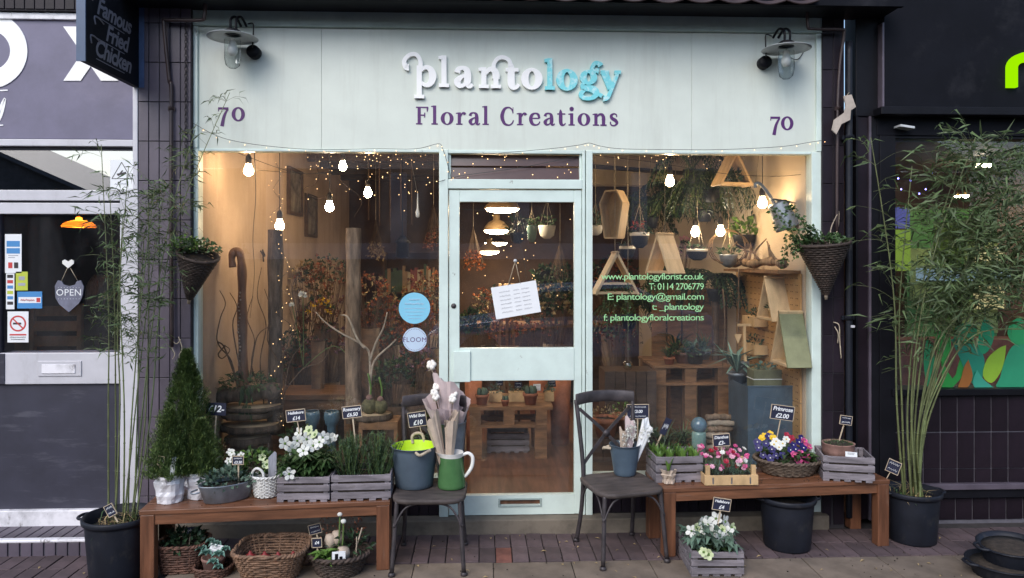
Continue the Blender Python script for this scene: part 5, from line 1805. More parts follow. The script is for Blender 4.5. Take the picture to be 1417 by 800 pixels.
wall_lamp('swan neck lamp with glass jar, right end of the fascia', 1088, 66, -1, True)

# ---- projecting sign
Xs = P(188, 80, -.08).x
T = thing('projecting_sign', 'black hanging sign lettered Famous Fried Chicken, jutting from the left shop', 'sign', (Xs, -.08, 2.8))
zt_, zb_ = 3.3, P(188, 121, -.08).z
y_out = -.70
m = MB(); m.box(-.02, .02, y_out + .08, 0, zb_ - 2.8, zt_ - 2.8); m.build('board', 'blacksat', T, bevel=.004)
m = MB()
m.box(-.024, .024, y_out + .072, y_out + .0795, zb_ - 2.805, zt_ - 2.79)
m.build('edge', pm('blue edge', (.05, .09, .17), .4, .1), T)
m = MB(); m.box(.0, .05, .0005, .05, zb_ - 2.80, zt_ - 2.79); m.build('bracket', pm('navy bracket', (.07, .11, .22), .4, .2), T)
grey = pm('grey sign paint', (.16, .155, .19), .5, .1); M['greysign'] = grey
# text faces +X (towards the door side, seen from the camera)
def sgn(txt, size, yy, zz):
    me = text_mesh(txt, size, .32, .004 * size / .15, 0, 'CENTER', .93).copy(); me.materials.append(grey)
    o = ob('lettering', me, T, (.0215, yy, zz - 2.8), (RAD(90), 0, RAD(90)))
    return o
yc_ = (y_out + .08) / 2
for txt, py, s_, dy in (('Famous', 40, .135, .0), ('Fried', 62, .135, .03), ('Chicken', 85, .135, -.01)):
    # vertical spacing along the board at its centre
    zc_ = zb_ + (.335, .215, .10)[('Famous', 'Fried', 'Chicken').index(txt)]
    sgn(txt, s_, yc_ + dy, zc_)
    m = MB(); m.box(.0205, .0218, yc_ - .2, yc_ + .12, zc_ - .062 - 2.8, zc_ - .058 - 2.8); m.build('underline', grey, T)
    m = MB(); m.tube(catmull([(.0212, yc_ + dy - .24, zc_ - 2.8 + .01), (.0212, yc_ + dy - .25, zc_ - 2.8 + .05), (.0212, yc_ + dy - .2, zc_ - 2.8 + .055), (.0212, yc_ + dy - .15, zc_ - 2.8 + .04)], 4), .005, 4); m.build('swash', grey, T)

# ---- price signs
def price_sign(label, px, py, w, h, Y, lines, stick_py, roll=0.0, yaw=0.0, dx=0, ts=None, rim=True, name='price_sign', board='slate', ink='chalk'):
    p = P(px, py, Y)
    sc = FPX / (Y + DCAM)
    w, h = w / sc, h / sc
    T = thing(name, label, 'price sign', p, yaw, 'hand lettered blackboard price signs', rot=(0, -roll, yaw))
    m = MB(); m.box(-w / 2, w / 2, -.003, .003, -h / 2, h / 2); m.build('board', board, T)
    if rim:
        for q in ((-w / 2 - .003, w / 2 + .003, h / 2, h / 2 + .003), (-w / 2 - .003, w / 2 + .003, -h / 2 - .003, -h / 2), (-w / 2 - .003, -w / 2, -h / 2, h / 2), (w / 2, w / 2 + .003, -h / 2, h / 2)):
            m = MB(); m.box(q[0], q[1], -.0045, .0032, q[2], q[3]); m.build('frame', 'tagwood', T)
    L = (stick_py - py) / sc
    if L > 0:
        m = MB(); m.bar((0, .006, h * .2), (dx / sc, .006, -L), .008, .004); m.build('stick', 'tagwood', T)
    n = len(lines)
    for i, t in enumerate(lines):
        if t.startswith('~'):
            scribble(T, w * .74, h / 2 - h * (i + .5) / n, h / n * .34, -.0038, ink, .0011, int(px) + i)
            continue
        s_ = min(h / n * .92, w / max(2.2, len(t) * .50))
        me = text_mesh(t, s_, .18, .0012 * s_ / .05, 0, 'CENTER', .95).copy()
        me.materials.append(M[ink])
        ob('lettering', me, T, (0, -.0036, h / 2 - h * (i + .5) / n), (RAD(90), 0, 0))
    return T
yA = BA.location.y
price_sign('blackboard sign reading £12- beside the tall conifer', 299, 566, 27, 17, -.20, ['£12-'], 640, RAD(-3), rim=False)
price_sign('blackboard sign reading Hellebore £14 above the white flowers', 409.5, 575, 25, 15, K1.location.y + .05, ['Hellebore', '£14'], 640, RAD(6), dx=5)
price_sign('blackboard sign reading Rosemary £6.50 above the rosemary crate', 487, 570, 25, 15, K2.location.y + .05, ['Rosemary', '£6.50'], 650, RAD(6))
price_sign('blackboard sign reading Wild Box £10 behind the lime lined bucket', 577.5, 580, 24, 19, BK.location.y + .14, ['Wild Box', '£10'], 618, RAD(8), dx=5)
price_sign('small tag reading £3.50 stuck in the oval zinc tub', 329.5, 637, 14, 10.5, tub.location.y - .01, ['~', '£3.50'], 672)
price_sign('tiny dark tag on a stick in the far left silver bag', 223, 637.5, 7, 11, BA.location.y - .05, ['~'], 668, RAD(-8))
price_sign('tilted blackboard tag in the left bamboo pot', 153, 706, 11, 15, pl.y - .12, ['~', '~'], 725, RAD(28))
price_sign('dim tag on a thin stick in the reddish basket', 264, 734, 16, 9, RW.location.y + .02, ['~'], 765, RAD(4), dx=-6, rim=False)
price_sign('small tag reading £4 in the round bowl under the bench', 438.5, 751, 12.5, 11.5, BO.location.y - .03, ['£4'], 780, RAD(2))
price_sign('tilted dark tag at the back of the round bowl', 436, 732, 16, 12, BO.location.y + .1, ['~', '~'], 775, RAD(14))
price_sign('dark sign reading £3.00 behind the blue bucket on the chair', 882.5, 569.5, 30, 19, yb_ + .10, ['~', '£3.00', '~'], 640)
price_sign('blackboard sign reading Dianthus £3- above the pink flowers', 998, 609, 23, 16, TT.location.y + .06, ['Dianthus', '£3-'], 655, RAD(4))
price_sign('blackboard sign reading Primrose £2.00 above the violet primulas', 1082.5, 571, 32, 19, PB.location.y + .09, ['Primrose', '£2.00'], 640, RAD(-8), dx=-4)
price_sign('small blackboard tag standing in the terracotta bowl', 1170.5, 581.5, 16, 11.5, K4.location.y + .06, ['~', '~'], 612, RAD(-8), dx=-5)
price_sign('blackboard sign reading Hellebore £4 above the ground level crate', 998.5, 698, 24, 16, K5.location.y + .02, ['Hellebore', '£4'], 745, RAD(-9), dx=0)
price_sign('turned blackboard tag in the right bamboo pot', 1236.5, 646, 16, 17, pr_.y - .10, ['~', '~'], 690, RAD(-18), RAD(-40), dx=-6)
price_sign('dark tag tilted sideways among the hyacinth shoots', 921, 590, 9, 24, K3.location.y + .06, ['~'], 640, RAD(-25), rim=False)
def label_card(label, px, py, w, h, Y, roll, mat='paper', lines=()):
    sc = FPX / (Y + DCAM)
    T = thing('plant_label', label, 'label', P(px, py, Y), 0, 'white plant labels', rot=(RAD(-12), -roll, 0))
    m = MB(); m.box(-w / sc / 2, w / sc / 2, -.001, .001, -h / sc / 2, h / sc / 2); m.build('card', mat, T)
    for i in range(3):
        m = MB(); m.box(-w / sc * .32, w / sc * .3 - i * .003, -.0022, -.0013, h / sc * (.28 - i * .16), h / sc * (.32 - i * .16)); m.build('print', 'iron', T)
label_card('upright white plant label in the far left silver bag', 239.5, 645, 6, 24, BA.location.y - .05, RAD(-2))
label_card('white label standing in the blue green succulent', 299, 759, 17, 11, SB.location.y - .0, RAD(-14))
label_card('pale label lying in the crate by the terracotta bowl', 1178, 629, 17, 7, K4.location.y - .09, RAD(-6))
label_card('thin white label in the reddish basket', 245, 767, 14, 3, RW.location.y - .08, RAD(-3))

T = MB()
for _ in range(90):
    x, y = U(-2.6, 2.9), U(-1.0, -.13)
    T.leaf((x, y, .004), (U(-1, 1), U(-1, 1), .05), U(.018, .045), U(.006, .016), (0, 0, 1), U(.05, .3))
lt = T.build('leaf_litter', 'straw', None, kind='stuff')
T = MB()
for _ in range(150):
    x, y = U(-1.9, 2.6), U(-.85, -.15)
    T.ball((x, y, .003), U(.002, .006), 5, 3, (1, 1, .6))
for Bn, zt in ((BL, BZ1), (BR, BZ2)):
    for _ in range(70):
        q = Bn.matrix_basis @ Vector((U(.05, 1.35), U(.01, .12) if rng.random() < .6 else U(.02, .33), zt + .001))
        T.ball(q, U(.0015, .0045), 5, 3, (1, 1, .6))
T.build('soil_crumbs', 'soil', None, kind='stuff')
# ------------------------------------------------------------------ inside the florist
rng = random.Random(77)
def bulb(label, px, py, Y, mat='bulb', top=None, r=.032):
    p = P(px, py, Y)
    T = thing('pendant_bulb', label, 'light bulb', p, 0, 'bare bulbs hanging on cords in the florist windows')
    m = MB(); m.lathe([(.0001, -r * 1.02), (r * .45, -r * .92), (r * .80, -r * .62), (r * .98, -r * .18), (r, r * .12), (r * .90, r * .50), (r * .68, r * .92), (r * .56, r * 1.3), (r * .54, r * 1.75)], 18); m.build('globe', mat, T)
    m = MB(); m.lathe([(.0185, r * 1.55), (.020, r * 1.6), (.021, .085), (.016, .104), (.005, .114)], 14); m.build('socket', 'cord', T)
    m = MB(); m.tube([(0, 0, .10), (0, 0, (top or zc2) - p.z)], .0032, 6); m.build('cord', 'cord', T)
bulb('bare bulb nearest the left jamb, high in the left window', 344, 237, .30)
bulb('lowest bare bulb, over the garlanded post in the left window', 387, 313, .55)
bulb('bare bulb beside the lower picture frame', 456, 287, .85, 'bulbc')
bulb('small high bare bulb left of the dark beams', 474.5, 231, 1.5, 'bulbw')
bulb('bare bulb above the bark post', 509, 268, 1.25, 'bulbw')
bulb('bare bulb highest in the right window', 927, 252, .55)
bulb('bare bulb beside the hanging watering can', 1055, 282, .32)
bulb('whitish bare bulb just over a hanging dish', 962, 322, 1.1, 'bulbc')
bulb('bare bulb right of the hanging dish', 997, 321, .80)

def pendant(label, px, py, Y, w, hh, top):
    p = P(px, py, Y); sc = FPX / (Y + DCAM); r = w / sc / 2
    T = thing('pendant_lamp', label, 'lamp', p, 0, 'wooden dome pendants above the shop floor')
    m = MB(); m.lathe([(r, 0), (r * 1.02, .006), (r * .92, hh * .35), (r * .6, hh * .8), (r * .28, hh), (r * .26, hh * 1.5), (.0001, hh * 1.55)], 28); m.build('shade', top, T)
    m = MB(); m.lathe([(r * .97, .004), (r * .85, -.022), (r * .5, -.036), (.0001, -.042)], 24); m.build('diffuser', 'led', T)
    m = MB(); m.tube([(0, 0, hh * 1.5), (0, 0, zc2 - p.z)], .004, 5); m.build('cord', 'cord', T)
pendant('largest wooden dome pendant, nearest the door', 695, 289, 2.3, 49, .10, 'pine')
pendant('second wooden dome pendant behind the door glass', 687, 319, 3.0, 36, .11, 'pine')
pendant('low flat pendant at the back of the shop', 677, 348, 4.1, 29, .10, 'pine')
pendant('small pendant half hidden behind the low one', 686, 336, 4.6, 33, .06, 'darkwood')

# fairy lights
def fairy(label, wires, pts, r=.0031):
    o = V(wires[0][0])
    T = thing('fairy_lights', label, 'fairy lights', o, 0, 'strings of tiny warm fairy lights')
    m = MB()
    for w in wires:
        m.tube([V(p) - o for p in catmull(w, 5)], .0016, 4)
    m.build('wire', 'wirem', T, kind='stuff')
    m = MB()
    for p in pts:
        m.ball(V(p) - o, r * U(.7, 1.15), 6, 4)
    m.build('bulbs', 'fairy', T, kind='stuff')
pts = [P(U(425, 606), 210 + abs(rng.gauss(0, 34)), U(.12, .7)) for _ in range(80)]
fairy('cloud of fairy lights in the top right of the left window', [[P(330, 212, .1), P(420, 240, .2), P(520, 226, .15), P(606, 211, .1)], [P(350, 235, .3), P(450, 240, .3), P(560, 225, .3), P(600, 214, .3)]], pts)
pts, w = [], []
for k in range(60):
    y = 225 + 370 * k / 59
    x = 384 + 9 * math.sin(k * .9) + U(-5, 5) + (8 if 330 < y < 470 else 0)
    pts.append(P(x, y, .42 + .06 * math.cos(k * .9)))
    if k % 3 == 0: w.append(P(x, y, .44 + .06 * math.cos(k * .9)))
fairy('fairy lights wound down the dark post in the left window', [w], pts, .0028)
pts = [P(U(640, 790), U(285, 440), U(.5, 3)) for _ in range(22)] + [P(U(705, 745), U(330, 430), U(.8, 1.2)) for _ in range(25)]
fairy('scattered fairy lights behind the door glass', [[P(640, 290, .6), P(700, 300, .8), P(725, 360, .9), P(730, 430, 1)]], pts, .0035)
pts = [P(U(825, 1000), 210 + abs(rng.gauss(0, 12)), U(.1, .4)) for _ in range(26)]
fairy('fairy lights along the top of the right window', [[P(820, 215, .1), P(900, 224, .12), P(1000, 240, .15), P(1075, 244, .2), P(1118, 240, .1)]], pts)
pts = [P(U(626, 800), U(215, 247), -.012) for _ in range(24)]
fairy('fairy lights strung across the brown louvres', [[P(606, 252, -.05), P(640, 243, -.012), P(720, 232, -.012), P(799, 216, -.012)]], pts, .0026)
ol = [P(x, y, -.055) for x, y in ((238, 160), (262, 168), (300, 188), (340, 198), (400, 205), (450, 207), (520, 206), (575, 206), (606, 199), (612, 205), (618, 222), (624, 246))]
oc_ = catmull(ol, 6)
fairy('fairy light string from the left pillar along the fascia foot', [ol], [oc_[i] + Vector((U(-.01, .01), -.004, -.012)) for i in range(0, len(oc_), 3)], .0028)
ol = [P(x, y, -.055) for x, y in ((690, 212), (760, 206), (800, 201), (815, 198), (830, 202), (860, 206), (930, 207), (1000, 207), (1080, 203), (1120, 197), (1140, 194))]
oc_ = catmull(ol, 6)
fairy('fairy light string over the right window to the right pillar', [ol], [oc_[i] + Vector((U(-.01, .01), -.004, -.012)) for i in range(0, len(oc_), 3)], .0028)

# ---- left window
def wall_frame(label, quad_px, w, h):
    a = PX(quad_px[0], quad_px[1], xw0 + .02)
    T = thing('picture_frame', label, 'picture', a, RAD(90), 'framed pictures on the peach side wall')
    t = .03
    for q in ((-w / 2, w / 2, h / 2 - t, h / 2), (-w / 2, w / 2, -h / 2, -h / 2 + t), (-w / 2, -w / 2 + t, -h / 2 + t, h / 2 - t), (w / 2 - t, w / 2, -h / 2 + t, h / 2 - t)):
        m = MB(); m.box(q[0], q[1], -.014, .018, q[2], q[3]); m.build('frame', 'darkwood', T, bevel=.002)
    m = MB(); m.box(-w / 2 + t, w / 2 - t, .004, .010, -h / 2 + t, h / 2 - t); m.build('picture', pm('faded print', (.20, .18, .19), .25, .6, 7, col2=(.42, .36, .30)) if 'faded print' not in bpy.data.materials else bpy.data.materials['faded print'], T)
wall_frame('tall picture frame higher on the left side wall', (409, 266), .50, .44)
wall_frame('dark picture frame lower and further back on the side wall', (431, 299), .46, .44)
q = PX(362, 352, xw0 + .015)
T = thing('wall_hook', 'dark iron hook fixed to the peach side wall', 'hook', q)
m = MB(); m.tube(catmull([(0, -.03, .03), (.02, -.02, -.01), (.02, .02, -.01), (0, .03, .03)], 5), .006, 6); m.tube([(0, .03, .04), (.01, .02, -.06)], .006, 6); m.build('hook', 'iron', T)

def post(label, px, pt, pb, Y, w, mat, name='log_post', top='endgrain'):
    a, b = P(px, pb, Y), P(px, pt, Y)
    if a.z < ZR: a.z = ZR
    sc = FPX / (Y + DCAM); r = w / sc / 2
    T = thing(name, label, 'log', a)
    H = b.z - a.z
    m = MB()
    ph = U(0, 6)
    m.lathe([(r * (1 + .06 * math.sin(i * 1.7 + ph)), H * i / 14) for i in range(15)], 22, wob=lambda t, z: 1 + .08 * math.sin(4 * t + z * 5 + ph) + .05 * math.sin(9 * t - z * 11)); m.build('bark', mat, T)
    m = MB(); m.lathe([(r * .93, H + .001), (.0001, H + .004)], 20); m.build('cut_end', top, T)
    return T
post('dark bark post wound with fairy lights, left window', 381, 318, 600, .50, 19, 'bark')
post('pale cracked bark post standing in the middle of the left window', 489, 316, 585, .48, 20.5, 'barkl')
T = thing('driftwood_crook', 'brown driftwood stick curling over at its top', 'driftwood', P(335, 545, .42))
O = T.location
c = catmull([P(x, y, .42) - O for x, y in ((337, 548), (336, 480), (335, 420), (335, 375), (332, 352), (325, 347), (321, 356), (322, 370))], 6)
n = len(c)
m = MB(); m.tube(c, [lerp(.034, .022, i / n) * (1 + .12 * math.sin(i * .8)) for i in range(n)], 10); m.build('stick', pm('smooth driftwood', (.20, .10, .055), .55, .5, 6, .3, stretch=(3, 3, .6)), T)
m = MB()
for k in range(26):
    p = P(331 + U(-2, 2), 405 + 5 * k, .385) - O
    m.ball(p, U(.005, .009), 6, 4)
m.build('bead_string', 'twigp', T, kind='stuff')
def twigs(label, paths, Y, r, mat, name='twisted_twigs', cat='branch', loc=None):
    o = P(paths[0][0][0], paths[0][0][1], Y)
    T = thing(name, label, cat, o)
    m = MB()
    for i, pth in enumerate(paths):
        c = catmull([P(x, y, Y + .02 * math.sin(i * 2 + j)) - o for j, (x, y) in enumerate(pth)], 5)
        n = len(c)
        m.tube(c, [lerp(r, r * .35, k / n) for k in range(n)], 5)
    m.build('stem', mat, T)
    return T
twigs('corkscrew willow twigs at the far left of the window', [[(330, 545), (320, 500), (303, 478), (294, 450), (288, 430), (296, 418), (284, 405)], [(325, 520), (310, 480), (300, 470), (305, 440), (312, 420), (304, 402)], [(312, 478), (302, 490), (308, 496), (318, 484), (306, 476)], [(340, 540), (330, 500), (322, 450), (328, 425), (318, 405)], [(345, 530), (352, 480), (360, 460), (378, 450)]], .34, .006, 'twig')
twigs('tangle of thin bare twigs rising beside the garlanded post', [[(365, 560), (360, 500), (368, 450), (356, 410), (362, 370)], [(372, 560), (396, 480), (410, 440), (404, 400), (418, 370)], [(392, 560), (402, 500), (430, 460), (436, 410)], [(360, 540), (348, 505), (352, 470), (342, 440), (350, 410)], [(395, 540), (420, 510), (446, 500), (462, 470)], [(385, 500), (370, 470), (374, 430), (366, 400)]], .46, .005, 'twig')
twigs('trailing dark wire hanging down the side wall', [[(352, 212), (354, 270), (350, 330), (352, 380), (346, 440)]], .25, .003, 'cord', 'trailing_wire', 'wire')
twigs('forked bare branch spreading in front of the bark post', [[(512, 560), (512, 500), (505, 480), (470, 460), (450, 446), (437, 432)], [(512, 500), (520, 475), (530, 455), (536, 432)], [(505, 482), (495, 470), (482, 440), (472, 436)], [(512, 530), (518, 500), (540, 478), (548, 470)]], .36, .011, 'twigp', 'bare_branch')
twigs('hooked dark vine stems hanging at the window centre', [[(436, 216), (440, 250), (420, 262), (440, 275), (452, 270)], [(500, 215), (470, 245), (500, 275), (490, 300)]], .5, .003, 'twig')

# log stack, trailing plant, slices
p = P(344, 600, .42)
T = thing('log_pile', 'stack of split logs and flat bark slices in the left window', 'logs', (p.x, .42, ZR))
O = T.location
def lz_(py): return P(344, py, .42).z - ZR
for (x, py, rx_, ry_, h) in ((.0, 612, .15, .14, .05), (.02, 595, .20, .15, .045), (-.01, 577, .17, .13, .04), (.03, 566, .19, .14, .026)):
    m = MB(); m.lathe([(1, 0), (1.03, .5 * h), (1, h), ], 26, (x, 0, lz_(py) ), rx_, ry_, wob=lambda t, z: 1 + .05 * math.sin(5 * t + py) + .03 * math.sin(11 * t)); sl = m.build('slice', 'bark', T)
    m = MB(); m.lathe([(.96, h + .001), (.0001, h + .003)], 26, (x, 0, lz_(py)), rx_, ry_, wob=lambda t, z: 1 + .05 * math.sin(5 * t + py)); m.build('cut_face', 'endgrain', sl)
m = MB(); m.box(-.12, .14, -.09, .09, 0.001, lz_(613)); m.build('block', 'darkwood', T)
m = MB(); c = catmull([(-.22, -.02, lz_(548)), (-.05, -.04, lz_(545)), (.12, -.02, lz_(542)), (.22, .0, lz_(540))], 6)
m.tube(c, [.055 + .01 * math.sin(i) for i in range(len(c))], 12); m.build('bark_log', 'bark', T)
T = thing('trailing_plant', 'trailing green plant spilling over the log pile', 'plant', P(342, 535, .38))
a, b = MB(), MB()
bush(a, (0, 0, 0), (.20, .12, .10), 210, .06, .015, up=.1, bend=.6)
for _ in range(40):
    x = U(-.03, .05)
    a.leaf((x, -.07, U(-.16, .03)), (U(-.3, .3), -.2, -1), U(.05, .08), .014, (0, -1, 0), .1)
a.build('foliage', 'leaf', T, kind='stuff')
T = thing('berry_shrub', 'reddish leaved shrub low behind the conifers', 'plant', P(300, 630, .25))
a = MB(); bush(a, (0, 0, 0), (.09, .07, .10), 90, .04, .018); a.build('foliage', 'petalrust', T, kind='stuff')

# amaryllis stand
p = P(520, 590, .36)
T = thing('wood_box', 'pale wooden box carrying a log slice in the left window', 'box', (p.x, .36, ZR))
ht = P(520, 580, .36).z - ZR
m = MB(); m.box(-.10, .16, -.10, .12, ht - .05, ht); m.build('top_board', 'pallet', T)
for x in (-.10, .135):
    m = MB(); m.box(x, x + .025, -.10, .12, 0, ht - .0505); m.build('side_board', 'pallet', T)
m = MB(); m.lathe([(.13, .001), (.135, .02), (.13, .04)], 26, (-.02, 0, ht), 1, .85, wob=lambda t, z: 1 + .04 * math.sin(6 * t)); s_ = m.build('log_slice', 'bark', T)
m = MB(); m.lathe([(.126, .041), (.0001, .043)], 26, (-.02, 0, ht), 1, .85, wob=lambda t, z: 1 + .04 * math.sin(6 * t)); m.build('cut_face', 'endgrain', s_)
for x, r, lab in ((-.04, .055, 'moss wrapped bulb ball on the log slice, left'), (.035, .05, 'smaller moss wrapped bulb ball on the log slice, right')):
    T2 = thing('moss_ball', lab, 'plant ball', (p.x + x, .34, ZR + ht + .042), 0, 'moss wrapped bulbs')
    m = MB(); m.ball((0, 0, r * .95), r, 14, 9); m.build('moss', pm('moss', (.10, .09, .04), .95, .5, 30, .8) if 'moss' not in bpy.data.materials else bpy.data.materials['moss'], T2)
    m = MB(); m.tube(catmull([(0, 0, r * 1.7), (.01, .0, r * 3.2), (-.01, .0, r * 5.0)], 4), [.007] * 9, 6); m.build('shoot', 'leafb', T2)
    m = MB(); m.ball((0, -.01, r * 2.0), r * .42, 10, 7); m.build('bulb', 'terrapale', T2)

# table, vases
p = P(440, 585, 1.2)
tz = P(440, 541, 1.2).z
T = thing('wooden_table', 'wooden side table behind the posts in the left window', 'table', (p.x, 1.2, ZS + .005))
m = MB(); m.box(-.33, .30, -.2, .25, tz - ZS - .04, tz - ZS); m.build('top', 'pallet', T)
for x in (-.31, .24):
    for y in (-.18, .18):
        m = MB(); m.box(x, x + .05, y, y + .05, 0, tz - ZS - .0405); m.build('leg', 'pallet', T)
m = MB(); m.box(-.255, .235, -.175, -.15, tz - ZS - .12, tz - ZS - .041); m.build('apron', 'pallet', T)
for px, lab in ((432, 'round blue glass vase, left of the pair'), (459, 'round blue glass vase, right of the pair')):
    q = P(px, 596, .62)
    T = thing('glass_vase', lab, 'vase', (q.x, .62, ZR - .002), 0, 'blue glass vases')
    s_ = P(px, 568, .62).z - ZR
    r = .058
    m = MB(); m.lathe([(.03, 0), (.034, .02), (.034, s_ - .11), (.045, s_ - .095), (r, s_ - .05), (r * .95, s_ - .015), (r * .8, s_), (r * .76, s_ - .004)], 22); m.build('body', 'blueglass', T)

def potted(label, px, py, Y, r, h, potm, kind, z=None, n=60, fh=.06, leafm='leaf', group='small potted plants inside the florist', cat='potted plant', L=.04, wd=.016, rad=None):
    p = P(px, py, Y)
    T = thing('potted_plant', label, cat, (p.x, Y, z if z is not None else p.z), 0, group)
    m = MB(); m.lathe([(r * .68, 0), (r * .9, h * .72), (r * 1.0, h * .74), (r * 1.0, h), (r * .9, h), (r * .86, h * .85)], 18); m.build('pot', potm, T)
    m = MB(); m.lathe([(r * .87, h * .86), (.0001, h * .9)], 14); m.build('soil', 'soil', T)
    a = MB()
    rad = rad or r * 1.3
    if kind == 'bush':
        bush(a, (0, 0, h), (rad, rad, fh), n, L, wd)
    elif kind == 'cactus':
        for k in range(5):
            t = k * 1.3
            a.lathe([(.001, -.01), (r * .3, .0), (r * .34, r * .5), (r * .2, r * .95), (.0001, r * 1.05)], 10, (math.cos(t) * r * .5, math.sin(t) * r * .5, h * .9), wob=lambda t, z: 1 + .1 * math.cos(5 * t))
        for _ in range(120):
            t = U(0, 6.28); a.sliver((math.cos(t) * r * .6, math.sin(t) * r * .6, h + U(0, r)), rdir(0, 1), .02, .002)
    elif kind == 'spiky':
        for _ in range(n):
            t = U(0, 6.28)
            a.leaf((0, 0, h * .9), (math.cos(t), math.sin(t), U(.3, 2)), L * U(.6, 1.1), wd, None, U(0, .6))
    elif kind == 'trail':
        bush(a, (0, 0, h), (rad, rad, fh), n // 2, L, wd)
        for _ in range(n):
            t = U(0, 6.28); k = U(0, 1)
            a.leaf((math.cos(t) * r * 1.1, math.sin(t) * r * 1.1, h - k * fh * 3), (math.cos(t), math.sin(t), -1), L, wd, None, .3)
    a.build('foliage', leafm, T, kind='stuff')
    return T
# dried flower bouquets massed in the back
def bouquet(label, px, py, Y, rad, mats, hgt, vessel='darkwood', n=70, fl=.026, tall=False):
    c = P(px, py, Y)
    T = thing('dried_bouquet', label, 'bouquet', (c.x, Y, ZS + .005), 0, 'dried flower bouquets massed inside the shop')
    zz = c.z - ZS
    r = rad
    vh = max(.15, zz - hgt)
    m = MB(); m.lathe([(r * .35, 0), (r * .48, vh), (r * .46, vh - .005)], 16); m.build('vessel', vessel, T)
    st = MB()
    parts = {k: MB() for k in mats}
    for i in range(n):
        d = rdir(-.3, 1)
        k = U(.3, 1) ** .5
        q = Vector((d.x * rad * k, d.y * rad * .8 * k, zz + d.z * rad * k * 1.0))
        if i % 3 == 0:
            st.tube([(q.x * .2, q.y * .2, vh * .9), q], .0022, 3, False)
        mb = parts[mats[i % len(mats)]]
        for _ in range(6):
            mb.leaf(q, rdir() + Vector((0, -.3, .2)), fl * U(.8, 1.4), fl * .7, rdir(), .2)
    st.build('stem', 'twig', T, kind='stuff')
    for k, mb in parts.items():
        mb.build('flowers' if 'leaf' not in k else 'foliage', k, T, kind='stuff')
bouquet('dark twiggy bush behind the garlanded post', 452, 385, 1.7, .22, ['leafd', 'petalrust'], .4, n=110, fl=.022)
bouquet('orange dried flowers right of the bark post', 512, 405, 1.5, .17, ['petalo', 'petalrust', 'straw'], .3)
bouquet('rust brown hydrangea heads behind the bark post', 470, 440, 1.9, .22, ['petalrust', 'petalmv'], .3)
bouquet('loose orange and straw bunch near the round sticker', 540, 430, 1.8, .22, ['petalo', 'leafd', 'straw'], .3)
bouquet('mauve dried bunch low near the door mullion', 585, 455, 1.6, .18, ['petalmv', 'petalrust', 'petalo'], .3)
bouquet('broad russet mass under the round stickers', 560, 480, 1.4, .22, ['petalrust', 'petalo', 'leafd'], .3, n=90)
bouquet('mixed bunch with a yellow bloom left of the bark post', 440, 430, 1.3, .12, ['petaly', 'petalrust', 'leafd'], .25, n=40)
bouquet('green and pink bunch over the side table', 455, 480, 1.6, .20, ['leafd', 'petalmv', 'petalrust'], .3, n=90)
bouquet('straw and orange bunch far back in the left window', 590, 405, 3.0, .25, ['petalo', 'straw', 'petalrust'], .4, n=80, fl=.03)
bouquet('dusky bunch far back beneath the bookcase', 555, 445, 3.2, .28, ['petalmv', 'leafd', 'petalo'], .4, n=80, fl=.03)
bouquet('leafy pot seen through the left side of the door', 655, 455, 1.5, .16, ['leafd', 'leaf'], .3, 'terra', n=80, fl=.035)
bouquet('orange bunch on the shop floor behind the hanging notice', 745, 455, 2.2, .20, ['petalo', 'petalrust', 'leafd'], .3, 'terra')
bouquet('big leafy plant at the right of the door glass', 775, 425, 1.8, .22, ['leafd', 'leaf', 'straw'], .5, 'terra', n=120, fl=.045)
bouquet('dark leafy plant high behind the door glass', 770, 400, 3.4, .32, ['leafd'], .6, 'darkwood', n=100, fl=.06)
bouquet('russet bunch low behind the door glass', 700, 462, 2.6, .22, ['petalo', 'petalrust'], .3, 'darkwood')
bouquet('tall feathery straw bunch behind the lower bulb', 425, 400, 2.3, .26, ['straw', 'petalrust', 'leafd'], .5, n=130, fl=.03)
bouquet('dense russet wall of flowers behind the bare branch', 530, 460, 2.3, .34, ['petalrust', 'petalo', 'petalmv', 'leafd'], .5, n=170, fl=.03)
bouquet('dark leafy mass low behind the side table', 410, 500, 1.9, .28, ['leafd', 'leaf', 'petalrust'], .3, n=130, fl=.035)
bouquet('amber seed head bunch at the right edge of the left window', 598, 430, 1.1, .13, ['petalo', 'straw'], .3, n=60)
bouquet('dusky pink bunch below the amber seed heads', 575, 505, .95, .17, ['petalmv', 'petalrust', 'leafd'], .25, n=90)
bouquet('leafy green pots massed low under the stickers', 545, 525, .9, .17, ['leafd', 'leaf'], .2, n=90, fl=.03)
bouquet('brown hydrangea heads far left behind the driftwood crook', 398, 440, 2.6, .24, ['petalrust', 'petalmv'], .4, n=90, fl=.035)
bouquet('straw coloured bunch behind the hanging notice', 680, 425, 2.8, .22, ['straw', 'petalo', 'leafd'], .4, n=90, fl=.03)
for k, (px, py, Y, lab, mt) in enumerate(((600, 300, 2.6, 'dried bunch hanging upside down right of the lantern', 'petalrust'), (520, 320, 3.2, 'dried bunch hanging upside down left of the lantern', 'straw'), (655, 330, 2.8, 'dried bunch hanging left of the pendants', 'petalo'), (775, 350, 2.9, 'dried bunch hanging at the right of the door glass', 'leafd'))):
    p = P(px, py, Y)
    T = thing('hanging_bunch', lab, 'dried flowers', p, 0, 'dried bunches hanging from the beams')
    a, st = MB(), MB()
    for _ in range(60):
        d0 = Vector((U(-.4, .4), U(-.4, .4), -1)).normalized()
        L_ = U(.12, .32)
        st.tube([(0, 0, .12), d0 * L_], .002, 3, False)
        for __ in range(4): a.leaf(d0 * L_, rdir(), .03, .02, rdir(), .3)
    a.build('flowers', mt, T, kind='stuff'); st.build('stems', 'twig', T, kind='stuff')
    m = MB(); m.tube([(0, 0, .12), (0, 0, zc2 - p.z)], .0025, 4); m.build('string', 'rope', T)
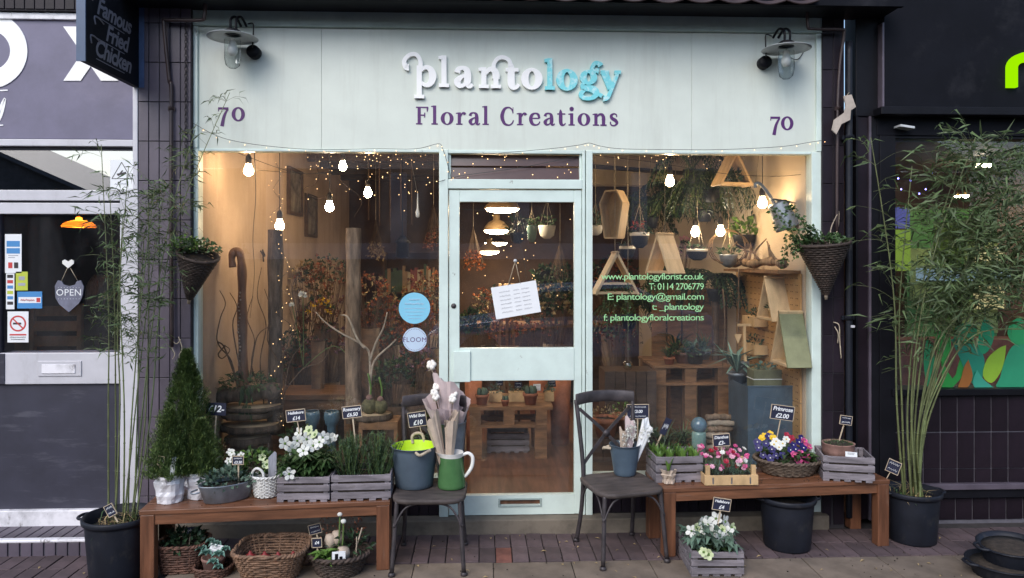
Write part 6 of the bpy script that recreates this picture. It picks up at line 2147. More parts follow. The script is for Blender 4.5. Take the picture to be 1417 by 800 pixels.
for k, (px, Y, lab, lm) in enumerate(((300, .62, 'dark leafy plant at the foot of the driftwood crook', 'leafd'), (415, .42, 'low leafy pot beside the blue vases', 'leaf'), (470, .9, 'leafy pot half hidden by the bark post', 'leafd'), (598, .35, 'low leafy pot at the right end of the left window', 'leafd'))):
    potted(lab, px, 590, Y, .06, .09, 'darkwood', 'bush', z=ZR - .001 if Y < .7 else ZS + .005, leafm=lm, L=.07, wd=.024, n=90, fh=.16, rad=.12)
T = thing('white_ranunculus', 'white ranunculus blooms on thin stems in the left window', 'flower', P(420, 470, .6))
O = T.location
m = MB()
for px, py, r in ((419, 408, .03), (404, 422, .02), (488, 500, .02)):
    q = P(px, py, .6) - O
    a = MB()
    for k in range(26):
        d = rdir(-.5, 1); a.leaf(q + d * r * .3, d + Vector((0, -.3, 0)), r * 1.0, r * .9, rdir(), .5)
    a.build('bloom', 'petalw', T)
    m.tube(catmull([(0, 0, -.2), (q.x * .6, .01, q.z * .3), q], 4), .003, 5)
m.build('stem', 'stem', T)
# bookcase at the back
p = P(565, 420, 4.4)
T = thing('bookcase', 'dark bookcase with spines against the back wall', 'bookcase', (p.x, 4.9, ZS + .005))
for x in (-.36, .34):
    m = MB(); m.box(x, x + .02, -.14, .14, 0, 1.75); m.build('side_panel', 'darkwood', T)
for z in (.3, .75, 1.2, 1.73):
    m = MB(); m.box(-.339, .339, -.138, .138, z, z + .02); m.build('shelf', 'darkwood', T)
bm_ = [pm('book ' + n_, c_, .6, .2) for n_, c_ in (('red', (.22, .05, .04)), ('tan', (.30, .20, .12)), ('green', (.05, .09, .06)), ('cream', (.42, .36, .28)))]
for z in (.321, .771, 1.221):
    x = -.335
    k = 0
    while x < .30:
        wd_ = U(.02, .045)
        m = MB(); m.box(x, x + wd_ - .001, -.12, .08, z, z + U(.25, .36)); m.build('book', bm_[rng.randint(0, 3)], T)
        x += wd_; k += 1
T = thing('lantern', 'dark lantern silhouette hanging at the back of the left window', 'lantern', P(557, 340, 2.6))
m = MB(); m.lathe([(.05, -.12), (.07, -.11), (.06, .02), (.08, .03), (.02, .10), (.0001, .11)], 8); m.build('cage', 'black', T); m = MB(); m.tube([(0, 0, .1), (0, 0, zc2 - T.location.z)], .004, 4); m.build('hook', 'black', T)
T = thing('drop_ornament', 'long white glass drop ornament hanging in the left window', 'ornament', P(578, 300, .3))
m = MB(); m.lathe([(.0001, -.008), (.012, .0), (.014, .02), (.006, .06), (.003, .16)], 10); m.build('drop', 'enamelw', T); m = MB(); m.tube([(0, 0, .15), (-.03, 0, .3), (-.06, 0, .46)], .0015, 4); m.build('thread', 'twigp', T)
T = thing('hanging_shears', 'dark hanging tools and strings below the back beams', 'tools', P(540, 290, 2.2))
m = MB()
for k in range(5):
    m.tube([(-.2 + .1 * k, 0, -.1 - .05 * (k % 3)), (-.2 + .1 * k, 0, zc2 - T.location.z)], .006, 4)
m.build('tool', 'darkwood', T, kind='stuff')

# stickers on the left pane
def disc_sticker(label, px, py, r_px, mat):
    p = P(px, py, .006)
    T = thing('window_sticker', label, 'sticker', p, 0, 'round stickers on the left window glass')
    m = MB(); k = 40
    m.poly([(math.cos(6.2832 * i / k) * r_px / 215, math.sin(6.2832 * i / k) * r_px / 215) for i in range(k)], -.0008, .0005); m.build('disc', mat, T)
    return T
T = disc_sticker('larger sky blue round sticker beside the door', 573.5, 426.5, 21.5, 'skyblue')
for k, (z_, w_) in enumerate(((.055, .07), (.028, .12), (-.002, .13), (-.024, .12), (-.046, .11), (-.066, .07))):
    scribble(T, w_, z_, .012 if k < 2 else .006, -.0014, 'floomw', .0016 if k < 2 else .0008, k, 'print')
T = disc_sticker('smaller pale round sticker reading FLOOM', 574, 470, 16.5, 'floomw')
text('FLOOM', .043, 'purple', T, (0, -.0012, -.002), spacing=1.1)
m = MB()
for i in range(40):
    a = 6.2832 * i / 40
    m.box(math.cos(a) * .068 - .002, math.cos(a) * .068 + .002, -.0014, -.0009, math.sin(a) * .068 - .002, math.sin(a) * .068 + .002)
m.build('print', 'purple', T, kind='stuff')

# ---- hanging notice on the door
p = P(714, 415, -.006)
T = thing('notice', 'white handwritten notice hanging askew on the door glass', 'notice', (p.x, -.006, p.z), 0, rot=(0, RAD(-9.5), 0))
m = MB(); m.box(-.146, .146, -.001, .001, -.103, .103); m.build('sheet', 'paper', T)
M['pencil'] = pm('grey pencil', (.36, .37, .42), .7, .1)
for r in range(6):
    for x_, w_ in ((-.055, .07), (.02, .04), (.08, .05)):
        q = scribble(T, w_, 0, .009, -.0018, 'pencil', .0008, r * 3 + int(w_ * 100))
        q.location = (x_ - .01, 0, .064 - .026 * r)
tp = P(713, 361, -.006) - p
R9 = Matrix.Rotation(RAD(9.5), 4, 'Y')
m = MB()
for x in (-.035, .045):
    m.tube([R9 @ Vector((tp.x, 0, tp.z)), (x, 0, .098)], .0022, 4)
m.build('twine', 'rope', T)
m = MB(); m.ball(R9 @ Vector((tp.x, -.002, tp.z)), .012, 8, 6); m.build('sucker', 'lampshade', T)

# ---- pallet table behind the door, pots and tags
fl = ZS + .005
ta, tb = P(650, 600, 1.3), P(757, 600, 1.3)
tz = P(700, 563, 1.3).z
mz = P(700, 588, 1.3).z
T = thing('pallet_table', 'low table made of pallet wood behind the door', 'table', ((ta.x + tb.x) / 2, 1.3, fl))
w = (tb.x - ta.x) / 2
for k in range(4):
    m = MB(); m.box(-w - .03, w + .05, .0 + .16 * k, .15 + .16 * k, tz - fl - .028, tz - fl); m.build('top_board', 'pallet', T)
for k in range(2):
    m = MB(); m.box(-w, w, .0 + .30 * k, .12 + .30 * k, mz - fl - .025, mz - fl); m.build('lower_board', 'pallet', T)
for x in (-w, -.04, w - .09):
    m = MB(); m.box(x, x + .09, .004, .10, mz - fl + .001, tz - fl - .0285); m.build('block', 'pallet', T)
for x in (-w, w - .10):
    for y in (.005, .4):
        m = MB(); m.box(x, x + .10, y, y + .10, 0, mz - fl - .026); m.build('leg', 'pallet', T)
KC = crate('small grey slatted crate pushed under the pallet table', (P(703, 628, 1.55).x, 1.62, fl), 0, .36, .25, .16)
for i, (px, r, lab) in enumerate(((667, .058, 'terracotta pot of pale cacti at the left of the pallet table'), (699, .034, 'tiny terracotta pot in the middle of the pallet table'), (734, .064, 'broad terracotta pot of cacti at the right of the pallet table'))):
    potted(lab, px, 560, 1.40 if i != 1 else 1.34, r, r * 1.5, 'terra', 'cactus', z=tz + .001, leafm='sage')
for px, w_, lab in ((686, .055, 'small pine planter box left on the pallet table'), (716, .075, 'pine planter box of succulents mid pallet table'), (760, .04, 'narrow pine planter box right on the pallet table')):
    p = P(px, 560, 1.52)
    T = thing('planter_box', lab, 'planter', (p.x, 1.56, tz + .001), 0, 'pine planter boxes on the pallet table')
    m = MB(); m.box(-w_, w_, -.05, .05, 0, .075); m.build('box', 'pine', T)
    a = MB(); bush(a, (0, 0, .075), (w_ * 1.1, .05, .07), 60, .03, .016); a.build('foliage', 'sage', T, kind='stuff')
for px, py, Y, lab, ln in ((691, 529, 1.62, 'tag on a stick over the left pine planter', '£3'), (717, 533, 1.56, 'brighter tag on a stick at the middle of the pallet table', '£4.50'), (743, 536, 1.50, 'plain white tag on the right of the pallet table', ''), (764, 531, 1.62, 'tag on a stick over the right pine planter', '£5')):
    price_sign(lab, px, py, 10, 9, Y, ['~', '~'], 553, RAD(U(-8, 8)), rim=False, board='slate' if ln else 'paper', ink='chalk' if ln else 'pencil')

# ---- shelf with letters and hanging planters at the back
p0, p1 = P(690, 393, 3.3), P(800, 393, 3.3)
T = thing('letter_shelf', 'long pale shelf board with black letters N and O', 'shelf', ((p0.x + p1.x) / 2, 3.35, p0.z - .10))
m = MB(); m.box(-(p1.x - p0.x) / 2, (p1.x - p0.x) / 2, -.1, .1, 0, .10); m.build('board', 'pine', T)
for x in (-.3, .3):
    m = MB(); m.box(x, x + .03, .1005, .12, -p0.z + .10 + fl, .1); m.build('upright', 'darkwood', T)
for ch, px in (('O', 757), ('N', 776)):
    q = P(px, 385, 3.22)
    me = text_mesh(ch, .19, 0, .012, .03, 'CENTER').copy(); me.materials.append(M['black'])
    ob('letter', me, T, (q.x - T.location.x, -.05, .165), (RAD(90), 0, RAD(0)))
def hanging_pot(label, px, py, Y, r, h, mat, leafm='leaf', kind='bush', L=.05, wd=.02, fh=.08, n=60, stripe=None):
    p = P(px, py, Y)
    T = thing('hanging_planter', label, 'planter', p, 0, 'planters hanging from the shop ceiling')
    m = MB(); m.lathe([(r * .35, -h), (r * .8, -h * .75), (r, -h * .1), (r, 0), (r * .93, 0), (r * .9, -h * .2)], 24); m.build('pot', mat, T)
    if stripe:
        m = MB(); m.lathe([(r * 1.012, -h * .22), (r * 1.02, -.02), (r * 1.02, .002), (r * .9, .003)], 24); m.build('rim', stripe, T)
    m = MB(); m.lathe([(r * .9, -h * .2), (.0001, -h * .15)], 14); m.build('soil', 'soil', T)
    a = MB(); bush(a, (0, 0, 0), (r * 1.2, r * 1.2, fh), n, L, wd)
    a.build('foliage', leafm, T, kind='stuff')
    m = MB()
    for k in range(3):
        t = k * 2.094 + .5
        m.tube([(r * .95 * math.cos(t), r * .95 * math.sin(t), -.01), (0, 0, r * 3)], .0022, 4)
    m.tube([(0, 0, r * 3), (0, 0, zc2 - p.z)], .0025, 4)
    m.build('cord', 'rope', T)
hanging_pot('faceted white pot hanging at the right of the door glass', 757, 312, 2.4, .085, .13, 'enamelw', fh=.10, n=50)
hanging_pot('dark pot of trailing stems hanging mid door glass', 716, 322, 2.0, .07, .10, 'plastic', 'leafd', fh=.16, n=90, L=.08, wd=.012)
hanging_pot('glass jar planter hanging left of the white pot', 736, 312, 2.2, .05, .16, 'vase', 'leaf', fh=.06, n=30)
hanging_pot('dark dish with white rim and red blooms in the right window', 885, 322, .95, .075, .12, 'plastic', 'leafd', fh=.06, stripe='enamelw')
hanging_pot('small dark dish with white rim lower in the right window', 868, 341, 1.2, .065, .10, 'plastic', 'leafd', fh=.03, n=20, stripe='enamelw')
hanging_pot('wide dark dish with white rim under the whitish bulb', 965, 345, 1.15, .085, .09, 'plastic', 'leafd', fh=.03, n=14, stripe='enamelw')
hanging_pot('white pot of variegated leaves at the left edge of the right window', 824, 312, 1.1, .06, .08, 'enamelw', 'sage', fh=.10, n=50, L=.06)
hanging_pot('round grey pot hanging inside a wire ring', 1008, 352, .9, .07, .10, 'zinc', 'leaf', fh=.06, n=40)
T = thing('red_flowers', 'small cluster of red flowers in a hanging dish', 'flower', P(883, 314, .93))
a = MB()
for _ in range(40): a.leaf((U(-.05, .05), U(-.04, .02), U(-.01, .04)), rdir(), .022, .018)
a.build('blooms', pm('tomato red petal', (.62, .07, .03), .5, .2, isl=.3), T, kind='stuff')
T = thing('wire_ring', 'loose twig ring around the hanging grey pot', 'wreath', P(1008, 342, .88))
m = MB()
for k in range(4):
    m.tube([(math.cos(t) * (.13 + .01 * k), U(-.01, .01), math.sin(t) * (.13 + .008 * math.sin(k + t * 3))) for t in [6.2832 * q / 28 for q in range(28)]], .003, 4, False, True)
m.tube([(0, 0, .13), (0, 0, zc2 - T.location.z)], .002, 4); m.build('ring', 'twig', T)
T = thing('easel', 'thin pale wooden easel behind the door glass', 'easel', (P(702, 480, 1.9).x, 1.9, fl))
for a_, b_ in (((-.12, 0, 0), (-.04, 0, 1.45)), ((.12, 0, 0), (.02, 0, 1.45)), ((0, .3, 0), (0, .02, 1.4)), ((-.1, -.01, .85), (.1, -.01, .85))):
    m = MB(); m.bar(a_, b_, .025, .02); m.build('bar', 'pallet', T)

# ---- right window
def tri_shelf(label, c, half, H, dep, rz, mat='ply', t=.018, lift=None, outer=None, cord=True, shelf=None):
    T = thing('triangle_shelf', label, 'shelf', c, rz, 'triangular plywood shelves in the right window')
    ap = Vector((0, 0, H / 2)); bl = Vector((-half, 0, -H / 2)); br_ = Vector((half, 0, -H / 2))
    for k, (a_, b_) in enumerate(((bl, ap), (br_, ap))):
        d = (b_ - a_).normalized()
        n = Vector((-d.z, 0, d.x)) * (t / 2) * (1 if k == 0 else -1)
        m = MB(); m.bar(a_ - n * 1, b_ - n * 1, dep, t, up=(n.x, n.y, n.z)); m.build('side_board', outer if (outer and k == 1) else mat, T, bevel=.002)
    m = MB(); m.box(-half + t * 1.2, half - t * 1.2, -dep / 2 + .001, dep / 2 - .001, -H / 2, -H / 2 + t); m.build('base_board', mat, T, bevel=.002)
    if shelf:
        z = -H / 2 + H * shelf; hw = half * (1 - shelf) - t
        m = MB(); m.box(-hw, hw, -dep / 2 + .002, dep / 2 - .002, z, z + t * .8); m.build('shelf_board', mat, T)
    if cord:
        m = MB(); m.tube([(0, 0, H / 2), (0, 0, zc2 - c.z)], .0025, 4); m.build('cord', 'rope', T)
    return T
c = P(851, 377, .55); tri_shelf('open triangular shelf hanging at the left of the right window', c, .165, .31, .13, RAD(6), shelf=.22)
c2 = P(920, 350, .45); tri_shelf('narrow triangular shelf turned sideways above the website lettering', c2, .13, .29, .15, RAD(-62))
c3 = P(1013, 233, .6); tri_shelf('triangular shelf high in the right window near the ceiling', c3, .14, .25, .13, RAD(14))
T = thing('potted_plant', 'dark leaves inside the high triangular shelf', 'plant', c3 + Vector((0, 0, -.105)))
a = MB(); bush(a, (0, 0, .03), (.07, .04, .06), 60, .05, .02); a.build('foliage', 'leafd', T, kind='stuff')
T = thing('trailing_plant', 'thin vine trailing under the left triangular shelf', 'plant', c + Vector((0, 0, -.12)))
a, st = MB(), MB()
for k in range(9):
    x = U(-.11, .12); L_ = U(.1, .42)
    cc = catmull([(x * .4, -.02, .03), (x, -.05, 0), (x + U(-.03, .03), -.06, -L_)], 6); st.tube(cc, .0015, 3)
    for q in cc[3:]:
        for _ in range(2): a.leaf(q + rdir() * .012, rdir(-.8, .5), .026, .018, rdir(), .3)
a.build('foliage', 'leaf', T, kind='stuff'); st.build('stem', 'stem', T, kind='stuff')
# coffin shaped box
c = P(850, 297, .6)
T = thing('coffin_shelf', 'tall pale wooden coffin shaped shelf box hanging in the right window', 'shelf', c, RAD(-38))
out = [(-.05, -.17), (.05, -.17), (.09, .08), (.045, .17), (-.045, .17), (-.09, .08)]
for k in range(6):
    a_, b_ = out[k], out[(k + 1) % 6]
    d = Vector((b_[0] - a_[0], 0, b_[1] - a_[1])).normalized()
    nn = Vector((-d.z, 0, d.x)) 
    m = MB(); m.bar((a_[0], 0, a_[1]), (b_[0], 0, b_[1]), .11, .012, up=tuple(nn)); m.build('side_board', 'ply', T, bevel=.001)
m = MB(); m.poly(out, .045, .052); m.build('back_board', 'pine', T)
m = MB(); m.tube([(0, 0, .17), (0, 0, zc2 - c.z)], .0025, 4); m.build('cord', 'rope', T)
# pegboard on the right wall
def pw(px, py): return PX(px, py, xw1 - .008)
ya, yb2 = .10, 1.35
zt2, zb2 = pw(1100, 378).z, ZR
T = thing('pegboard', 'honey coloured pegboard panels covering the right side wall', 'pegboard', (xw1 - .012, (ya + yb2) / 2, zb2))
H_ = zt2 - zb2
nz = 3
for k in range(nz):
    for y0, y1_ in ((ya, (ya + yb2) / 2 - .002), ((ya + yb2) / 2 + .002, yb2)):
        m = MB(); m.box(-.006, .006, y0 - T.location.y, y1_ - T.location.y, H_ * k / nz + .003, H_ * (k + 1) / nz - .003); m.build('panel', 'peg', T)
m = MB()
y = ya + .05
while y < yb2 - .04:
    z = .05
    while z < H_ - .03:
        for dy in (-.012, .012):
            m.box(-.0075, -.0062, y + dy - T.location.y - .004, y + dy - T.location.y + .004, z - .004, z + .004)
        z += .045
    y += .085
m.build('holes', 'cocoa', T, kind='stuff')
T = thing('driftwood_log', 'gnarled mossy driftwood lying along the top of the pegboard', 'driftwood', (xw1 - .10, .62, zt2 + .03))
m = MB(); m.box(-.06, .095, -.5, .62, -.032, -.012); m.build('ledge', 'pallet', T)
m = MB()
c = catmull([(0, -.45, .03), (.01, -.2, .05), (-.02, .1, .03), (0, .35, .045), (-.02, .6, .02)], 7)
m.tube(c, [.030 + .006 * math.sin(i * 1.1) for i in range(len(c))], 9)
for q in range(7):
    b = c[4 + q * 3]
    m.tube(catmull([b, b + Vector((U(-.08, .02), U(-.05, .05), U(.05, .10))), b + Vector((U(-.1, .02), U(-.08, .08), U(.08, .17)))], 4), [.014, .013, .011, .01, .009, .008, .006, .005, .004], 6)
m.build('wood', 'barkl', T)
yy = PX(1072, 410, xw1 - .08).y
t4 = Vector((xw1 - .085, yy, PX(1072, 412, xw1 - .08).z))
tri_shelf('triangular shelf mounted on the pegboard with a small pot inside', t4, .15, .31, .14, RAD(-90), cord=False)
potted('small pale pot inside the pegboard triangle', 0, 0, 0, .035, .06, 'pine', 'bush', n=40, fh=.03, leafm='leafd').location = t4 + Vector((-.01, 0, -.136))
yy = PX(1096, 465, xw1 - .08).y
t5 = Vector((xw1 - .09, yy, PX(1092, 466, xw1 - .08).z))
tri_shelf('larger triangular shelf with a moss green side low on the pegboard', t5, .15, .36, .16, RAD(-90), outer=pm('moss green stain', (.21, .22, .12), .7, .25, 5, .1), cord=False)
for py, lab, py2 in ((452, 'small pine wall box of succulents on the pegboard, upper', 0), (490, 'small pine wall box of succulents on the pegboard, lower', 0)):
    q = PX(1046, py - 8, xw1 - .06)
    T = thing('planter_box', lab, 'planter', (xw1 - .07, q.y, q.z), 0, 'pine wall boxes on the pegboard')
    m = MB(); m.box(-.05, .05, -.13, .13, -.035, .035); m.build('box', 'pine', T)
    a = MB(); bush(a, (0, 0, .035), (.05, .11, .06), 50, .035, .016); a.build('foliage', 'leafd', T, kind='stuff')
# watering can hung high on the right
c = P(1080, 291, .22)
T = thing('watering_can', 'shiny galvanised jug hanging upside down near the right wall', 'watering can', c, 0, rot=(0, RAD(-24), RAD(0)))
m = MB(); m.lathe([(.085, -.13), (.08, -.11), (.065, .05), (.062, .055), (.05, .06), (.0001, .062)], 24); m.build('body', 'zinc', T)
m = MB(); m.lathe([(.09, .07), (.0001, .05)], 20, (.0, 0, -.005), 1, .7, mtx=Matrix.Rotation(RAD(35), 4, 'Y')); m.build('lid', 'zinc', T)
m = MB(); m.tube(catmull([(-.02, 0, .05), (-.03, 0, .14), (-.055, 0, .22), (-.085, 0, .235), (-.095, 0, .21)], 6), .011, 8); m.build('spout', 'zinc', T)
m = MB(); m.tube([(-.085, 0, .235), Matrix.Rotation(RAD(24), 3, 'Y') @ Vector((-.1, 0, zc2 - c.z))], .002, 4); m.build('cord', 'rope', T)
# zinc planter, agave, trunk box, tools
p0, p1 = P(1035, 600, .22), P(1111, 600, .22)
zt3 = P(1070, 536, .22).z
T = thing('zinc_planter', 'tall square blue grey zinc planter standing in the right window', 'planter', ((p0.x + p1.x) / 2, .22, ZR - .001))
w = (p1.x - p0.x) / 2; h = zt3 - ZR
for q in ((-w, w, 0, .004), (-w, w, .396, .40), ):
    m = MB(); m.box(q[0], q[1], q[2], q[3], 0, h); m.build('panel', 'bluezinc', T)
for x in (-w, w - .004):
    m = MB(); m.box(x, x + .004, .0045, .3955, 0, h); m.build('panel', 'bluezinc', T)
m = MB(); m.box(-w + .005, w - .005, .005, .395, h - .05, h - .03); m.build('lid', 'bluezinc', T)
for q in ((-w - .004, w + .004, -.004, .01), (-w - .004, w + .004, .39, .404)):
    m = MB(); m.box(q[0], q[1], q[2], q[3], h, h + .012); m.build('rim', 'bluezinc', T, bevel=.002)
zp = T
potted('spiky agave in the back of the zinc planter', 1020, 528, .58, .07, .08, 'zinc', 'spiky', z=ZR + h - .03, n=26, L=.30, wd=.03, leafm='glauc')
q = P(1058, 531, .36)
T = thing('keepsake_box', 'small moss green wooden box tied with white string on the zinc planter', 'box', (q.x, .36, ZR + h - .029))
bw_ = 20 / 200
m = MB(); m.box(-bw_, bw_, -.06, .07, 0, .135); m.build('body', pm('green grey stain', (.15, .155, .09), .7, .3, 6, .1), T, bevel=.003)
m = MB(); m.box(-bw_ - .002, bw_ + .002, -.062, .072, .068, .073); m.build('string', 'paper', T)
a = MB(); bush(a, (0, 0, .13), (.08, .04, .045), 50, .04, .018); a.build('succulents', 'glauc', T, kind='stuff')
T = thing('garden_fork', 'small hand fork with a wooden handle leaning on the pegboard', 'tool', P(1031, 500, .52))
m = MB(); m.bar((0, 0, 0), (.0, .02, .26), .018, .018); m.bar((-.05, .02, .26), (.05, .02, .26), .018, .018); m.build('handle', 'pine', T)
m = MB(); m.box(-.03, .03, -.004, .004, -.10, 0); m.build('blade', 'steel', T)
twigs('paired bamboo canes and dark rope hanging by the plank wall', [[(1022, 372), (1022, 420), (1021, 470), (1021, 500)], [(1000, 400), (1003, 450), (999, 520)]], .75, .006, 'twig', 'hanging_rope', 'rope')
T = thing('pennant', 'small wooden triangle pennant hanging beside the pegboard', 'ornament', P(1021, 470, .72))
m = MB(); m.poly([(-.028, .04), (.028, .04), (0, -.03)], -.006, .006); m.build('cutout', 'ply', T)
# plank wall and pallet shelf
T = thing('plank_screen', 'upright brown plank screen behind the pallet shelf', 'screen', (P(1000, 500, 1.62).x, 1.62, fl))
for k in range(9):
    x = -.62 + k * .135
    m = MB(); m.box(x, x + .12, 0, .022, 0, P(1000, 400 - (k % 3) * 5, 1.62).z - fl); m.build('plank', 'pallet', T)
T = thing('pallet_shelf', 'two tier pallet shelf loaded with pots in the right window', 'shelf', (P(952, 500, .95).x, .95, fl))
z1_, z2_ = P(950, 506, .95).z - fl, P(950, 530, .95).z - fl
for zz in (z1_, z2_):
    for k in range(4):
        m = MB(); m.box(-.27, .34, k * .15, k * .15 + .13, zz - .02, zz); m.build('board', 'pallet', T)
for x in (-.26, -.02, .24):
    for y in (.01, .45):
        m = MB(); m.box(x, x + .09, y, y + .09, z2_ + .001, z1_ - .021); m.build('block', 'pallet', T)
        m = MB(); m.box(x, x + .09, y, y + .09, 0, z2_ - .021); m.build('leg', 'pallet', T)
for px, Y, r, mat, kind, lab, lm, L, wd, n in (
    (926, 1.03, .045, 'terra', 'spiky', 'red pot of spider plant at the left of the pallet shelf', 'leaf', .16, .012, 40),
    (945, 1.10, .07, 'terrapale', 'bush', 'shallow pale bowl of greenery on the pallet shelf', 'leaf', .07, .02, 70),
    (962, 1.05, .075, 'soil', 'bush', 'dark bowl with a silvery dome plant on the pallet shelf', 'sage', .06, .02, 90),
    (975, 1.30, .05, 'zinc', 'spiky', 'grassy pot at the back right of the pallet shelf', 'leaf', .28, .010, 40),
    (935, 1.35, .05, 'terra', 'spiky', 'tall grassy pot at the back left of the pallet shelf', 'leafd', .30, .012, 40)):
    potted(lab, px, 500, Y, r, r * 1.25, mat, kind, z=fl + z1_ + .001, leafm=lm, L=L, wd=wd, n=n, fh=.07)
for px, py, Y, r, mat, kind, lab, lm, L, wd, n in (
    (920, 590, .38, .05, 'zinc', 'spiky', 'grey pot of narrow leaves low in the right window', 'leafd', .26, .012, 50),
    (946, 590, .45, .055, 'terra', 'spiky', 'low pot of arching leaves beside the glass ball', 'leaf', .22, .014, 50),
    (975, 590, .50, .06, 'zinc', 'spiky', 'pot of white tipped grass before the plank pile', 'sage', .24, .010, 50),
    (838, 590, .40, .095, 'terra', 'bush', 'large terracotta pot of yellow green cactus by the door jamb', 'straw', .03, .012, 60),
    (862, 590, .55, .085, 'terra', 'bush', 'terracotta pot behind the chair back in the right window', 'leafb', .035, .016, 60),
    (893, 590, .6, .07, 'soil', 'bush', 'dark leafy pot low in the right window corner', 'leafd', .07, .025, 90)):
    potted(lab, px, py, Y, r, r * 1.4, mat, kind, z=ZR - .001 if mat != 'terra' or px > 900 else ZR + .16, leafm=lm, L=L, wd=wd, n=n, fh=.08)
T = thing('wood_crate', 'dark wooden crate raising the terracotta pots by the door jamb', 'crate', (P(852, 600, .47).x, .47, ZR - .001))
for k in range(5):
    m = MB(); m.box(-.19 + .078 * k, -.115 + .078 * k, -.14, -.125, 0, .155); m.build('slat', 'darkwood', T)
m = MB(); m.box(-.19, .195, -.1245, .16, .002, .158); m.build('box', 'darkwood', T)
T = thing('wood_box', 'brown plank box standing further back in the right window', 'box', (P(868, 560, 1.0).x, 1.0, fl))
for k in range(5):
    m = MB(); m.box(-.2 + .08 * k, -.125 + .08 * k, -.15, -.13, 0, .78); m.build('plank', 'darkwood', T)
m = MB(); m.box(-.2, .195, -.1295, .15, 0, .78); m.build('box', 'darkwood', T)
for px, py, Y, r, lab, mat in ((869, 506, .55, .035, 'small clear glass globe hanging in the right window', 'jar'), (967, 588, .3, .055, 'pale blue glass ball resting among the pots', 'blueglass')):
    q = P(px, py, Y)
    T = thing('glass_ball', lab, 'ornament', q)
    m = MB(); m.ball((0, 0, 0), r, 18, 12); m.build('ball', mat, T)
    if mat == 'jar':
        m = MB(); m.tube([(0, 0, r), (0, 0, zc2 - q.z)], .0015, 4); m.build('cord', 'rope', T)
        a = MB(); bush(a, (0, 0, -.01), (.018, .018, .015), 14, .02, .008); a.build('moss', 'leaf', T, kind='stuff')
    else:
        m = MB(); m.lathe([(.05, -.24), (.05, -.06), (.045, -.045), (.03, -.045)], 16); m.build('stand', 'vase', T)
T = thing('wood_pile', 'stack of grey weathered wood pieces beside the zinc planter', 'wood', (P(992, 600, .42).x, .42, ZR))
for k in range(7):
    z = .03 + .042 * k
    m = MB(); cc = catmull([(-.09 + U(-.02, .02), U(-.04, .0), z), (0, U(-.06, -.02), z + .006), (.09 + U(-.02, .02), U(-.04, 0), z)], 5); m.tube(cc, [.021 + .004 * math.sin(i * 2 + k) for i in range(len(cc))], 8); m.build('branch', 'twigp' if k % 2 else 'barkl', T)
# ferns and palms
def fern(label, px, py, Y, n, L, leafm, droop, lw=.010, ll=.07, hang=True, up=.6):
    p = P(px, py, Y)
    T = thing('palm_plant', label, 'plant', p, 0, 'feathery palms and ferns hanging in the shop')
    a, st = MB(), MB()
    for k in range(n):
        t = U(0, 6.28)
        d = Vector((math.cos(t), math.sin(t) * .7, 0))
        pts = [(0, 0, 0), d * L * .35 + Vector((0, 0, L * up * .6)), d * L * .75 + Vector((0, 0, L * (up - droop * .5))), d * L * 1.0 + Vector((0, 0, L * (up - droop)))]
        c = catmull(pts, 5)
        st.tube(c, .0025, 3, False)
        for i in range(3, len(c)):
            ax = (c[i] - c[i - 1]).normalized()
            s_ = ax.cross(Vector((0, 0, 1)))
            s_ = s_.normalized() if s_.length > .05 else Vector((1, 0, 0))
            for sg in (-1, 1):
                a.leaf(c[i], s_ * sg + ax * .7, ll * U(.8, 1.2) * (1.15 - .6 * i / len(c)), lw, (0, 0, 1), .35)
    m = MB(); m.lathe([(.05, -.10), (.07, -.02), (.075, 0), (.06, 0)], 16); m.build('pot', 'plastic', T)
    if hang:
        m = MB(); m.tube([(0, 0, 0), (0, 0, zc2 - p.z)], .0025, 4); m.build('cord', 'rope', T)
    else:
        m = MB(); m.lathe([(.05, fl - p.z), (.03, fl - p.z + .03), (.03, -.1)], 12); m.build('stand', 'darkwood', T)
    a.build('foliage', leafm, T, kind='stuff'); st.build('stems', 'stem', T, kind='stuff')
fern('large palm filling the centre of the right window', 975, 290, 1.3, 30, .52, 'leafd', .7, .014, .13)
fern('fern hanging high beside the top triangular shelf', 958, 235, 1.0, 22, .35, 'leafd', .9, .012, .09)
fern('palm fronds fanning behind the hanging dish', 900, 300, 1.5, 20, .42, 'leafd', .6, .012, .12)
fern('fern in the back corner behind the coffin shelf', 870, 300, 2.2, 18, .45, 'leafd', .9, .014, .12)
fern('low palm behind the website lettering', 945, 400, 1.7, 24, .42, 'leaf', .8, .014, .12, False)
fern('dense dark fern between the high triangle and the whitish bulb', 985, 262, .95, 26, .36, 'leafd', 1.0, .013, .10)
fern('dark palm crown hanging behind the highest right bulb', 935, 285, 1.7, 26, .50, 'leafd', .8, .014, .13)
fern('broad leafy plant below the hanging wire ring', 990, 400, 1.25, 20, .30, 'leafd', 1.0, .03, .09, False)
fern('fern standing behind the green lettering at the left', 870, 440, 1.9, 22, .40, 'leafd', .9, .014, .11, False)
hanging_pot('leafy trailing basket beside the right hand bulb', 1030, 325, 1.0, .09, .11, 'plastic', 'leafb', fh=.12, n=60, L=.07, wd=.045)
bouquet('pink dried blossom far back in the right window', 940, 350, 2.4, .18, ['petalmv', 'petalpp', 'leafd'], .4)
bouquet('rust dried mass low behind the right window shelf', 850, 470, 2.6, .28, ['petalrust', 'leafd', 'petalo'], .4, n=90)
bouquet('dark foliage mass beneath the palms in the right window', 930, 420, 2.4, .34, ['leafd', 'leaf'], .5, n=130, fl=.05)
bouquet('dark foliage mass at the back left of the right window', 850, 395, 3.0, .30, ['leafd', 'petalrust'], .5, n=100, fl=.05)
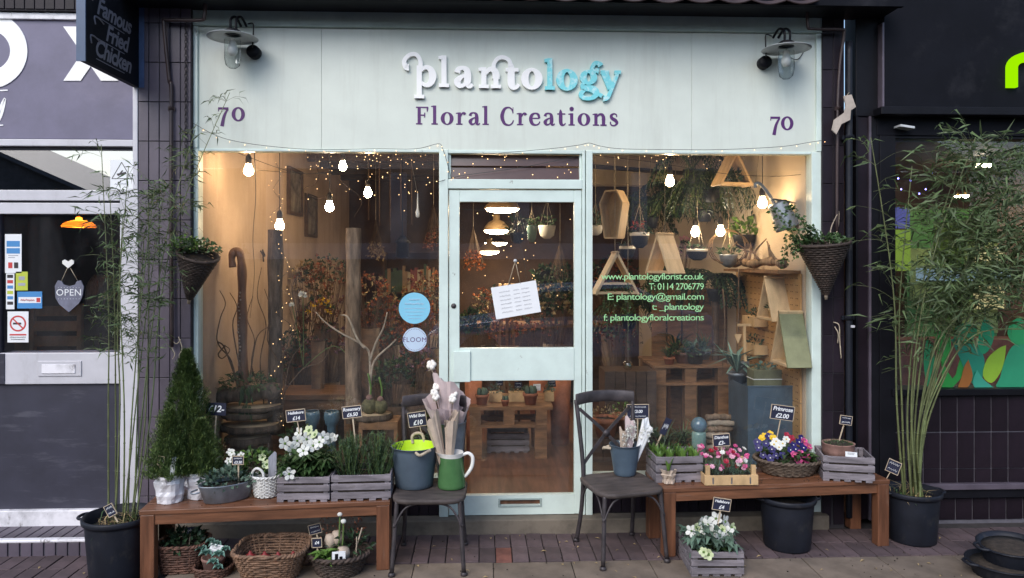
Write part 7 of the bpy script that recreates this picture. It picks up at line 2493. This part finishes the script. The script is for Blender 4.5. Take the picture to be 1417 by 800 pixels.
# back counter mass
T = thing('counter', 'dark wooden counter across the back of the shop', 'counter', (.1, 3.9, fl))
m = MB(); m.box(-1.3, 1.4, -.25, .25, .86, .90); m.build('top', 'pallet', T)
for k in range(18):
    m = MB(); m.box(-1.28 + .148 * k, -1.136 + .148 * k, -.2, -.18, 0, .859); m.build('plank', 'darkwood', T)
m = MB(); m.box(-1.27, 1.37, -.179, .2, 0, .858); m.build('carcass', 'darkwood', T)
# website lettering on the right pane
def fit(txt, px_l, px_r, py, cap, mat, Y=.0065, name='window_lettering'):
    me = text_mesh(txt, 1.0, 0, .001, 0, 'LEFT', .9).copy()
    xs = [v.co.x for v in me.vertices]
    a, b = P(px_l, py, Y), P(px_r, py, Y)
    sx = (b.x - a.x) / (max(xs) - min(xs))
    me.materials.append(M[mat])
    o = ob(name, me, F, (a.x - min(xs) * sx, Y, a.z), (RAD(90), 0, 0))
    o.scale = (sx, cap, 1)
for t_, l, y in (('www.plantologyflorist.co.uk', 832, 383), ('T: 0114 2706779', 898, 397), ('E: plantology@gmail.com', 841, 411), ('t: _plantology', 902, 425), ('f: plantologyfloralcreations', 835, 440)):
    fit(t_, l, 974, y, .060, 'txtgreen')

# ------------------------------------------------------------------ chicken shop inside and stickers
yg = yl + .008
def card(name, label, x0, y0, x1, y1, mat, cat='sticker', roll=0, group='stickers on the chicken shop door glass'):
    a, b = P(x0, y1, yg), P(x1, y0, yg)
    T = thing(name, label, cat, (a + b) / 2, 0, group, rot=(0, -roll, 0))
    w, h = (b.x - a.x) / 2, (b.z - a.z) / 2
    m = MB(); m.box(-w, w, -.0012, .0005, -h, h); m.build('sheet', mat, T)
    return T, w, h
def block(T, x0, x1, z0, z1, mat, name='print', k=1):
    m = MB(); m.box(x0, x1, -.0012 - .0006 * k, -.0012, z0, z1); m.build(name, mat, T)
M['bluesign'] = pm('blue print', (.06, .25, .55), .5, .05)
M['redsign'] = pm('red print', (.55, .05, .05), .5, .05)
M['yellowsign'] = pm('yellow green sticker', (.48, .55, .06), .5, .05)
T, w, h = card('window_sticker', 'white sticker with blue blocks, top of the door glass', 7, 324, 30, 378, 'paper')
block(T, -w * .8, w * .8, h * .35, h * .65, 'bluesign'); block(T, -w * .8, w * .8, 0, h * .28, 'bluesign'); block(T, -w * .6, -w * .1, -h * .75, -h * .45, 'redsign'); block(T, w * .1, w * .6, -h * .75, -h * .45, 'iron')
for k in range(2): block(T, -w * .6, w * .6 - k * .02, -h * (.12 + .1 * k), -h * (.08 + .1 * k), 'pencil')
T, w, h = card('window_sticker', 'narrow white strip of card payment logos', 8.5, 378.5, 20, 428, 'paper')
for k, mt in enumerate(('iron', 'redsign', 'bluesign', 'yellowsign', 'bluesign', 'iron')):
    block(T, -w * .7, w * .7, h * (.75 - .3 * k), h * (.93 - .3 * k), mt)
T, w, h = card('window_sticker', 'small yellow green hygiene sticker', 22, 376, 38.5, 402, 'yellowsign')
block(T, -w * .5, w * .5, h * .1, h * .5, 'pencil'); block(T, -w * .6, w * .6, -h * .5, -h * .2, 'pencil')
T, w, h = card('window_sticker', 'blue sticker with a white band across it', 24, 403.5, 58.5, 427, 'bluesign')
block(T, -w * .9, w * .9, -h * .35, h * .35, 'paper'); scribble(T, w * 1.1, 0, .012, -.0026, 'redsign', .0016, 3).location = (-.012, 0, 0); block(T, w * .55, w * .85, -h * .25, h * .25, 'redsign', k=2)
T, w, h = card('window_sticker', 'white no smoking notice with a red ring', 10.5, 431, 39.5, 474, 'paper')
m = MB(); m2 = MB()
k_ = 32
strips_mesh(m, [_ring(0, .22 * h / .05, 1, 1, .8, .8, 32)], 0, .0, .05, -.0012, .0005)
m.build('ring', 'redsign', T)
m = MB(); zc3 = .22 * h; m.bar((-.032, -.0019, zc3 + .032), (.032, -.0019, zc3 - .032), .008, .0006, up=(0, 1, 0)); m.build('slash', 'redsign', T)
block(T, -.03, .02, zc3 - .006, zc3 + .006, 'iron'); block(T, -w * .8, w * .8, -h * .55, -h * .45, 'redsign'); scribble(T, w * 1.5, -h * .66, .006, -.0022, 'iron', .0008, 5, 'print'); scribble(T, w * 1.3, -h * .8, .006, -.0022, 'iron', .0008, 6, 'print')
# OPEN sign
p = P(96.5, 410, yl - .0)
T = thing('open_sign', 'slate heart shaped sign reading OPEN, hung on twine', 'sign', (p.x, yl - .004, p.z))
sc = 222.0
pts = [(-19, 14), (-15, 22), (-10, 21), (-7, 16), (0, 14), (8, 16), (11, 21), (16, 22), (20, 13), (18, 0), (14, -9), (0, -22), (-13, -11), (-18, -2)]
m = MB(); m.poly([(x / sc, z / sc) for x, z in pts], -.006, .004); m.build('plate', pm('grey slate', (.15, .155, .21), .7, .3, 10, .2), T)
text('OPEN', .058, 'chalk', T, (0, -.0068, .022), spacing=1.05)
m = MB()
for x in range(-14, 15, 4):
    for z in (12, -3.5):
        m.ball((x / sc, -.0065, z / sc), .0022, 5, 3)
m.build('dots', 'chalk', T, kind='stuff')
m = MB(); hz = (410 - 367) / sc
for x in (-11, 12): m.tube([(x / sc, 0, 20 / sc), (-1 / sc, 0, hz)], .002, 4)
m.build('twine', 'rope', T)
m = MB(); m.poly([(x / sc * 1.1 - .004, hz + z / sc * 1.1) for x, z in ((0, -4), (7, 2), (7, 5.5), (4, 7), (0, 4.5), (-4, 7), (-7, 5.5), (-7, 2))], -.008, -.002); m.build('heart', 'enamelw', T)
# triangle warning card in the fanlight
a, b = P(154, 263, yl - .0), P(185.5, 222, yl - .0)
T = thing('warning_card', 'white card with a triangular warning outline in the fanlight corner', 'sign', (a + b) / 2 + Vector((0, -.012, 0)))
w, h = (b.x - a.x) / 2, (b.z - a.z) / 2
m = MB(); m.box(-w, w, -.0012, .0005, -h, h); m.build('sheet', 'paper', T)
for a_, b_ in (((-w * .85, -h * .25), (0, h * .85)), ((w * .85, -h * .25), (0, h * .85)), ((-w * .85, -h * .25), (w * .85, -h * .25))):
    m = MB(); m.bar((a_[0], -.0018, a_[1]), (b_[0], -.0018, b_[1]), .004, .0008, up=(0, 1, 0)); m.build('outline', 'iron', T)
m = MB(); m.bar((-w * .4, -.0018, h * .02), (w * .4, -.0018, h * .15), .012, .0008, up=(0, 1, 0)); m.bar((-w * .3, -.002, -h * .05), (w * .1, -.002, h * .3), .008, .0006, up=(0, 1, 0)); m.build('pictogram', 'iron', T)
scribble(T, w * 1.2, -h * .6, .012, -.0022, 'pencil', .0014, 7, 'print')
# amber lamp
p = P(109, 314, .75)
T = thing('amber_lamp', 'amber glass dish lamp glowing inside the chicken shop', 'lamp', p)
m = MB(); m.lathe([(.108, -.004), (.113, .0), (.110, .014), (.085, .034), (.045, .046), (.022, .050), (.020, .07), (.0001, .074)], 32); m.build('shade', pm('amber glass shade', (.85, .36, .05), .3, .05, trans=.65), T)
m = MB(); m.ball((0, 0, .020), .020, 10, 6); m.build('bulb', em('amber bulb', (1.0, .62, .28), 60.0), T)
m = MB(); m.tube([(0, 0, .08), (0, 0, 2.44 - p.z)], .005, 5); m.build('cord', 'cord', T)
T = thing('picture_frame', 'dim picture frame on the back wall of the chicken shop', 'picture', P(72, 340, 2.55))
m = MB(); m.box(-.12, .14, 0, .02, -.22, .22); m.build('frame', 'darkwood', T); m = MB(); m.box(-.09, .11, -.004, -.0005, -.18, .18); m.build('picture', bpy.data.materials['faded print'], T)
T = thing('wooden_chair_back', 'orange brown chair back inside the chicken shop', 'chair', (P(78, 455, 1.3).x, 1.3, .05))
zz = P(78, 420, 1.3).z - .05
for x in (-.2, .17):
    m = MB(); m.box(x, x + .035, -.02, .02, 0, zz); m.build('post', 'pine', T)
for k in range(3):
    m = MB(); m.box(-.165, .17, -.012, .012, zz - .10 - .12 * k, zz - .02 - .12 * k); m.build('rail', 'pine', T)
m = MB(); m.box(-.2, .205, .021, .42, .43, .47); m.build('seat', 'pine', T)
# person with fair hair in a dark coat, seen from behind, seated
def person():
    base = P(138, 470, 1.5)
    zs = P(138, 397, 1.5).z            # head centre
    T = thing('person', 'person with fair hair in a dark coat, seated facing into the chicken shop', 'person', (base.x, 1.5, .05))
    H = zs - .05
    me = bpy.data.meshes.new('body')
    J = {'pelvis': (0, 0, H - .70), 'waist': (0, .01, H - .52), 'chest': (0, .0, H - .34), 'neck': (0, .01, H - .14), 'head': (.0, .03, H - .02), 'crown': (0, .03, H + .08),
         'sl': (-.17, .0, H - .24), 'el': (-.23, .03, H - .50), 'hl': (-.16, .26, H - .56), 'sr': (.17, 0, H - .24), 'er': (.23, .03, H - .50), 'hr': (.16, .26, H - .56),
         'kl': (-.11, .45, H - .70), 'al': (-.11, .45, .10), 'fl': (-.11, .6, .04), 'kr': (.11, .45, H - .70), 'ar': (.11, .45, .10), 'fr': (.11, .6, .04), 'hipl': (-.10, .05, H - .70), 'hipr': (.10, .05, H - .70)}
    RR = {'pelvis': .16, 'waist': .155, 'chest': .165, 'neck': .055, 'head': .085, 'crown': .07, 'sl': .085, 'el': .062, 'hl': .045, 'sr': .085, 'er': .062, 'hr': .045, 'kl': .075, 'al': .05, 'fl': .04, 'kr': .075, 'ar': .05, 'fr': .04, 'hipl': .10, 'hipr': .10}
    names = list(J)
    E = [('pelvis', 'waist'), ('waist', 'chest'), ('chest', 'neck'), ('neck', 'head'), ('head', 'crown'), ('chest', 'sl'), ('sl', 'el'), ('el', 'hl'), ('chest', 'sr'), ('sr', 'er'), ('er', 'hr'), ('pelvis', 'hipl'), ('hipl', 'kl'), ('kl', 'al'), ('al', 'fl'), ('pelvis', 'hipr'), ('hipr', 'kr'), ('kr', 'ar'), ('ar', 'fr')]
    me.from_pydata([J[n] for n in names], [(names.index(a), names.index(b)) for a, b in E], [])
    o = bpy.data.objects.new('body', me); COL.objects.link(o)
    sk = o.modifiers.new('skin', 'SKIN'); ssf = o.modifiers.new('sub', 'SUBSURF'); ssf.levels = 2; ssf.render_levels = 2
    for i, n in enumerate(names):
        me.skin_vertices[0].data[i].radius = (RR[n], RR[n] * (.72 if n in ('chest', 'waist', 'pelvis') else 1))
        me.skin_vertices[0].data[i].use_root = (n == 'pelvis')
    dg = bpy.context.evaluated_depsgraph_get()
    m2 = bpy.data.meshes.new_from_object(o.evaluated_get(dg))
    bpy.data.objects.remove(o)
    m2.materials.clear(); m2.materials.append(pm('dark wool coat', (.012, .014, .022), .9, .2))
    m2.materials.append(pm('skin', (.48, .28, .20), .5, .05))
    for pl_ in m2.polygons:
        if pl_.center.z > H - .13 or (pl_.center.y > .25 and H - .62 < pl_.center.z < H - .45): pl_.material_index = 1
        pl_.use_smooth = True
    ob('body', m2, T)
    m = MB()
    rr = random.Random(4)
    m.lathe([(.070, -.10), (.094, -.06), (.102, .0), (.092, .055), (.055, .092), (.0001, .104)], 18, (0, .02, H), .92, 1.0)
    for k in range(70):
        t = rr.uniform(2.6, 6.8)
        cx_, cy_ = math.cos(t) * .92, math.sin(t)
        L_ = rr.uniform(.10, .19)
        m.tube(catmull([(cx_ * .05, .02 + cy_ * .05, H + .095), (cx_ * .103, .02 + cy_ * .103, H + .01), (cx_ * .105 + rr.uniform(-.01, .01), .02 + cy_ * .10, H - .08), (cx_ * .09 + rr.uniform(-.02, .02), .02 + cy_ * .085, H - L_)], 4), [.010] * 9 + [.008, .006, .004, .002], 5)
    m.build('hair', pm('fair hair', (.36, .29, .20), .6, .4, 14, .3, stretch=(6, 6, 1)), T)
person()
T = thing('stool', 'dark stool under the seated person in the chicken shop', 'stool', (P(138, 470, 1.5).x, 1.52, .05))
zz = P(138, 397, 1.5).z - .05 - .70 - .13
m = MB(); m.lathe([(.17, zz - .04), (.18, zz - .02), (.17, zz)], 20); m.add([(math.cos(6.2832 * i / 20) * .17, math.sin(6.2832 * i / 20) * .17, zz) for i in range(20)], [tuple(range(20))]); m.build('seat', 'darkwood', T)
for k in range(4):
    t = k * 1.571 + .785
    m = MB(); m.tube([(math.cos(t) * .13, math.sin(t) * .13, zz - .04), (math.cos(t) * .19, math.sin(t) * .19, 0)], .014, 6); m.build('leg', 'darkwood', T)

# ------------------------------------------------------------------ cafe inside and leaf stickers
M['greenwall'] = pm('leaf green wall', (.10, .30, .09), .6, .25, 3)
M['greenwall2'] = pm('pale green wall', (.30, .42, .16), .6, .25, 3)
def cbox(name, label, cat, x0, y0, x1, y1, Y, dep, mat, parts=None, group=None):
    a, b = P(x0, y1, Y), P(x1, y0, Y)
    T = thing(name, label, cat, (a.x, Y, a.z), 0, group)
    m = MB(); m.box(0, b.x - a.x, 0, dep, 0, b.z - a.z); m.build('panel', mat, T)
    return T, b.x - a.x, b.z - a.z
T, w, h = cbox('mural', 'green painted mural wall glowing behind the cafe bamboo', 'wall', 1255, 290, 1440, 470, 2.2, .04, 'greenwall')
T.children[0].name = 'board'
for (x0, x1, z0, z1, mt) in ((.02, .2, .3, .7, 'greenwall2'), (.42, .95, .35, .75, 'greenwall2'), (.35, .98, .05, .3, 'greenwall2'), (.2, .4, .05, .9, 'leafb')):
    m = MB(); m.box(w * x0, w * x1, -.012, -.001, h * z0, h * z1); m.build('panel', mt, T)
for k, (x0, y0, x1, y1, lab) in enumerate(((1352, 341, 1408, 362, 'upper lit cream menu panel in the cafe'), (1350, 393, 1402, 428, 'lower lit cream menu panel in the cafe'))):
    T, w, h = cbox('menu_panel', lab, 'menu board', x0, y0, x1, y1, 2.1, .03, em('lit cream panel', (1.0, .86, .42), .30) if k == 0 else bpy.data.materials['lit cream panel'], group='lit menu panels in the cafe')
    for i in range(3):
        m = MB(); m.box(w * .1, w * (.9 - .1 * i), -.004, -.001, h * (.2 + .25 * i), h * (.25 + .25 * i)); m.build('print', 'greenwall', T)
cbox('bottle_cooler', 'pale blue lit strip of a cooler behind the cafe window', 'cooler', 1270, 371, 1430, 389, 2.0, .03, em('cool lit strip', (.55, .80, 1.0), .16))
cbox('wall_screen', 'small blue violet screen high at the left of the cafe window', 'screen', 1240, 287, 1259, 316, 1.2, .03, em('blue violet screen', (.28, .30, 1.0), .14))
cbox('wall_panel', 'lime strip panel below the violet screen in the cafe', 'panel', 1240, 318, 1260, 375, 1.22, .03, em('lime lit strip', (.55, .85, .12), .16))
T, w, h = cbox('cafe_counter', 'dark red brown cafe counter under the mural', 'counter', 1245, 470, 1440, 545, 1.6, .3, 'brickred')
for k, (px, py, Y, w_, lab) in enumerate(((1361, 228, 1.5, 28, 'oval ceiling lamp shining at the top of the cafe window'), (1325, 271, 2.2, 8, 'left small spot of the pair inside the cafe'), (1336, 270, 2.2, 9, 'right small spot of the pair inside the cafe'))):
    p = P(px, py, Y); r = w_ / (FPX / (Y + DCAM)) / 2
    T = thing('ceiling_lamp', lab, 'lamp', p, 0, 'lit lamps on the cafe ceiling')
    m = MB(); m.lathe([(r, 0), (r * 1.05, .01), (r * .6, .05), (.0001, .055)], 22); m.build('shade', 'brass', T)
    m = MB(); m.lathe([(r * .97, .002), (r * .7, -.02), (.0001, -.028)], 22); m.build('diffuser', em('cafe lamp', (1.0, .84, .58), 62.0) if k == 0 else bpy.data.materials['cafe lamp'], T)
    m = MB(); m.tube([(0, 0, .05), (0, 0, 2.6 - p.z)], .006, 5); m.build('rod', 'black', T)
T = thing('fairy_lights', 'tiny violet blue lights in the dark corner of the cafe', 'fairy lights', P(1243, 248, .6))
m = MB()
for px, py in ((1243, 247), (1247, 262), (1281, 262), (1260, 250), (1290, 240), (1272, 268)):
    m.ball(P(px, py, .6) - T.location, .006, 6, 4)
m.build('bulbs', em('violet led', (.25, .22, 1.0), 6.0, False), T, kind='stuff')
m = MB(); m.tube([P(x, y, .602) - T.location for x, y in ((1240, 240), (1247, 262), (1272, 268), (1300, 235))], .002, 4); m.build('wire', 'cord', T)
# leaf decals on the lower glass
dec = [('dark green leaf sticker at the left foot of the cafe glass', [(1296, 480), (1304, 512), (1300, 536), (1318, 536), (1345, 500), (1348, 470), (1330, 492), (1318, 524)], (.03, .33, .06)),
       ('tall teal leaf sticker beside the bamboo', [(1282, 470), (1278, 500), (1284, 537), (1296, 537), (1294, 500), (1290, 475)], (.03, .30, .12)),
       ('broad teal leaf sticker at the centre of the cafe glass', [(1316, 470), (1330, 468), (1352, 480), (1362, 496), (1360, 520), (1352, 536), (1338, 520), (1330, 500)], (.02, .27, .17)),
       ('upright deep green leaf sticker near the right edge', [(1362, 438), (1371, 448), (1376, 462), (1370, 482), (1360, 490), (1353, 478), (1356, 458)], (.02, .34, .15)),
       ('lime green leaf sticker near the right edge', [(1392, 478), (1382, 482), (1366, 497), (1360, 520), (1372, 530), (1384, 516), (1390, 498)], (.30, .52, .04)),
       ('orange stem shaped sticker at the foot of the glass', [(1340, 498), (1346, 520), (1338, 537), (1326, 537), (1330, 524), (1334, 508)], (.38, .14, .03)),
       ('green leaf sticker in the lower right corner', [(1417, 470), (1400, 480), (1390, 500), (1384, 522), (1380, 537), (1420, 537), (1424, 500)], (.03, .32, .16)),
       ('tall bright green leaf sticker behind the bamboo canes', [(1300, 448), (1312, 458), (1316, 480), (1308, 505), (1298, 490), (1294, 468)], (.05, .40, .07)),
       ('mid green leaf sticker leaning right, upper row', [(1322, 452), (1340, 446), (1352, 454), (1346, 470), (1332, 478), (1320, 468)], (.03, .30, .12)),
       ('green leaf sticker rising at the far right edge', [(1398, 446), (1412, 440), (1424, 456), (1420, 474), (1404, 476), (1394, 462)], (.03, .36, .12)),
       ('pale teal leaf sticker low beside the lime leaf', [(1352, 512), (1360, 524), (1372, 534), (1376, 538), (1352, 538), (1346, 528)], (.05, .38, .26))]
for k, (lab, pts, col) in enumerate(dec):
    Y = yr + .028 - .0012 * k
    c = P(sum(p[0] for p in pts) / len(pts), sum(p[1] for p in pts) / len(pts), Y)
    T = thing('leaf_sticker', lab, 'sticker', c, 0, 'leaf shaped stickers along the foot of the cafe window')
    cc = catmull([(P(x, y, Y).x - c.x, 0, P(x, y, Y).z - c.z) for x, y in pts + [pts[0]]], 3)[:-1]
    m = MB(); m.poly([(q.x, q.z) for q in cc], -.0005, .0004); m.build('decal', em('x', col, .1) if False else pm('leaf decal', col, .5, .06), T)
m = MB()

# ------------------------------------------------------------------ across the street (seen mirrored in the glass)
B = thing('street_terrace', 'dark terrace with a pale band across the street, mirrored in the glass', 'building', (0, -19, 0))
wallm = pm('soot brick', (.050, .046, .052), .85, .3, 3, .1)
m = MB(); m.box(-9.8, 16, -6, 0, 0, 4.6); m.build('wall', wallm, B)
m = MB(); m.add([(-10.0, .3, 4.6), (16.3, .3, 4.6), (16.3, -3, 6.4), (-10.0, -3, 6.4), (16.3, -6.3, 4.6), (-10.0, -6.3, 4.6)], [(0, 1, 2, 3), (3, 2, 4, 5)]); m.build('roof', pm('slate roof', (.10, .10, .13), .6, .3, 2), B)
M['paleband'] = pm('pale fascia', (.55, .53, .62), .6, .1, 2)
m = MB(); m.box(-9.7, 9.0, 0, .25, 1.75, 2.25); m.build('fascia', 'paleband', B)
for x in (-6.6, -2.7, 1.2, 5.0):
    m = MB(); m.box(x - .25, x + .25, 0, .2, 2.26, 4.5); m.build('pier', 'paleband', B)
for x in (-9, -5, -1, 3, 7):
    m = MB(); m.box(x - .6, x + .6, .0, .08, 2.9, 4.1); wn = m.build('window', 'greydoor', B)
    m = MB(); m.box(x - .5, x + .5, .081, .09, 3.0, 4.0); m.build('pane', 'black', wn)
CR = thing('parked_car', 'blue car parked by the far kerb, mirrored in the glass', 'car', (1.3, -6.9, 0))
prof = [(-2.1, .28), (-2.15, .62), (-1.95, .74), (-1.1, .84), (-.45, 1.32), (.85, 1.38), (1.65, .98), (2.1, .9), (2.15, .35), (2.0, .28)]
m = MB(); m.poly(prof, -.85, .85); m.build('body', pm('lightened blue car paint', (.46, .58, .92), .15, .1, 3, spec=.8), CR, bevel=.06)  # paint lightened so the shaded side shows up as a reflection
m = MB(); m.tube(catmull([(-2.05, .865, .60), (-1.5, .872, .63), (-.8, .872, .70), (.2, .872, .78), (1.2, .872, .86), (2.0, .865, .93)], 6), .022, 6); m.build('streak_strip', 'steel', CR)  # bright strip added along the flank to mirror as a curved streak
for sgn_ in (-1, 1):
    m = MB(); m.poly([(-.95, .86), (-.42, 1.25), (.8, 1.31), (1.4, .95)], min(sgn_ * .852, sgn_ * .862), max(sgn_ * .852, sgn_ * .862)); m.build('window', 'black', CR)
    for x in (-1.35, 1.35):
        m = MB(); m.lathe([(.0001, -.1), (.31, -.1), (.32, -.08), (.32, .08), (.31, .1), (.0001, .1)], 24, mtx=Matrix.Translation((x, sgn_ * .80, .32)) @ Matrix.Rotation(RAD(90), 4, 'X')); m.build('wheel', 'plastic', CR)

G = thing('gable_house', 'slate roofed house across the street, mirrored in the fanlight', 'house', (-17.8, -19, 0))
m = MB(); m.poly([(-6, 0), (5.2, 0), (5.2, 3.9), (-1, 6.6), (-6, 4.4)], -6, 0); m.build('wall', wallm, G)
for sg, x0, z0 in ((1, 5.7, 3.75), (-1, -6.6, 4.1)):
    m = MB(); m.bar((-1, -3, 6.72), (x0, -3, z0), 6.6, .12, up=(0, 0, 1)); m.build('roof', 'greydoor', G)
